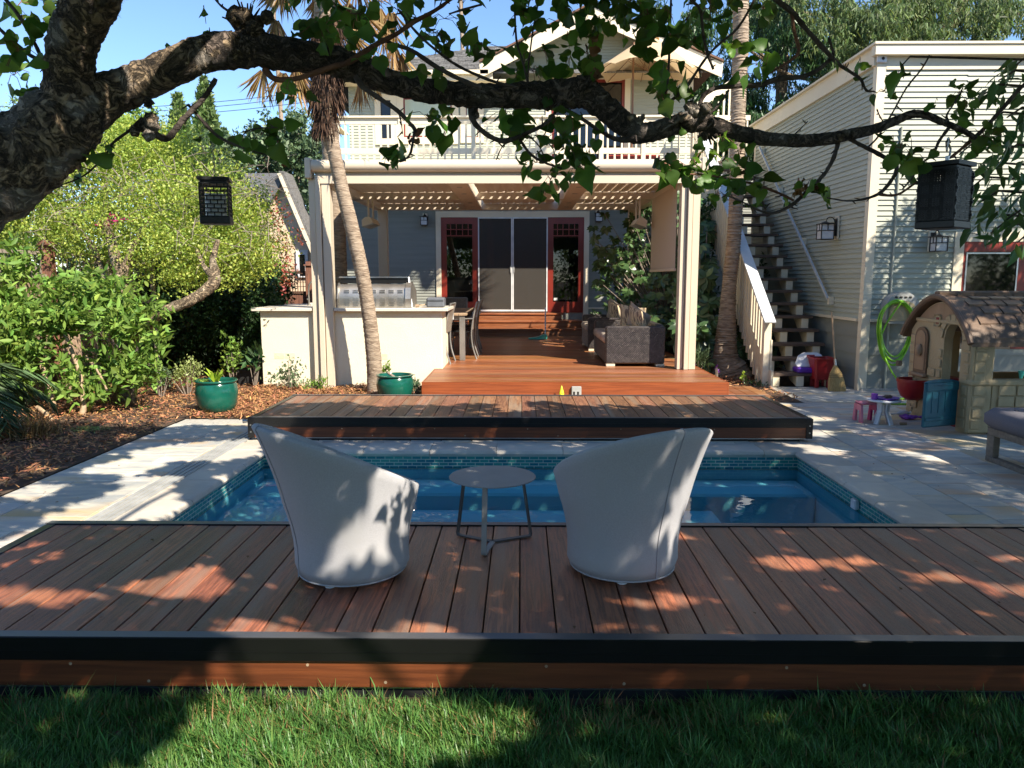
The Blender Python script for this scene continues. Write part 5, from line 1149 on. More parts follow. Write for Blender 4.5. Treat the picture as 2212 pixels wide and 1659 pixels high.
# barbecue
g0 = at(738, 655, Y=11.5); g1 = at(893, 655, Y=11.5); gx0, gx1 = g0.x, g1.x
br = thing('barbecue', 'stainless steel barbecue with its lid open and rows of vent slots on the counter', 'barbecue', ((gx0 + gx1) / 2, 11.55, 1.17))
pr = [(11.25, 1.175), (11.235, 1.28), (11.24, 1.36), (11.27, 1.44), (11.31, 1.49), (11.36, 1.51), (11.36, 1.50), (11.80, 1.50), (11.85, 1.175)]
q = MB(); q.prism([(y, z) for y, z in pr], 'x', gx0 + .02, gx1 - .08); build('body', q, M['stainless'], br, smooth=30)
q = MB(); q.prism([(11.22, 1.175), (11.2, 1.30), (11.24, 1.46), (11.34, 1.535), (11.5, 1.535), (11.87, 1.40), (11.88, 1.175)], 'x', gx1 - .078, gx1 - .0); build('end_panel', q, M['stainless'], br); q = MB(); q.prism([(11.22, 1.175), (11.2, 1.30), (11.24, 1.46), (11.34, 1.53), (11.88, 1.175)], 'x', gx0, gx0 + .019); build('end_panel', q, M['stainless'], br)
q = MB(); q.box((gx0 + .02, 11.40, 1.52), (gx1 - .06, 11.42, 1.60)); q.box((gx0, 11.395, 1.60), (gx1 - .05, 11.44, 1.615)); build('lid', q, M['grill_black'], br)
q = MB(); q.obox((gx0, 11.39, 1.61), (gx1 - .06, 11.39, 1.61), .02, .02); q.obox((gx1 - .05, 11.4, 1.61), (gx1 - .0, 11.3, 1.18), .02, .025); build('handle', q, M['silver_metal'], br)
q = MB()
for c in range(7):
    for z in (1.20, 1.225, 1.25, 1.275, 1.30, 1.385, 1.40, 1.42):
        x = gx0 + .10 + c * (gx1 - gx0 - .24) / 6.4; y = 11.2345 if z < 1.35 else 11.245 + (z - 1.385) * .3; q.box((x, y - .004, z - .003), (x + .075, y + .012, z + .003)); q.blob((x, y, z), .006, 6, 4)
build('vent_slots', q, M['bolt_metal'], br)
a = at(942, 640, Y=11.4); q = MB(); q.bbox((a.x - .135, 11.3, 1.172), (a.x + .125, 11.6, 1.315), .02); t = tag(build('storage_box', q, M['grey_box'], loc=(a.x, 11.45, 1.17)), 'dark grey covered box at the right end of the barbecue counter', 'box'); q = MB(); q.bbox((a.x - .128, 11.293, 1.262), (a.x + .118, 11.607, 1.272), .004); build('seam', q, M['grill_black'], t)
a = at(903, 660, Y=11.3); q = MB(); q.tube([(a.x - .03, 11.25, 1.195), (a.x + .02, 11.25, 1.20)], .022, 12); q.tube([(a.x + .02, 11.25, 1.2), (a.x + .1, 11.3, 1.215)], .01, 8)
tag(build('grill_brush', q, M['teak'], loc=(a.x, 11.25, 1.18)), 'wooden brush lying between the barbecue and the grey box', 'brush')
a = at(728, 640, Y=11.5); q = MB(); q.box((a.x - .0, 11.5, 1.172), (a.x + .12, 11.52, 1.36)); tag(build('cutting_board', q, M['white_plastic'], loc=(a.x, 11.5, 1.17)), 'upright white cutting board behind the left pergola post', 'cutting board')

# ================================================================ dining set
dt = thing('dining_table', 'long outdoor dining table with timber top and metal legs left on the terrace', 'table', (-1.2, 13.6, .287)); tx0, tx1, ty0, ty1, tz = -1.75, -.86, 12.25, 14.6, 1.04
q = MB(); n = 7
for i in range(n): q.bbox((tx0 + (tx1 - tx0) * i / n + .003, ty0, tz - .035), (tx0 + (tx1 - tx0) * (i + 1) / n - .003, ty1, tz), .003)
build('table_top', q, M['teak'], dt)
for x in (tx0 + .05, tx1 - .12):
    for y in (ty0 + .02, ty1 - .1): q = MB(); q.bbox((x, y, .287), (x + .09, y + .07, tz - .036), .004); build('leg', q, M['chair_metal'], dt)
q = MB(); q.box((tx0 + .08, ty0 + .05, tz - .10), (tx1 - .08, ty0 + .07, tz - .036)); q.box((tx0 + .08, ty1 - .07, tz - .10), (tx1 - .08, ty1 - .05, tz - .036)); build('apron', q, M['chair_metal'], dt)
# one metal sling chair, facing +x in its own frame
dc = thing('dining_chair', 'dining chair at the near left corner of the table with a paper tag on its back', 'chair', (0, 0, 0), 'metal dining chairs round the terrace table')
for sy in (-.24, .24):
    q = MB(); q.tube(smooth_path([(-.30, sy, 0), (-.235, sy, .22), (-.22, sy, .45), (-.26, sy, .72), (-.31, sy, .92)], 4), .014, 8); build('rear_leg', q, M['chair_metal'], dc, smooth=True)
    q = MB(); q.tube([(.24, sy, 0), (.23, sy, .43)], .013, 8); q.tube(smooth_path([(.23, sy, .43), (.22, sy, .62), (.1, sy, .645), (-.25, sy, .66)], 3), .012, 8); build('front_leg', q, M['chair_metal'], dc, smooth=True)
q = MB(); q.prism([(-.22, .435), (.24, .44), (.24, .465), (-.22, .46)], 'y', -.22, .22); build('seat', q, M['grill_black'], dc)
q = MB(); q.prism([(-.225, .48), (-.24, .48), (-.262, .72), (-.312, .91), (-.298, .91), (-.248, .72)], 'y', -.225, .225); build('backrest', q, M['bench_wood'], dc)
q = MB(); q.tube([(-.31, -.24, .92), (-.31, .24, .92)], .014, 8); build('top_bar', q, M['chair_metal'], dc)
q = MB(); q.add([(-.28, -.26, .66), (-.28, -.262, .76), (-.20, -.268, .74), (-.20, -.266, .64)], [(0, 1, 2, 3)]); build('paper_tag', q, M['sticker'], dc)
base = (-1.62, 11.98)
CH = [(-1.36, 12.0, 176, 'dining chair nearest the counter at the left side of the table, seen from behind'), (-1.02, 12.72, 180, 'first dining chair on the right side of the table, nearest the pool'), (-1.0, 13.38, 180, 'second dining chair on the right side of the table'), (-1.02, 14.05, 180, 'third dining chair on the right side of the table, farthest from the pool'), (-1.95, 13.3, 0, 'dining chair on the far left side of the table behind the counter'), (-1.3, 14.95, -90, 'dining chair at the far end of the table with dark sling back')]
for i, (x, y, r, lab) in enumerate(CH):
    o = dc if i == 0 else dup(dc, lab); o['label'] = lab; o.location = (x, y, .287); o.rotation_euler = (0, 0, rad(r))

# ================================================================ wicker sofas
def sofa(label, x0, x1, y0, y1, arm_h, npil):
    t = thing('wicker_sofa', label, 'sofa', ((x0 + x1) / 2, (y0 + y1) / 2, .287), 'dark wicker sofas on the terrace'); z = .287; W = M['wicker']
    def woven(name, a, b):
        q = MB(); q.bbox(a, b, .02); rgw = random.Random(2)
        # weave: rows of small raised strands on the sides seen from the pool and the deck
        zz = a[2] + .02
        r = 0
        while zz < b[2] - .015:
            x = a[0] + .01 + (.014 if r % 2 else 0)
            while x < b[0] - .02: q.add([(x, a[1] - .001, zz), (x + .02, a[1] - .001, zz), (x + .02, a[1] - .001, zz + .013), (x, a[1] - .001, zz + .013), (x + .01, a[1] - .007, zz + .006)], [(0, 1, 4), (1, 2, 4), (2, 3, 4), (3, 0, 4)]); x += .028
            y = a[1] + .01 + (.014 if r % 2 else 0)
            while y < b[1] - .02: q.add([(a[0] - .001, y + .02, zz), (a[0] - .001, y, zz), (a[0] - .001, y, zz + .013), (a[0] - .001, y + .02, zz + .013), (a[0] - .007, y + .01, zz + .006)], [(0, 1, 4), (1, 2, 4), (2, 3, 4), (3, 0, 4)]); y += .028
            zz += .0165; r += 1
        build(name, q, W, t)
    woven('near_arm', (x0, y0, z + .04), (x1, y0 + .14, z + arm_h)); woven('far_arm', (x0, y1 - .14, z + .04), (x1, y1, z + arm_h)); woven('base', (x0, y0 + .141, z + .04), (x1, y1 - .141, z + .33)); woven('backrest', (x1 - .14, y0 + .141, z + .331), (x1 - .001, y1 - .141, z + arm_h + .02))
    for xx in (x0 + .01, x1 - .13):
        for yy in (y0 + .01, y1 - .13): q = MB(); q.bbox((xx, yy, z), (xx + .13, yy + .12, z + .039), .003); build('foot', q, M['cream_trim'], t)
    n = 3 if y1 - y0 > 1.4 else 1; L_ = (y1 - y0 - .284) / n
    for k in range(n): q = MB(); q.bbox((x0 - .03, y0 + .142 + k * L_ + .004, z + .335), (x1 - .15, y0 + .142 + (k + 1) * L_ - .004, z + .47), .03); build('seat_cushion', q, M['beige_cushion'], t, smooth=70)
    for k in range(npil):
        q = MB(); s = .23; v = []; m_ = 10
        for side in (1, -1):
            for i in range(m_ + 1):
                for j in range(m_ + 1):
                    u, w_ = i / m_ * 2 - 1, j / m_ * 2 - 1; pin = 1 - .10 * (1 - abs(u)) * abs(w_) - .0; bul = .085 * ((1 - u * u) * (1 - w_ * w_)) ** .45
                    v.append((side * bul, u * s * (1 - .09 * (1 - w_ * w_)), w_ * s * (1 - .09 * (1 - u * u))))
        f = []; e = (m_ + 1) ** 2
        for i in range(m_):
            for j in range(m_): a = i * (m_ + 1) + j; f += [(a, a + m_ + 1, a + m_ + 2, a + 1), (e + a, e + a + 1, e + a + m_ + 2, e + a + m_ + 1)]
        q.add(v, f); Mx = Matrix.Translation((x1 - .36 + .05 * (k % 2), y0 + .30 + k * .30, z + .66)) @ Matrix.Rotation(rad(12 + 23 * k), 4, 'Z') @ Matrix.Rotation(rad(-18), 4, 'Y') @ Matrix.Rotation(rad(30 if k % 2 else 8), 4, 'X'); q.tf(Mx)
        tag(build('throw_pillow', q, M['stripe_cushion'] if (k + n) % 2 else M['beige_cushion'], loc=tuple(Mx.translation), smooth=80), ['striped throw pillow nearest the pool on the near wicker sofa', 'plain beige throw pillow tilted on the near wicker sofa', 'third throw pillow towards the far end of the near wicker sofa'][k] if n > 1 else ['striped throw pillow on the far wicker sofa', 'brown throw pillow on the far wicker sofa'][k], 'pillow', 'throw pillows on the sofas')
    return t
sofa('dark wicker sofa with beige cushions nearest the pool on the right of the terrace', 1.27, 2.15, 11.45, 13.3, .60, 3)
sofa('dark wicker sofa with beige cushions farther back towards the house', 1.22, 2.1, 13.9, 15.3, .60, 2)
# floor mop standing on the terrace
a = at(1170, 733, z=.287)
t = thing('floor_mop', 'long handled mop with a turquoise head standing on the terrace before the steps', 'mop', a); b = at(1178, 665, Y=a.y + .25)
q = MB(); q.tube([(a.x + .08, a.y, .35), tuple(b)], .014, 8); build('handle', q, M['white_frame'], t, smooth=True)
q = MB(); q.prism([(-.28, .0), (.12, .0), (.12, .10), (.05, .11), (-.1, .05), (-.28, .03)], 'y', -.06, .06); q.tf(Matrix.Translation((a.x, a.y, .289))); build('head', q, M['aqua_plastic'], t)
a = at(1342, 640, Y=15.5); q = MB(); q.tube([(a.x - .05, 15.3, .29), (a.x + .03, 15.5, 1.75)], .02, 8)
tag(build('garden_pole', q, M['blue_handle'], loc=(a.x, 15.4, .29)), 'blue pole leaning by the right rear pergola post', 'pole')

# ================================================================ glazed pots
def pot(label, x, y, r, h, plants):
    t = thing('glazed_pot', label, 'plant pot', (x, y, 0), 'green glazed plant pots')
    q = MB(); q.lathe([(r * .66, .02), (r * .80, .04), (r * .93, h * .3), (r * 1.0, h * .62), (r * .95, h * .85), (r * .90, h * .91), (r * .97, h * .94), (r * 1.0, h * .975), (r * .98, h), (r * .90, h), (r * .86, h * .95), (r * .87, h * .80)], 48, (x, y, 0)); build('body', q, M['glaze_green'], t, smooth=60)
    q = MB(); q.lathe([(0, h * .82), (r * .87, h * .80)], 24, (x, y, 0)); build('soil', q, M['potting_soil'], t); return t
pot('green glazed pot with leafy plants on the bark mulch at the left', -3.63, 9.05, .245, .40, 1)
pot('green glazed pot empty but for a stick behind the far rolling deck', -1.66, 10.05, .245, .34, 0)
rgp = np.random.default_rng(3)
c = at(470, 842, Y=9.15); n = 11; D = np.array([(math.cos(k * 2.4) * (.35 + .3 * (k % 3)), math.sin(k * 2.4) * .5, 1.0) for k in range(n)])
tag(leafmesh('broad_leaf_plant', np.tile([c.x, 9.1, .36], (n, 1)) + rgp.normal(size=(n, 3)) * .01, .17, 'lance', M['bright_leaf'], loc=(c.x, 9.1, .36), seed=2, dirs=D * 3, svar=.2), 'bright yellow green broad leaved plant in the left glazed pot', 'plant')
c = at(440, 845, Y=9.05); P = np.array([c.x - .02, 9.02, .37]) + rgp.normal(size=(90, 3)) * np.array([.07, .05, .025])
tag(leafmesh('low_plant', P, .045, 'oval', M['citrus_leaf'], loc=(c.x, 9.02, .36), seed=3), 'low dark green leafy plant at the front of the left glazed pot', 'plant')
q = MB(); q.tube([(-1.62, 10.0, .28), (-1.74, 9.95, .38)], .018, 7); tag(build('stick', q, M['grey_wood'], loc=(-1.65, 10, .3)), 'short stick leaning on the rim of the pot below the palm', 'stick')

# ================================================================ beside the stairs
a = at(1778, 838, z=0); x, y = a.x, a.y + .12
t = thing('storage_bin', 'dark red plastic bin with arched feet at the foot of the stairs', 'bin', (x, y, 0))
q = MB(); b0, b1, h = .12, .15, .42
def ringpts(s, z, n=8):
    c = .03; return [(x + u * s, y + w_ * s, z) for u, w_ in ((-1, -.8), (-.8, -1), (.8, -1), (1, -.8), (1, .8), (.8, 1), (-.8, 1), (-1, .8))]
v = ringpts(b0, .12) + ringpts(b1, h) + ringpts(b1 + .02, h + .004) + ringpts(b1 + .018, h + .02) + ringpts(b1 - .008, h + .02) + ringpts(b0 - .01, .14)
f = [(i + 8 * k, (i + 1) % 8 + 8 * k, (i + 1) % 8 + 8 * (k + 1), i + 8 * (k + 1)) for k in range(5) for i in range(8)] + [tuple(range(7, -1, -1)), tuple(range(40, 48))]; q.add(v, f); build('body', q, M['bin_red'], t)
for sx in (-1, 1):
    for sy in (-1, 1): q = MB(); q.bbox((x + sx * b0 * .95, y + sy * b0 * .95, 0), (x + sx * b0 * .5, y + sy * b0 * .5, .13), .006); build('foot', q, M['bin_red'], t)
a = at(1766, 805, z=.2); q = MB(); X_, Y_ = 4.40, 11.47; q.bbox((X_ - .30, Y_ - .12, .202), (X_ + .04, Y_ + .12, .285), .02); tag(build('toy_tray', q, M['purple_plastic'], loc=(X_, Y_, .2)), 'purple plastic tray on the lowest stair tread behind the red bin', 'tray')
q = MB(); q.prism([(-.22, 0), (.17, 0), (.21, .06), (.16, .20), (.10, .235), (-.10, .235), (-.19, .18), (-.25, .05)], 'y', -.012, .012); q.tf(Matrix.Translation((X_ - .06, Y_ - .04, .288)) @ Matrix.Rotation(rad(-32), 4, 'X')); t = tag(build('toy_board', q, M['white_plastic'], loc=(X_, Y_, .29)), 'white plastic toy board with a dark handle hole leaning on the purple tray', 'toy'); q = MB(); q.bbox((-.06, -.016, .165), (.06, -.0125, .195), .002); q.tf(Matrix.Translation((X_ - .06, Y_ - .04, .288)) @ Matrix.Rotation(rad(-32), 4, 'X')); build('handle_hole', q, M['bin_red'], t)
a = at(1808, 845, z=0); t = thing('broom', 'straw broom with a wooden handle leaning against the garage side', 'broom', (a.x, a.y, 0)); b = at(1797, 674, X=4.78); jn = a.lerp(b, .36); jn.z = .38
a2 = Vector((a.x, a.y, 0.0)); b = at(1797, 674, Y=a.y + .12); q = MB(); ax = (b - a2); q.tube([a2 + ax * .40, b], .0125, 8); build('handle', q, M['broom_handle'], t, smooth=True)
q = MB(); ax_n = ax.normalized(); v = []; f = []; prf = [(0, .125, .05), (.03, .13, .055), (.16, .115, .05), (.26, .085, .04), (.33, .045, .03), (.37, .022, .02)]
for d_, rx_, ry_ in prf:
    for k in range(20): t_ = 2 * math.pi * k / 20; v.append((a2 + ax_n * d_ * 1.0) + Vector((rx_ * math.cos(t_), ry_ * math.sin(t_), .006 * math.sin(k * 3) if d_ == 0 else 0)))
q.add(v, [(i * 20 + k, i * 20 + (k + 1) % 20, (i + 1) * 20 + (k + 1) % 20, (i + 1) * 20 + k) for i in range(5) for k in range(20)] + [tuple(range(19, -1, -1))]); build('bristles', q, M['broom_straw'], t, smooth=True)
q = MB()
for d_, r in ((.20, .106), (.225, .099), (.25, .092)): q.tube([a2 + ax_n * d_ + Vector((r * 1.0 * math.cos(2 * math.pi * k / 20), .45 * r * math.sin(2 * math.pi * k / 20), 0)) for k in range(21)], .0025, 5)
build('stitching', q, M['lamp_iron'], t); q = MB(); q.tube([a2 + ax_n * .37, a2 + ax_n * .46], .0165, 10); build('ferrule', q, M['silver_metal'], t)

# ================================================================ hose and reel
a = at(1937, 668, Y=10.85); cx, cz = a.x + .06, a.z
t = thing('hose_reel', 'round grey plastic hose hanger on the garage wall', 'hose reel', (cx, 10.96, cz))
q = MB(); q.prism([(cx + .23 * math.cos(k / 20 * math.pi), cz + .02 + .22 * math.sin(k / 20 * math.pi)) for k in range(21)] + [(cx - .23, cz - .14), (cx - .18, cz - .20), (cx + .18, cz - .20), (cx + .23, cz - .14)], 'y', 10.80, 10.97); build('shell', q, M['grey_plastic'], t)
q = MB(); q.prism([(cx + .19 * math.cos(k / 20 * math.pi), cz - .02 + .14 * math.sin(k / 20 * math.pi)) for k in range(21)] + [(cx - .19, cz - .16), (cx + .19, cz - .16)], 'y', 10.785, 10.799)
build('cover', q, M['play_tan'], t); q = MB()
for k in range(4): q.bbox((cx - .12 + k * .065, 10.79, cz + .155), (cx - .08 + k * .065, 10.7995, cz + .18), .004)
build('slots', q, M['lamp_iron'], t)
pts = []; rgh = random.Random(5)
for k in range(7):
    L_ = .50 + .045 * math.sin(k * 2.1); w_ = .27 + .02 * math.cos(k * 1.7); xo = cx - .10 + .012 * math.sin(k * 3)
    for j in range(22):
        th_ = 2 * math.pi * j / 22 + math.pi / 2; s_ = math.sin(th_); pts.append((xo + (w_ * .85) * math.cos(th_) * (1.0 if s_ > -.3 else .95), 10.775 - .014 * (k % 4) + .01 * math.sin(j), cz - L_ * .50 + .06 + (L_ * 1.05 if s_ < 0 else .30) * s_ * (1 if s_ < 0 else 1)))
pts += [(cx - .30, 10.74, cz - .35), (cx - .20, 10.72, cz - .75), (cx - .02, 10.6, .12), (cx + .15, 10.45, .02), (cx + .3, 10.1, .015), (cx - .2, 9.7, .015), (cx - .75, 9.75, .015), (cx - .8, 9.95, .015), (cx - .3, 10.1, .015), (cx + .2, 10.3, .015), (cx + .6, 10.3, .015), (cx + 1.0, 10.2, .015)]
q = MB(); q.tube(smooth_path(pts, 3), .0125, 8); tag(build('garden_hose', q, M['hose_green'], loc=(cx, 10.77, cz), smooth=True), 'lime green garden hose looped over the grey hanger and trailing on the paving', 'hose')

# ================================================================ plastic playhouse
px, pxr = 4.60, 6.6; y0, y1 = 7.86, 9.13; yc = (y0 + y1) / 2
ph = thing('playhouse', 'plastic playhouse moulded as tan stone with a brown shingle roof and blue half door', 'playhouse', (5.6, yc, 0))
def arch(yl, yr, zb, zt, n=10):
    r = (yr - yl) / 2; c_ = (yl + yr) / 2; return [(yl, zb), (yr, zb)] + [(c_ + r * math.cos(math.pi * k / n), zt - r * .9 + r * .9 * math.sin(math.pi * k / n)) for k in range(n + 1)]
# gable wall with a doorway: built as polygon columns around the opening
dly, dry, dzt = 8.06, 8.40, 1.12
eave, ridge = .98, 1.34
def roofz(y): f_ = 1 - abs(y - yc) / (y1 - yc); return eave + (ridge - eave) * (1 - (1 - f_) ** 1.9) 
q = MB()
def col(ya, yb, za, zb_, x0=px + .004, x1=px + .10):
    q.add([(x0, ya, za[0]), (x0, yb, za[1]), (x0, yb, zb_[1]), (x0, ya, zb_[0]), (x1, ya, za[0]), (x1, yb, za[1]), (x1, yb, zb_[1]), (x1, ya, zb_[0])], [(3, 2, 1, 0), (4, 5, 6, 7), (0, 1, 5, 4), (1, 2, 6, 5), (2, 3, 7, 6), (3, 0, 4, 7)])
ys = np.linspace(y0 + .02, y1 - .02, 41)
for a_, b_ in zip(ys[:-1], ys[1:]):
    m_ = (a_ + b_) / 2
    if dly < m_ < dry:
        r = (dry - dly) / 2; c_ = (dly + dry) / 2
        g_ = lambda u: dzt - r + math.sqrt(max(0, r * r - (u - c_) ** 2)); col(a_, b_, (g_(a_), g_(b_)), (roofz(a_), roofz(b_)))
    else: col(a_, b_, (0, 0), (roofz(a_), roofz(b_)))
# stones moulded in relief on the gable wall and the corner pillars
rgs = random.Random(8)
def relief_x(y, z, w_, h_, x=px): q.bbox((x - .012, y, z), (x + .002, y + w_, z + h_), .007)
for z in np.arange(.05, .95, .115):
    for yy in (y0 + .03, y1 - .16): relief_x(yy + rgs.uniform(0, .015), z, rgs.uniform(.09, .13), .095)
    if z < .62: relief_x(8.52 + rgs.uniform(-.02, .03), z, rgs.uniform(.09, .16), .09)
    if .1 < z < .85: relief_x(dry + .02, z, rgs.uniform(.06, .1), .09); 
for k in range(7):
    t_ = math.pi * (k + .5) / 7; cy, cz_ = (dly + dry) / 2, dzt - .17; s0 = len(q.v); q.bbox((px - .014, -.045, .19), (px + .002, .045, .27), .007); q.tf(Matrix.Translation((0, cy, cz_)) @ Matrix.Rotation(t_ - math.pi / 2, 4, 'X'), s0)
for z in (.1, .22, .34): relief_x(8.86 + rgs.uniform(0, .05), z, rgs.uniform(.1, .16), .1)
build('gable_wall', q, M['play_tan'], ph); q = MB()
def relief_y(x, z, w_, h_, y=y0): q.bbox((x, y - .012, z), (x + w_, y + .002, z + h_), .007)
for z in np.arange(.05, .95, .118): relief_y(px + .03 + rgs.uniform(0, .02), z, rgs.uniform(.1, .14), .1); 
for z in np.arange(.05, .5, .118):
    x = px + .30
    while x < pxr - .3: w_ = rgs.uniform(.13, .24); relief_y(x, z, w_ - .012, .105); x += w_
qs = q
for a_, b_ in (((px, y0, 0), (px + .24, y0 + .20, .98)), ((px, y1 - .16, 0), (px + .2, y1, .97)), ((pxr - .24, y0, 0), (pxr, y0 + .2, .98))): q = MB(); q.bbox(a_, b_, .02); build('pillar', q, M['play_tan'], ph)
q = qs; q.box((px + .24, y0 + .01, 0), (pxr - .24, y0 + .07, .52)); q.bbox((px - .015, y0 - .02, .50), (pxr - .0, y0 + .12, .57), .02); build('front_wall', q, M['play_tan'], ph)
q = MB(); q.box((px + .2, y1 - .07, 0), (pxr, y1 - .01, .5)); q.box((pxr - .05, y0 + .2, 0), (pxr, y1, .9)); q.box((px + .2, y1 - .07, .5), (px + .55, y1 - .01, .98)); build('inner_wall', q, M['play_ochre'], ph)
q = MB(); q.box((px + .1, y0 + .3, 0), (px + .9, y1 - .1, .012)); q.box((px + .1, y1 - .35, .012), (px + .45, y1 - .08, .46)); build('play_kitchen', q, M['play_red'], ph)
# roof: curved sheet with moulded shingles
q = MB(); prs = [(y, roofz(min(max(y, y0), y1)) + .03 - (.10 if y in (y0 - .07, y1 + .07) else 0)) for y in [y0 - .07] + list(np.linspace(y0, y1, 29)) + [y1 + .07]]
n_ = len(prs); x0r, x1r = px - .05, pxr + .1; v = [(x0r, y, z + .045) for y, z in prs] + [(x1r, y, z + .045) for y, z in prs] + [(x0r, y, z) for y, z in prs] + [(x1r, y, z) for y, z in prs]
f = []
for i in range(n_ - 1): f += [(i, i + 1, n_ + i + 1, n_ + i)[::-1], (2 * n_ + i, 2 * n_ + i + 1, 3 * n_ + i + 1, 3 * n_ + i), (i, i + 1, 2 * n_ + i + 1, 2 * n_ + i)]
f += [(0, n_, 3 * n_, 2 * n_), (n_ - 1, 2 * n_ - 1, 4 * n_ - 1, 3 * n_ - 1)]; q.add(v, f)
q.tube([(x0r - .01, y, z + .03) for y, z in prs], .032, 8); build('roof', q, M['play_brown'], ph)
q = MB()
for i in range(6):
    ya = yc - (yc - y0 + .05) * i / 6; yb = yc - (yc - y0 + .05) * (i + 1) / 6; x = px + .1 + (.1 if i % 2 else 0)
    while x < pxr:
        w_ = .20; za, zb_ = roofz(max(ya, y0)) + .078, roofz(max(yb, y0)) + .078 + (-.08 if yb < y0 - .03 else 0); q.add([(x, ya, za + .004), (x + w_ - .02, ya, za + .004), (x + w_ - .02, yb, zb_ + .02), (x, yb, zb_ + .02), (x, yb, zb_ - .01), (x + w_ - .02, yb, zb_ - .01)], [(3, 2, 1, 0), (4, 5, 2, 3), (0, 4, 3), (1, 2, 5)]); x += w_
build('roof_shingles', q, M['play_brown'], ph)
q = MB(); q.bbox((px - .07, yc - .05, ridge + .06), (pxr + .1, yc + .05, ridge + .12), .015); build('ridge_cap', q, M['play_brown'], ph)
q = MB()
for a_, b_ in zip(ys[:-1], ys[1:]):
    if abs((a_ + b_) / 2 - yc) < .42: q.add([(px - .004, a_, eave + .17), (px - .004, b_, eave + .17), (px - .004, b_, roofz(b_) - .012), (px - .004, a_, roofz(a_) - .012)], [(3, 2, 1, 0)])
build('gable_boards', q, M['play_wood'], ph)
q = MB(); q.bbox((px - .018, yc - .5, eave + .13), (px, yc + .5, eave + .17), .006); build('gable_trim', q, M['play_tan'], ph)
q = MB(); q.prism(arch(8.70, 8.98, .50, 1.05), 'x', px - .02, px); o = build('arched_panel', q, M['play_brown'], ph)
q = MB(); q.prism(arch(8.735, 8.945, .56, 1.01), 'x', px - .026, px - .0205); q.bbox((px - .06, 8.68, .48), (px, 9.0, .52), .01); q.blob((px - .04, 8.84, .78), (.035, .06, .07), 10, 7, .18, 3); build('lion_relief', q, M['play_wood'], o, smooth=True)
q = MB(); q.bbox((px - .012, 8.47, 1.07), (px, 8.60, 1.20), .02); o = build('sign_plate', q, M['play_tan'], ph); q = MB(); q.bbox((px - .017, 8.505, 1.10), (px - .0125, 8.565, 1.17), .003); build('red_badge', q, M['red_petal'], o)
q = MB(); a_ = (px - .02, 8.84); pr = [(.0, .20), (.08, .21), (.13, .25), (.165, .33), (.175, .42), (.182, .42), (.182, .45), (.16, .45), (.15, .40), (.0, .39)]
q.lathe(pr, 28, (px - .07, 8.84, 0)); build('planter_bowl', q, M['play_red'], ph, smooth=40)
# open blue half door, swung out towards the pool
dmx = Matrix.Translation((px - .015, dly - .01, 0)) @ Matrix.Rotation(rad(20), 4, 'Z')
q = MB(); W_ = .45; q.bbox((-W_, -.02, .06), (0, .02, .53), .012); q.prism([(-W_, .53), (0, .53), (-W_ * .2, .55), (-W_ * .5, .557), (-W_ * .8, .55)], 'y', -.02, .02)
q.bbox((-W_ * .99, -.032, .44), (-.01, -.021, .53), .008); q.bbox((-W_ * .97, -.03, .13), (-.02, -.021, .16), .004); q.bbox((-W_ * .8, -.04, .495), (-W_ * .25, -.033, .502), .002)
for k in range(1, 5): q.bbox((-W_ * k / 5 - .003, -.026, .21), (-W_ * k / 5 + .003, -.0205, .43), .001)
q.tf(dmx); o = build('half_door', q, M['play_blue'], ph); q = MB(); q.tube([(-W_ + .05, .02, .64), (-W_ + .05, .02, .70)], .03, 8); q.tf(Matrix.Translation((px - .03, dry + .06, 0))); build('door_latch', q, M['play_brown'], ph)
a = (5.35, 7.92)
for nm, lab, x, c_, hh, r in (('toy_bowl', 'black toy bowl on the sill of the playhouse', 5.28, 'grill_black', .05, .06), ('toy_cup', 'green toy cup on the sill of the playhouse', 5.16, 'aqua_plastic', .08, .03), ('toy_plate', 'red toy plate on the sill of the playhouse at the right edge', 5.42, 'play_red', .02, .07)):
    q = MB(); q.lathe([(r * .5, 0), (r, hh), (r * .9, hh), (r * .45, .012)], 20, (x, 7.93, .572)); tag(build(nm, q, M[c_], loc=(x, 7.93, .572)), lab, 'toy')

# ================================================================ toys on the paving
a = at(1906, 915, z=0); x, y = a.x, a.y
t = thing('toy_table', 'small round white toy table in front of the playhouse', 'table', (x, y, 0))
q = MB(); q.lathe([(0, .25), (.16, .25), (.175, .258), (.175, .268), (.16, .275), (0, .275)], 32, (x, y, 0)); build('table_top', q, M['white_plastic'], t, smooth=50)
for k in range(4):
    t_ = k * math.pi / 2 + .5; d = Vector((math.cos(t_), math.sin(t_), 0)); q = MB(); c0 = Vector((x, y, 0)); q.obox(c0 + d * .06 + Vector((0, 0, .25)), c0 + d * .05 + Vector((0, 0, .14)), .05, .02); q.obox(c0 + d * .05 + Vector((0, 0, .15)), c0 + d * .11, .05, .02); build('leg', q, M['white_plastic'], t)
q = MB(); q.lathe([(0, .276), (.10, .276), (.13, .29), (.135, .298), (.12, .294), (0, .284)], 28, (x + .02, y - .01, 0)); tag(build('toy_plate', q, M['purple_plastic'], loc=(x, y, .28), smooth=True), 'purple plate on the white toy table', 'plate')
q = MB(); q.lathe([(.03, .276), (.035, .34), (.03, .34), (.026, .285)], 16, (x - .12, y - .03, 0)); tag(build('toy_cup', q, M['violet_petal'], loc=(x - .12, y, .28)), 'violet toy cup at the left of the white toy table', 'cup')
q = MB(); q.blob((x + .03, y - .01, .305), (.05, .03, .018), 9, 6, .3, 4); tag(build('toy_food', q, M['play_brown'], loc=(x, y, .3)), 'brown toy food on the purple plate', 'toy')
a = at(1880, 912, z=0); x, y = a.x - .03, a.y + .06; t = thing('toy_stool', 'pink plastic toddler stool left of the white toy table', 'stool', (x, y, 0))
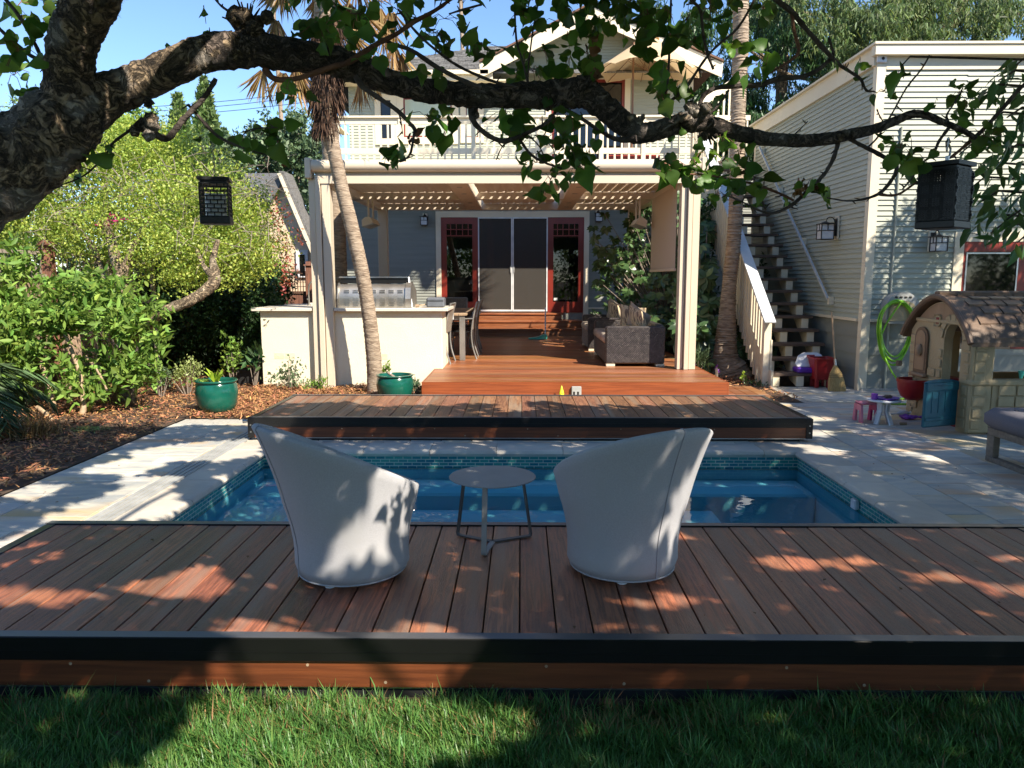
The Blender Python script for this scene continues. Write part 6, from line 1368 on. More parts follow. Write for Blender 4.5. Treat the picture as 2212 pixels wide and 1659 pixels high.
q = MB(); q.bbox((x - .09, y - .10, .20), (x + .10, y + .10, .225), .01); build('seat', q, M['pink_plastic'], t)
for sx in (-1, 1): q = MB(); X_ = x + sx * .085; q.add([(X_ - .012, y - .12, 0), (X_ + .012, y - .12, 0), (X_ + .012, y - .085, .199), (X_ - .012, y - .085, .199), (X_ - .012, y - .05, 0), (X_ + .012, y - .05, 0), (X_ + .012, y - .04, .199), (X_ - .012, y - .04, .199)], [(0, 1, 2, 3), (7, 6, 5, 4), (0, 3, 7, 4), (1, 5, 6, 2), (0, 4, 5, 1)]); q.add([(X_ - .012, y + .05, 0), (X_ + .012, y + .05, 0), (X_ + .012, y + .04, .199), (X_ - .012, y + .04, .199), (X_ - .012, y + .12, 0), (X_ + .012, y + .12, 0), (X_ + .012, y + .085, .199), (X_ - .012, y + .085, .199)], [(0, 1, 2, 3), (7, 6, 5, 4), (0, 3, 7, 4), (1, 5, 6, 2), (0, 4, 5, 1)]); q.box((X_ - .009, y - .06, .13), (X_ + .009, y + .06, .1985)); build('leg', q, M['pink_plastic'] if sx < 0 else M['magenta_plastic'], t)
a = at(1968, 905, z=0); q = MB()
for k in range(9): q.blob((a.x + random.uniform(-.1, .1), a.y + random.uniform(-.08, .08), .03), (random.uniform(.02, .06), random.uniform(.02, .05), random.uniform(.015, .035)), 7, 5, .3, k)
tag(build('doll_clothes', q, M['violet_petal'], loc=(a.x, a.y, 0)), 'small heap of purple grey doll clothes on the paving beside the blue door', 'toy')
q = MB(); q.tube(smooth_path([(a.x - .32, a.y + .12, .02), (a.x - .15, a.y + .14, .03), (a.x - .02, a.y + .2, .03), (a.x + .08, a.y + .16, .05)], 4), [.008] * 4 * 3 + [.02], 7); q.blob((a.x + .0, a.y + .2, .035), (.08, .03, .03), 8, 5, .2, 2)
tag(build('toy_animal', q, M['white_plastic'], loc=(a.x, a.y + .15, 0)), 'white toy with a long thin tail lying behind the doll clothes', 'toy')
a = at(1950, 918, z=0); q = MB(); q.tube([(a.x - .03, a.y, .016), (a.x + .04, a.y, .016)], .014, 10); tag(build('toy_block', q, M['play_wood'], loc=(a.x, a.y, 0)), 'small brown roller shaped toy on the paving right of the toy table', 'toy')

# ================================================================ cushioned bench at the right edge
bx, by = 4.12, 6.72
t = thing('cushioned_bench', 'low grey wood bench with a thick grey cushion at the right edge', 'bench', (bx + .4, by - .9, 0))
q = MB(); q.bbox((bx - .05, by - 1.9, .30), (bx + .85, by + .03, .475), .05)
for yy in np.arange(by - 1.7, by, .3): q.tube([(bx + .1, yy, .474), (bx + .12, yy, .478)], .015, 8)
build('cushion', q, M['bench_cushion'], t, smooth=70)
q = MB(); q.bbox((bx, by - 1.85, .235), (bx + .8, by, .298), .004); q.bbox((bx, by - 1.85, .0), (bx + .06, by, .045), .004); build('frame', q, M['bench_wood'], t)
for yy in (by - .10, by - 1.85): q = MB(); q.bbox((bx + .001, yy, .046), (bx + .06, yy + .10, .234), .004); q.bbox((bx + .74, yy, 0), (bx + .80, yy + .10, .234), .004); build('leg', q, M['bench_wood'], t)
# ================================================================ fences and the neighbours
t = thing('wood_fence', 'weathered brown board fence along the left side behind the lemon bush', 'fence', (-6.3, 10, 0))
q = MB(); rg = random.Random(6); y = 5.0
while y < 16.5: q.box((-6.32 + rg.uniform(0, .006), y, .03), (-6.30 + rg.uniform(0, .006), y + .135, 1.62)); y += .14
build('boards', q, M['reed'], t)
q = MB()
for z in (.3, 1.0, 1.6, 1.9): q.box((-6.29, 5, z), (-6.25, 16.5, z + .045))
y = 5.0
while y < 16.5: q.box((-6.29, y, 1.645), (-6.275, y + .02, 1.9)); y += .10
build('rails', q, M['grey_wood'], t)
for y in (7.4, 10.25, 13.1, 15.9): q = MB(); q.bbox((-6.34, y - .07, 0), (-6.20, y + .07, 2.02), .006); q.bbox((-6.37, y - .10, 2.02), (-6.17, y + .10, 2.06), .004); q.add([(-6.35, y - .08, 2.06), (-6.19, y - .08, 2.06), (-6.19, y + .08, 2.06), (-6.35, y + .08, 2.06), (-6.27, y, 2.11)], [(0, 1, 4), (1, 2, 4), (2, 3, 4), (3, 0, 4)]); build('post', q, M['fence_wood'], t)
t = thing('garden_trellis', 'grey timber trellis standing behind the gnarled tree', 'trellis', (-5.4, 11, 0)); q = MB(); a = at(190, 560, Y=10.9); b = at(325, 560, Y=10.9)
for f_ in (0, .33, .66, 1): x = a.x + (b.x - a.x) * f_; q.box((x - .025, 10.9, 0), (x + .025, 10.94, 1.85))
for z in (.35, .8, 1.25, 1.8): q.box((a.x - .05, 10.87, z), (b.x + .05, 10.899, z + .05))
build('grid', q, M['grey_wood'], t)
t = thing('lattice_fence', 'dark brown fence with lattice top behind the sink counter', 'fence', (-5.2, 15.8, 0)); a = at(560, 600, Y=15.8); q = MB(); x = a.x - .6; 
while x < -4.27: q.box((x, 15.8, 0), (x + .135, 15.82, 1.28)); x += .14
build('boards', q, M['fence_wood'], t)
q = MB(); q.box((a.x - .6, 15.78, 1.28), (-4.27, 15.84, 1.33)); q.box((a.x - .6, 15.78, 1.68), (-4.27, 15.84, 1.74)); x = a.x - .6
while x < -4.27: q.box((x, 15.8, 1.33), (x + .012, 15.82, 1.68)); x += .055
for z in (1.42, 1.51, 1.60): q.box((a.x - .6, 15.79, z), (-4.27, 15.8, z + .012))
build('lattice', q, M['palm_fiber'], t); px_ = at(667, 600, Y=15.75).x; q = MB(); q.box((px_ - .05, 15.7, 0), (px_ + .05, 15.78, 1.84)); q.bbox((px_ - .08, 15.67, 1.84), (px_ + .08, 15.81, 1.87), .004); q.box((px_ - .04, 15.7, 1.87), (px_ + .04, 15.78, 1.93)); build('post', q, M['fence_wood'], t)
nb = thing('neighbour_house', 'cream neighbouring house with a steep grey roof beyond the hedge', 'house', (-5.2, 17.2, 0)); Yn = 17.2
def n2(x, y): p = at(x, y, Y=Yn); return (p.x, p.z)
q = MB(); q.prism([n2(540, 425), n2(612, 392), n2(686, 560), n2(686, 700), n2(540, 700)], 'y', Yn, Yn + .3); build('wall', q, M['far_stucco'], nb)
q = MB(); q.prism([n2(608, 372), n2(618, 372), n2(694, 556), n2(684, 562)], 'y', Yn - .2, Yn + .5); o = build('roof', q, M['shingle'], nb)
q = MB(); q.prism([n2(606, 378), n2(613, 377), n2(692, 564), n2(686, 568)], 'y', Yn - .24, Yn - .201); build('rake_board', q, M['cream_trim'], nb)
q = MB(); v = [at(612, 374, Y=Yn - .15), at(530, 374, Y=Yn + 1.0), at(505, 432, Y=Yn - .1), at(586, 424, Y=Yn - .15)]; q.add(v + [p - Vector((0, 0, .12)) for p in v], [(0, 1, 2, 3), (7, 6, 5, 4), (0, 3, 7, 4), (3, 2, 6, 7)]); build('roof_slope', q, M['shingle'], nb)
q = MB(); a = n2(640, 540); b = n2(668, 600); q.box((a[0], Yn - .05, b[1]), (b[0], Yn - .001, a[1])); o = build('window', q, M['white_plastic'], nb); q = MB(); a = n2(648, 550); b = n2(661, 596); q.box((a[0], Yn - .055, b[1]), (b[0], Yn - .051, a[1])); build('pane', q, M['garage_pane'], o)
q = MB()
for (x0, y0), (x1, y1) in (((-60, 228), (720, 190)), ((-60, 238), (720, 200)), ((-60, 248), (720, 213))):
    a, b = at(x0, y0, Y=42), at(x1, y1, Y=42); q.tube([a.lerp(b, k / 8) + Vector((0, 0, -.5 * math.sin(math.pi * k / 8))) for k in range(9)], .016, 5)
tag(build('power_line', q, M['wire'], loc=(-15, 42, 11)), 'thin power lines crossing the blue sky at the left', 'power line')
q = MB()
for y in (130, 152, 176):
    a, b = at(1440, y - 6, Y=40), at(2100, y + 14, Y=40); q.tube([a, (a + b) / 2 - Vector((0, 0, .3)), b], .016, 5)
tag(build('power_line', q, M['wire'], loc=(10, 40, 11)), 'thin power lines behind the hanging conifer branches at the right', 'power line')

# ================================================================ palms
def ringed_trunk(name, L, parent, mat='palm_trunk', dz=.055, amp=.045, n=20, seed=0):
    S = smooth_path(L, 12); pts = [Vector(s[:3]) for s in S]; P = [pts[0]]; W = [S[0][3]]; rg = random.Random(seed)
    d = 0; out = []; rr = []
    # resample to scar spacing, each ring a small flared step
    cum = [0]
    for a, b in zip(pts[:-1], pts[1:]): cum.append(cum[-1] + (b - a).length)
    s = 0; i = 0; rings = []
    while s < cum[-1] - .001:
        while cum[i + 1] < s: i += 1
        f_ = (s - cum[i]) / (cum[i + 1] - cum[i]); p = pts[i].lerp(pts[i + 1], f_); w_ = S[i][3] + (S[i + 1][3] - S[i][3]) * f_; h = dz * rg.uniform(.6, 1.3)
        a_ = amp * rg.uniform(.4, 1.2); out += [p, p + (pts[i + 1] - pts[i]).normalized() * h * .75]; rr += [w_ * (1 + a_), w_ * (1 - a_ * .5)]; s += h
    mb = MB(); mb.tube(out, rr, n, jit=.035, seed=seed); return build(name, mb, M[mat], parent, smooth=50)
def P3(x, y, w_, Y): p = at(x, y, Y=Y); return (p.x, p.y, p.z, w_ / 2 / FOC * Y)
def fans(name, L, parent, mat, seed, n=22, ln=.62):
    rg = np.random.default_rng(seed); P = []; D = []
    for (x, y, z), (dx, dy, dz), spread in L:
        d = np.array([dx, dy, dz], float); d /= np.linalg.norm(d); s = np.cross(d, rg.normal(size=3)); s /= np.linalg.norm(s)
        for k in range(n):
            a = (k / (n - 1) - .5) * spread; D.append(d * math.cos(a) + s * math.sin(a)); P.append((x, y, z))
    D = np.array(D); P = np.array(P) + D * .05
    return leafmesh(name, P, ln, 'strip', mat, parent, seed=seed, dirs=D * 6, svar=.18)
p1 = thing('leaning_palm', 'slender leaning palm with a shaggy fibrous neck in front of the barbecue counter', 'palm', (-2.0, 10.6, 0))
ringed_trunk('trunk', [P3(812, 862, 40, 10.6), P3(810, 830, 34, 10.6), P3(806, 760, 32, 10.6), P3(793, 650, 30, 10.6), P3(776, 560, 30, 10.6), P3(757, 480, 30, 10.6), P3(737, 400, 28, 10.6), P3(722, 330, 29, 10.6), P3(709, 280, 34, 10.6), P3(702, 220, 36, 10.6), P3(700, 150, 40, 10.6), P3(702, 60, 44, 10.6), P3(704, -60, 44, 10.6)], p1, seed=1)
rgn = np.random.default_rng(31); P = []; D = []
for k in range(2600):
    y = rgn.uniform(40, 285); c = P3(704 + (y - 200) * -.03, y, 44 + (12 if y < 230 else -8), 10.6); a = rgn.uniform(0, 6.28); r = c[3] * rgn.uniform(.7, 1.15)
    P.append((c[0] + r * math.cos(a), c[1] + r * math.sin(a), c[2])); D.append((math.cos(a) * .5, math.sin(a) * .5, -1.6))
leafmesh('fibre', P, .17, 'strip', M['palm_fiber'], p1, seed=32, dirs=np.array(D) * 2, svar=.5)
cr = at(704, 40, Y=10.6); L1, L2 = [], []; rgp_ = random.Random(12)
for k in range(12):
    a = rgp_.uniform(0, 6.28); z = cr.z + rgp_.uniform(-.1, .8); r = rgp_.uniform(.25, .75); L1.append(((cr.x + r * math.cos(a), cr.y + r * math.sin(a), z), (math.cos(a) * .5, math.sin(a) * .4, -1.3), 1.5))
for x, y, dx, dz in ((596, 36, .1, -1), (612, 150, 0, -1), (570, 148, -.3, -1), (640, 140, .1, -1), (820, 10, .1, -1), (835, 60, .2, -1), (850, 95, .1, -1), (800, 140, .3, -1), (780, 160, .1, -1), (640, 165, .3, -1), (845, 20, 0, -1), (865, 110, .2, -1)):
    p = at(x, y, Y=10.5); L1.append(((p.x, p.y, p.z), (dx, -.1, dz), 1.3))
fans('dead_fronds', L1, p1, M['dead_frond'], 33, 22, .42)
for k in range(30):
    a = rgp_.uniform(0, 6.28); z = cr.z + rgp_.uniform(.6, 1.6); r = rgp_.uniform(.6, 1.1); L2.append(((cr.x + r * math.cos(a), cr.y + r * math.sin(a), z), (math.cos(a), math.sin(a), rgp_.uniform(-.5, .8)), 2.2))
fans('green_fronds', L2, p1, M['palm_frond'], 34, 26, .7)
q = MB()
for c_, d_, s_ in L1[:12] + L2: q.tube([(cr.x, cr.y, c_[2] + .25), c_], .012, 4)
build('frond_stalks', q, M['palm_frond'], p1)
p3 = thing('thick_palm', 'straight thick grey palm trunk behind the left pergola post', 'palm', (-3.4, 14, 0))
a = at(728, 600, Y=14).x
ringed_trunk('trunk', [(a, 14.0, 0, .22), (a, 14, 1, .19), (a, 14, 3, .165), (a - .1, 14, 5, .15), (a - .15, 14, 7, .15), (a - .2, 14, 9.5, .15)], p3, dz=.05, amp=.02, seed=3)
L2 = []
for k in range(24): b = rgp_.uniform(0, 6.28); L2.append(((a - .2 + .8 * math.cos(b), 14 + .8 * math.sin(b), 9.7 + rgp_.uniform(-.5, 1)), (math.cos(b), math.sin(b), rgp_.uniform(-.6, .8)), 2.2))
fans('fronds', L2, p3, M['palm_frond'], 36, 22, .8)
p2 = thing('tall_palm', 'tall ringed palm trunk between the terrace and the outside stairs', 'palm', (3.45, 12.6, 0))
ringed_trunk('trunk', [P3(1578, 818, 92, 12.6), P3(1574, 800, 78, 12.6), P3(1567, 770, 52, 12.6), P3(1570, 700, 38, 12.6), P3(1575, 620, 30, 12.6), P3(1585, 520, 29, 12.6), P3(1590, 430, 29, 12.6), P3(1593, 330, 29, 12.6), P3(1595, 220, 30, 12.6), P3(1600, 100, 31, 12.6), P3(1600, 0, 31, 12.6), P3(1602, -140, 31, 12.6), P3(1605, -420, 31, 12.6)], p2, dz=.045, amp=.07, seed=5)
c = at(1605, -430, Y=12.6); L2 = []
for k in range(26): b = rgp_.uniform(0, 6.28); L2.append(((c.x + .7 * math.cos(b), 12.6 + .7 * math.sin(b), c.z + rgp_.uniform(-.6, .9)), (math.cos(b), math.sin(b), rgp_.uniform(-.6, .8)), 2.2))
fans('fronds', L2, p2, M['palm_frond'], 37, 22, .8)
for i, (x, y, lab) in enumerate(((207, 180, 'far slender palm trunk against the sky left of the upright limb'), (609, 300, 'far slender palm trunk above the neighbouring house'), (1003, 110, 'far slender palm trunk above the grey house roof'))):
    b = at(x, y, Y=60); t = thing('distant_palm', lab, 'palm', (b.x, 60, 0), 'slender palms far behind the houses'); q = MB(); q.tube([(b.x + .3, 60, 0), (b.x + .1, 60, 8), (b.x, 60, 14), (b.x - .3, 60, 22 + i)], [.28, .2, .16, .14], 10); build('trunk', q, M['palm_trunk'], t, smooth=True)
    L2 = [((b.x - .3 + 1.2 * math.cos(k), 60 + 1.2 * math.sin(k), 22.3 + i + math.sin(k * 3) * .7), (math.cos(k), math.sin(k), math.sin(k * 5) * .6), 2) for k in range(18)]; fans('fronds', L2, t, M['palm_frond'], 40 + i, 14, 1.5)

# ================================================================ shrubs and trees at the left
def E(cx, cy, Y, rx, ry, rd):
    """ellipsoid whose outline on the sight line is cx,cy,rx,ry"""
    p = at(cx, cy, Y=Y); k = (p - CAM).length / FOC; return (p.x, p.y, p.z, rx * k, rd, ry * k)
yt = thing('flowering_hedge_tree', 'wide yellow green small leaved tree with a gnarled trunk at the left', 'tree', (-5.0, 9.8, 0))
B = [E(60, 350, 11.5, 120, 80, 1.2), E(170, 400, 11.2, 150, 120, 1.3), E(330, 360, 11.6, 130, 90, 1.2), E(430, 450, 11.0, 130, 110, 1.2), E(525, 500, 11.3, 60, 80, .8), E(575, 540, 11.2, 46, 50, .6), E(555, 455, 11.4, 46, 44, .6), E(60, 470, 11.0, 110, 80, 1.0), E(250, 500, 10.6, 150, 80, 1.0), E(380, 540, 10.4, 90, 60, .8), E(400, 600, 10.3, 60, 28, .5), E(280, 320, 12.0, 120, 60, 1.0), E(500, 560, 10.8, 80, 50, .8), E(-60, 420, 11, 110, 130, 1.2)]
leafmesh('leaves', cloud(B, 105000, 51, .45, 85, .13), .043, 'oval', M['yellow_green_leaf'], yt, seed=51)
q = MB()
def T(*L): q.tube(smooth_path([P3(*l) for l in L], 5), [], 10)
def trunk_path(mb, L, n=12, jit=.14, seed=0):
    S = smooth_path([P3(*l) for l in L], 5); mb.tube([s[:3] for s in S], [s[3] for s in S], n, jit=jit, seed=seed)
trunk_path(q, [(272, 888, 62, 9.75), (270, 860, 46, 9.75), (266, 808, 36, 9.8), (275, 742, 34, 9.85), (266, 692, 34, 9.9), (262, 600, 28, 9.9), (248, 550, 22, 10), (230, 480, 16, 10.2)], seed=1)
trunk_path(q, [(272, 745, 26, 9.85), (300, 722, 26, 9.8), (318, 705, 24, 9.7), (347, 676, 22, 9.6), (397, 655, 22, 9.6), (430, 638, 24, 9.7), (460, 612, 26, 9.8), (464, 590, 22, 9.9), (460, 560, 14, 10), (470, 520, 10, 10.2)], seed=2)
trunk_path(q, [(462, 600, 14, 9.8), (440, 575, 10, 9.9), (425, 540, 8, 10.1)], seed=3); trunk_path(q, [(262, 600, 20, 9.9), (285, 540, 14, 10), (320, 470, 10, 10.4)], seed=4); trunk_path(q, [(220, 580, 12, 10.3), (205, 540, 12, 10.3), (150, 470, 8, 10.5)], seed=5); trunk_path(q, [(264, 690, 18, 9.9), (235, 620, 14, 10.1), (205, 545, 12, 10.3)], seed=6)
build('trunk', q, M['gnarled_bark'], yt, smooth=70)
q = MB(); rg = random.Random(3)
for k in range(260):
    p = at(rg.uniform(60, 600), rg.uniform(330, 560), Y=rg.uniform(9.9, 10.6)); d = Vector((rg.gauss(0, 1), rg.gauss(0, .5), rg.gauss(0, .7))).normalized(); q.tube([p, p + d * .15 + Vector((0, 0, .02)), p + d * .34], [.005, .004, .002], 4)
stuff(build('bare_twigs', q, M['grey_wood'], yt))
B = [E(30, 620, 9.6, 50, 66, .6), E(205, 645, 9.2, 100, 60, .6), E(60, 700, 9.2, 80, 80, .6), E(150, 730, 9.0, 100, 90, .5), E(270, 690, 9.2, 70, 60, .5), E(230, 800, 8.9, 70, 60, .45), E(310, 780, 9.1, 34, 60, .4), E(175, 850, 8.8, 26, 26, .3), E(20, 790, 9.0, 60, 60, .4)]
lb = thing('lemon_bush', 'bright green citrus bush with larger glossy leaves in front of the left fence', 'bush', (-5.0, 8.9, 0))
leafmesh('leaves', cloud(B, 5600, 52, .5, 80, .11), .125, 'lance', M['citrus_leaf'], lb, seed=52, up=.3)
q = MB(); trunk_path(q, [(176, 905, 16, 8.75), (180, 870, 12, 8.8), (170, 800, 10, 8.9), (140, 720, 8, 9.1)], 8, .08); trunk_path(q, [(120, 905, 14, 8.9), (112, 860, 12, 8.9), (90, 790, 10, 9.0), (60, 720, 8, 9.3)], 8, .08); trunk_path(q, [(232, 845, 5, 8.9), (210, 800, 6, 8.9), (185, 770, 6, 9)], 8, .08); trunk_path(q, [(120, 918, 12, 8.5), (95, 890, 12, 8.55), (80, 880, 10, 8.6)], 8, .08)
build('trunk', q, M['teak'], lb, smooth=70)
def bush(name, label, cat, blobs, n, size, kind, mat, seed, group=None, base=None, shell=.5):
    b = base or (blobs[0][0], blobs[0][1], 0); o = leafmesh(name, cloud(blobs, n, seed, shell), size, kind, M[mat], loc=b, seed=seed); return tag(o, label, cat, group)
bush('ivy_hedge', 'dark green ivy clad hedge under the yellow green tree', 'hedge', [E(400, 690, 12.6, 80, 110, .5), E(500, 690, 12.9, 80, 120, .5), E(570, 700, 12.2, 40, 110, .4), E(590, 620, 13.5, 40, 60, .5), E(540, 600, 13.5, 60, 50, .4), E(350, 640, 12.8, 40, 80, .4), E(330, 740, 12.6, 40, 80, .4), E(560, 780, 12.0, 40, 50, .3)], 22000, .07, 'oval', 'dark_leaf', 53)
q = MB(); a, b = at(300, 700, Y=13.4), at(600, 700, Y=13.4); q.box((a.x, 13.4, 0), (b.x, 13.6, 1.9)); tag(build('hedge_fence', q, M['fence_wood'], loc=(a.x, 13.5, 0)), 'dark board fence hidden behind the ivy hedge', 'fence')
cyt = []
for i, (cx, top, w_, Y, lab) in enumerate(((440, 170, 62, 28, 'tall light green cypress with a pointed crown behind the fruit tree limb'), (385, 205, 60, 27, 'second cypress just left of the tall one, half hidden by the limb'), (485, 285, 34, 26, 'shorter cypress at the right foot of the tall cypress'))):
    rgc = np.random.default_rng(60 + i); n = 9000; t_ = rgc.random(n) ** .7; a = rgc.uniform(0, 6.28, n); p0 = at(cx, top, Y=Y); p1_ = at(cx, 560, Y=Y); k = Y / FOC
    r = w_ * k * (t_ ** .75) * (.75 + .3 * rgc.random(n)) * (1 + .12 * np.sin(a * 5 + t_ * 20)); P = np.stack([p0.x + r * np.cos(a), p0.y + r * np.sin(a), p0.z + (p1_.z - p0.z) * t_], 1)
    t = thing('cypress', lab, 'tree', (p0.x, Y, 0), 'cypress trees behind the garden'); leafmesh('foliage', P, .20, 'oval', M['cypress_leaf'], t, seed=61 + i, up=1.6); q = MB(); q.tube([(p0.x, Y, 0), (p0.x, Y, p0.z)], [.2, .03], 8); build('trunk', q, M['grey_wood'], t)
def tree_far(name, label, blobs, n, size, mat, seed, group='trees beyond the garden', trunk=True):
    t = thing(name, label, 'tree', (blobs[0][0], blobs[0][1], 0), group); leafmesh('crown', cloud(blobs, n, seed, .5), size, 'oval', M[mat], t, seed=seed); q = MB()
    b = blobs[0]; q.tube([(b[0], b[1], 0), (b[0] + .1, b[1], b[2] * .6), (b[0], b[1], b[2] + b[5] * .3)], [.22, .16, .06], 8)
    for k in range(5): c_ = blobs[k % len(blobs)]; q.tube([(b[0], b[1], b[2] * .7), (c_[0] + .4 * math.cos(k * 2), c_[1], c_[2] + c_[5] * .4 * math.sin(k))], [.09, .03], 6)
    build('trunk', q, M['grey_wood'], t)
tree_far('dark_tree', 'dark small leaved tree rising beside the left pergola post', [E(640, 350, 30, 60, 80, 2), E(600, 330, 30, 60, 60, 1.6), E(660, 300, 29.5, 45, 60, 1.4), E(560, 350, 31, 60, 60, 1.6), E(685, 480, 28, 30, 110, 1.2)], 17000, .17, 'olive_leaf', 71)
tree_far('green_tree', 'bright green tree at the far left edge below the sky', [E(20, 310, 19, 60, 50, 1.5), E(110, 330, 20, 60, 40, 1.2), E(200, 300, 22, 60, 50, 1.2), E(290, 300, 22, 70, 60, 1.2)], 9000, .12, 'citrus_leaf', 72)
tree_far('pale_conifer', 'pale feathery conifer far off at the left above the thick limb', [E(65, 245, 34, 22, 24, .8), E(62, 215, 34, 10, 16, .5), E(75, 265, 34, 34, 16, .8)], 1600, .16, 'cypress_leaf', 73)
tree_far('dark_tree', 'dark tree mass behind the dining area left of the counter top', [E(520, 420, 24, 60, 60, 1.5), E(480, 340, 25, 50, 50, 1.5)], 6000, .14, 'olive_leaf', 74)
bush('background_shrubs', 'deep green shrubs in the shade behind the yellow green tree and the fence', 'shrub', [(x, 15.5 + (k % 2), 1.6, 1.3, .8, 1.7) for k, x in enumerate(np.arange(-17, -6.5, 1.6))] + [(-8, 13.5, 1.4, .8, .8, 1.5), (-9.5, 13, 1.6, .9, .8, 1.7)], 26000, .12, 'oval', 'dark_leaf', 56)
stuff(bush('bougainvillea', 'red flowered climber at the right end of the yellow green tree', 'climber', [E(610, 500, 11, 26, 60, .3), E(625, 560, 11, 20, 50, .3), E(645, 520, 11, 12, 26, .2), E(615, 620, 11, 14, 18, .2)], 380, .045, 'oval', 'red_petal', 54))
stuff(bush('bougainvillea', 'small spray of magenta flowers low in the middle of the yellow green tree', 'climber', [E(240, 478, 9.9, 20, 16, .15), E(262, 470, 9.9, 12, 8, .1), E(222, 488, 9.9, 10, 6, .1)], 60, .045, 'oval', 'magenta_petal', 55))
# small plants on the bark mulch
def tuft(name, label, cx, cy, Y, rx, ry, n, size, kind, mat, seed, up=.6):
    e = E(cx, cy, Y, rx, ry, rx / 2212 * Y * .9); P = cloud([e], n, seed, .1); P[:, 2] = np.maximum(P[:, 2], .03); q = MB(); rg = random.Random(seed)
    t = thing(name, label, 'plant', (e[0], Y, 0), 'small plants in the bark mulch')
    leafmesh('leaves', P, size, kind, M[mat], t, seed=seed, up=up)
    for k in range(0, n, max(1, n // 14)): p = P[k]; q.tube([(e[0] + (p[0] - e[0]) * .2, Y + (p[1] - Y) * .2, 0), tuple(p)], [.006, .003], 4)
    build('stems', q, M['grey_wood'], t)
tuft('leafy_shrub', 'leafy grey green shrub in front of the sink counter', 622, 815, 10.85, 40, 38, 330, .055, 'oval', 'olive_leaf', 81)
tuft('weed_clump', 'thin yellowish weeds at the foot of the left pergola post', 688, 832, 10.8, 30, 22, 260, .05, 'lance', 'citrus_leaf', 82, 1.4)
tuft('weed_clump', 'slender upright weed right behind the foot of the leaning palm', 838, 805, 11.0, 12, 30, 110, .06, 'lance', 'citrus_leaf', 83, 1.0)
tuft('weed_clump', 'small bush against the front left corner of the terrace deck', 898, 832, 10.1, 16, 22, 200, .05, 'lance', 'olive_leaf', 84, .8)
tuft('silver_shrub', 'silvery green shrub between the trunk and the left glazed pot', 402, 800, 10.4, 30, 26, 620, .035, 'oval', 'pale_leaf', 85, 1.0)
tuft('silver_shrub', 'grey green shrub right beside the gnarled trunk', 345, 815, 10.2, 24, 26, 520, .035, 'oval', 'olive_leaf', 86, 1.0)
tuft('low_groundcover', 'low blue grey mound of groundcover on the shaded mulch', 192, 938, 7.9, 36, 14, 900, .022, 'oval', 'pale_leaf', 87, .6)
tuft('shade_plant', 'broad leaved dark plant under the hedge', 500, 775, 11.3, 30, 40, 240, .075, 'oval', 'citrus_leaf', 88, .2)
tuft('shade_plant', 'strap leaved plant beside the left end of the sink counter', 548, 790, 11.2, 16, 26, 70, .18, 'lance', 'dark_leaf', 89, 1.0)
tuft('seedling', 'tiny seedling on the mulch left of the glazed pot', 300, 885, 9.2, 16, 6, 60, .03, 'oval', 'citrus_leaf', 90, .5)
tuft('dry_grass_tuft', 'tuft of straw coloured grass at the left edge below the dwarf palm', 62, 960, 7.5, 50, 36, 900, .12, 'strip', 'dead_frond', 91, 1.6)
tuft('bright_seedling', 'little bright leaved plant at the foot of the stairs', 1608, 815, 11.5, 12, 18, 60, .045, 'oval', 'bright_leaf', 92, .2)
tuft('ivy_patch', 'low dark leaves in the bed beside the stair foot', 1635, 832, 11.3, 26, 10, 160, .04, 'oval', 'dark_leaf', 93, .4)
tuft('grass_tuft', 'arching grassy tuft at the right edge of the terrace', 1505, 778, 12.0, 30, 26, 160, .22, 'strip', 'olive_leaf', 94, 1.4)
tuft('violet_flowers', 'few violet flowers at the foot of the tall palm', 1498, 795, 11.7, 5, 10, 12, .035, 'oval', 'violet_petal', 95)
tuft('violet_flowers', 'second few violet flowers right at the palm foot', 1550, 800, 11.7, 5, 8, 12, .035, 'oval', 'violet_petal', 96)
# dwarf palm at the left edge
dp = thing('dwarf_palm', 'dwarf palm with narrow arching fronds at the left edge', 'palm', (-5.1, 7.6, 0)); c = at(-50, 815, Y=7.7); P = []; D = []; q = MB(); rg = random.Random(9)
for k in range(26):
    a = rg.uniform(0, 6.28); el = rg.uniform(-.25, 1.0); ln = rg.uniform(.42, .72); d = Vector((math.cos(a) * math.cos(el), math.sin(a) * math.cos(el), math.sin(el))); pts = [c + d * ln * t_ + Vector((0, 0, -.55 * ln * t_ * t_)) for t_ in np.linspace(0, 1, 16)]
    q.tube(pts, [.008] * 8 + [.004] * 8, 4); 
    for j in range(2, 16):
        dd = (pts[j] - pts[j - 1]).normalized(); s = dd.cross(Vector((0, 0, 1))).normalized()
        for sg in (-1, 1):
            for _ in range(2): P.append(tuple(pts[j])); D.append(tuple(dd * .7 + s * sg * 1.0 + Vector((0, 0, -.5))))
build('stalks', q, M['palm_frond'], dp); leafmesh('fronds', P, .26, 'strip', M['palm_frond'], dp, seed=97, dirs=np.array(D) * 3); q = MB(); q.tube([(c.x, c.y, 0), tuple(c)], .08, 10); build('trunk', q, M['palm_fiber'], dp)

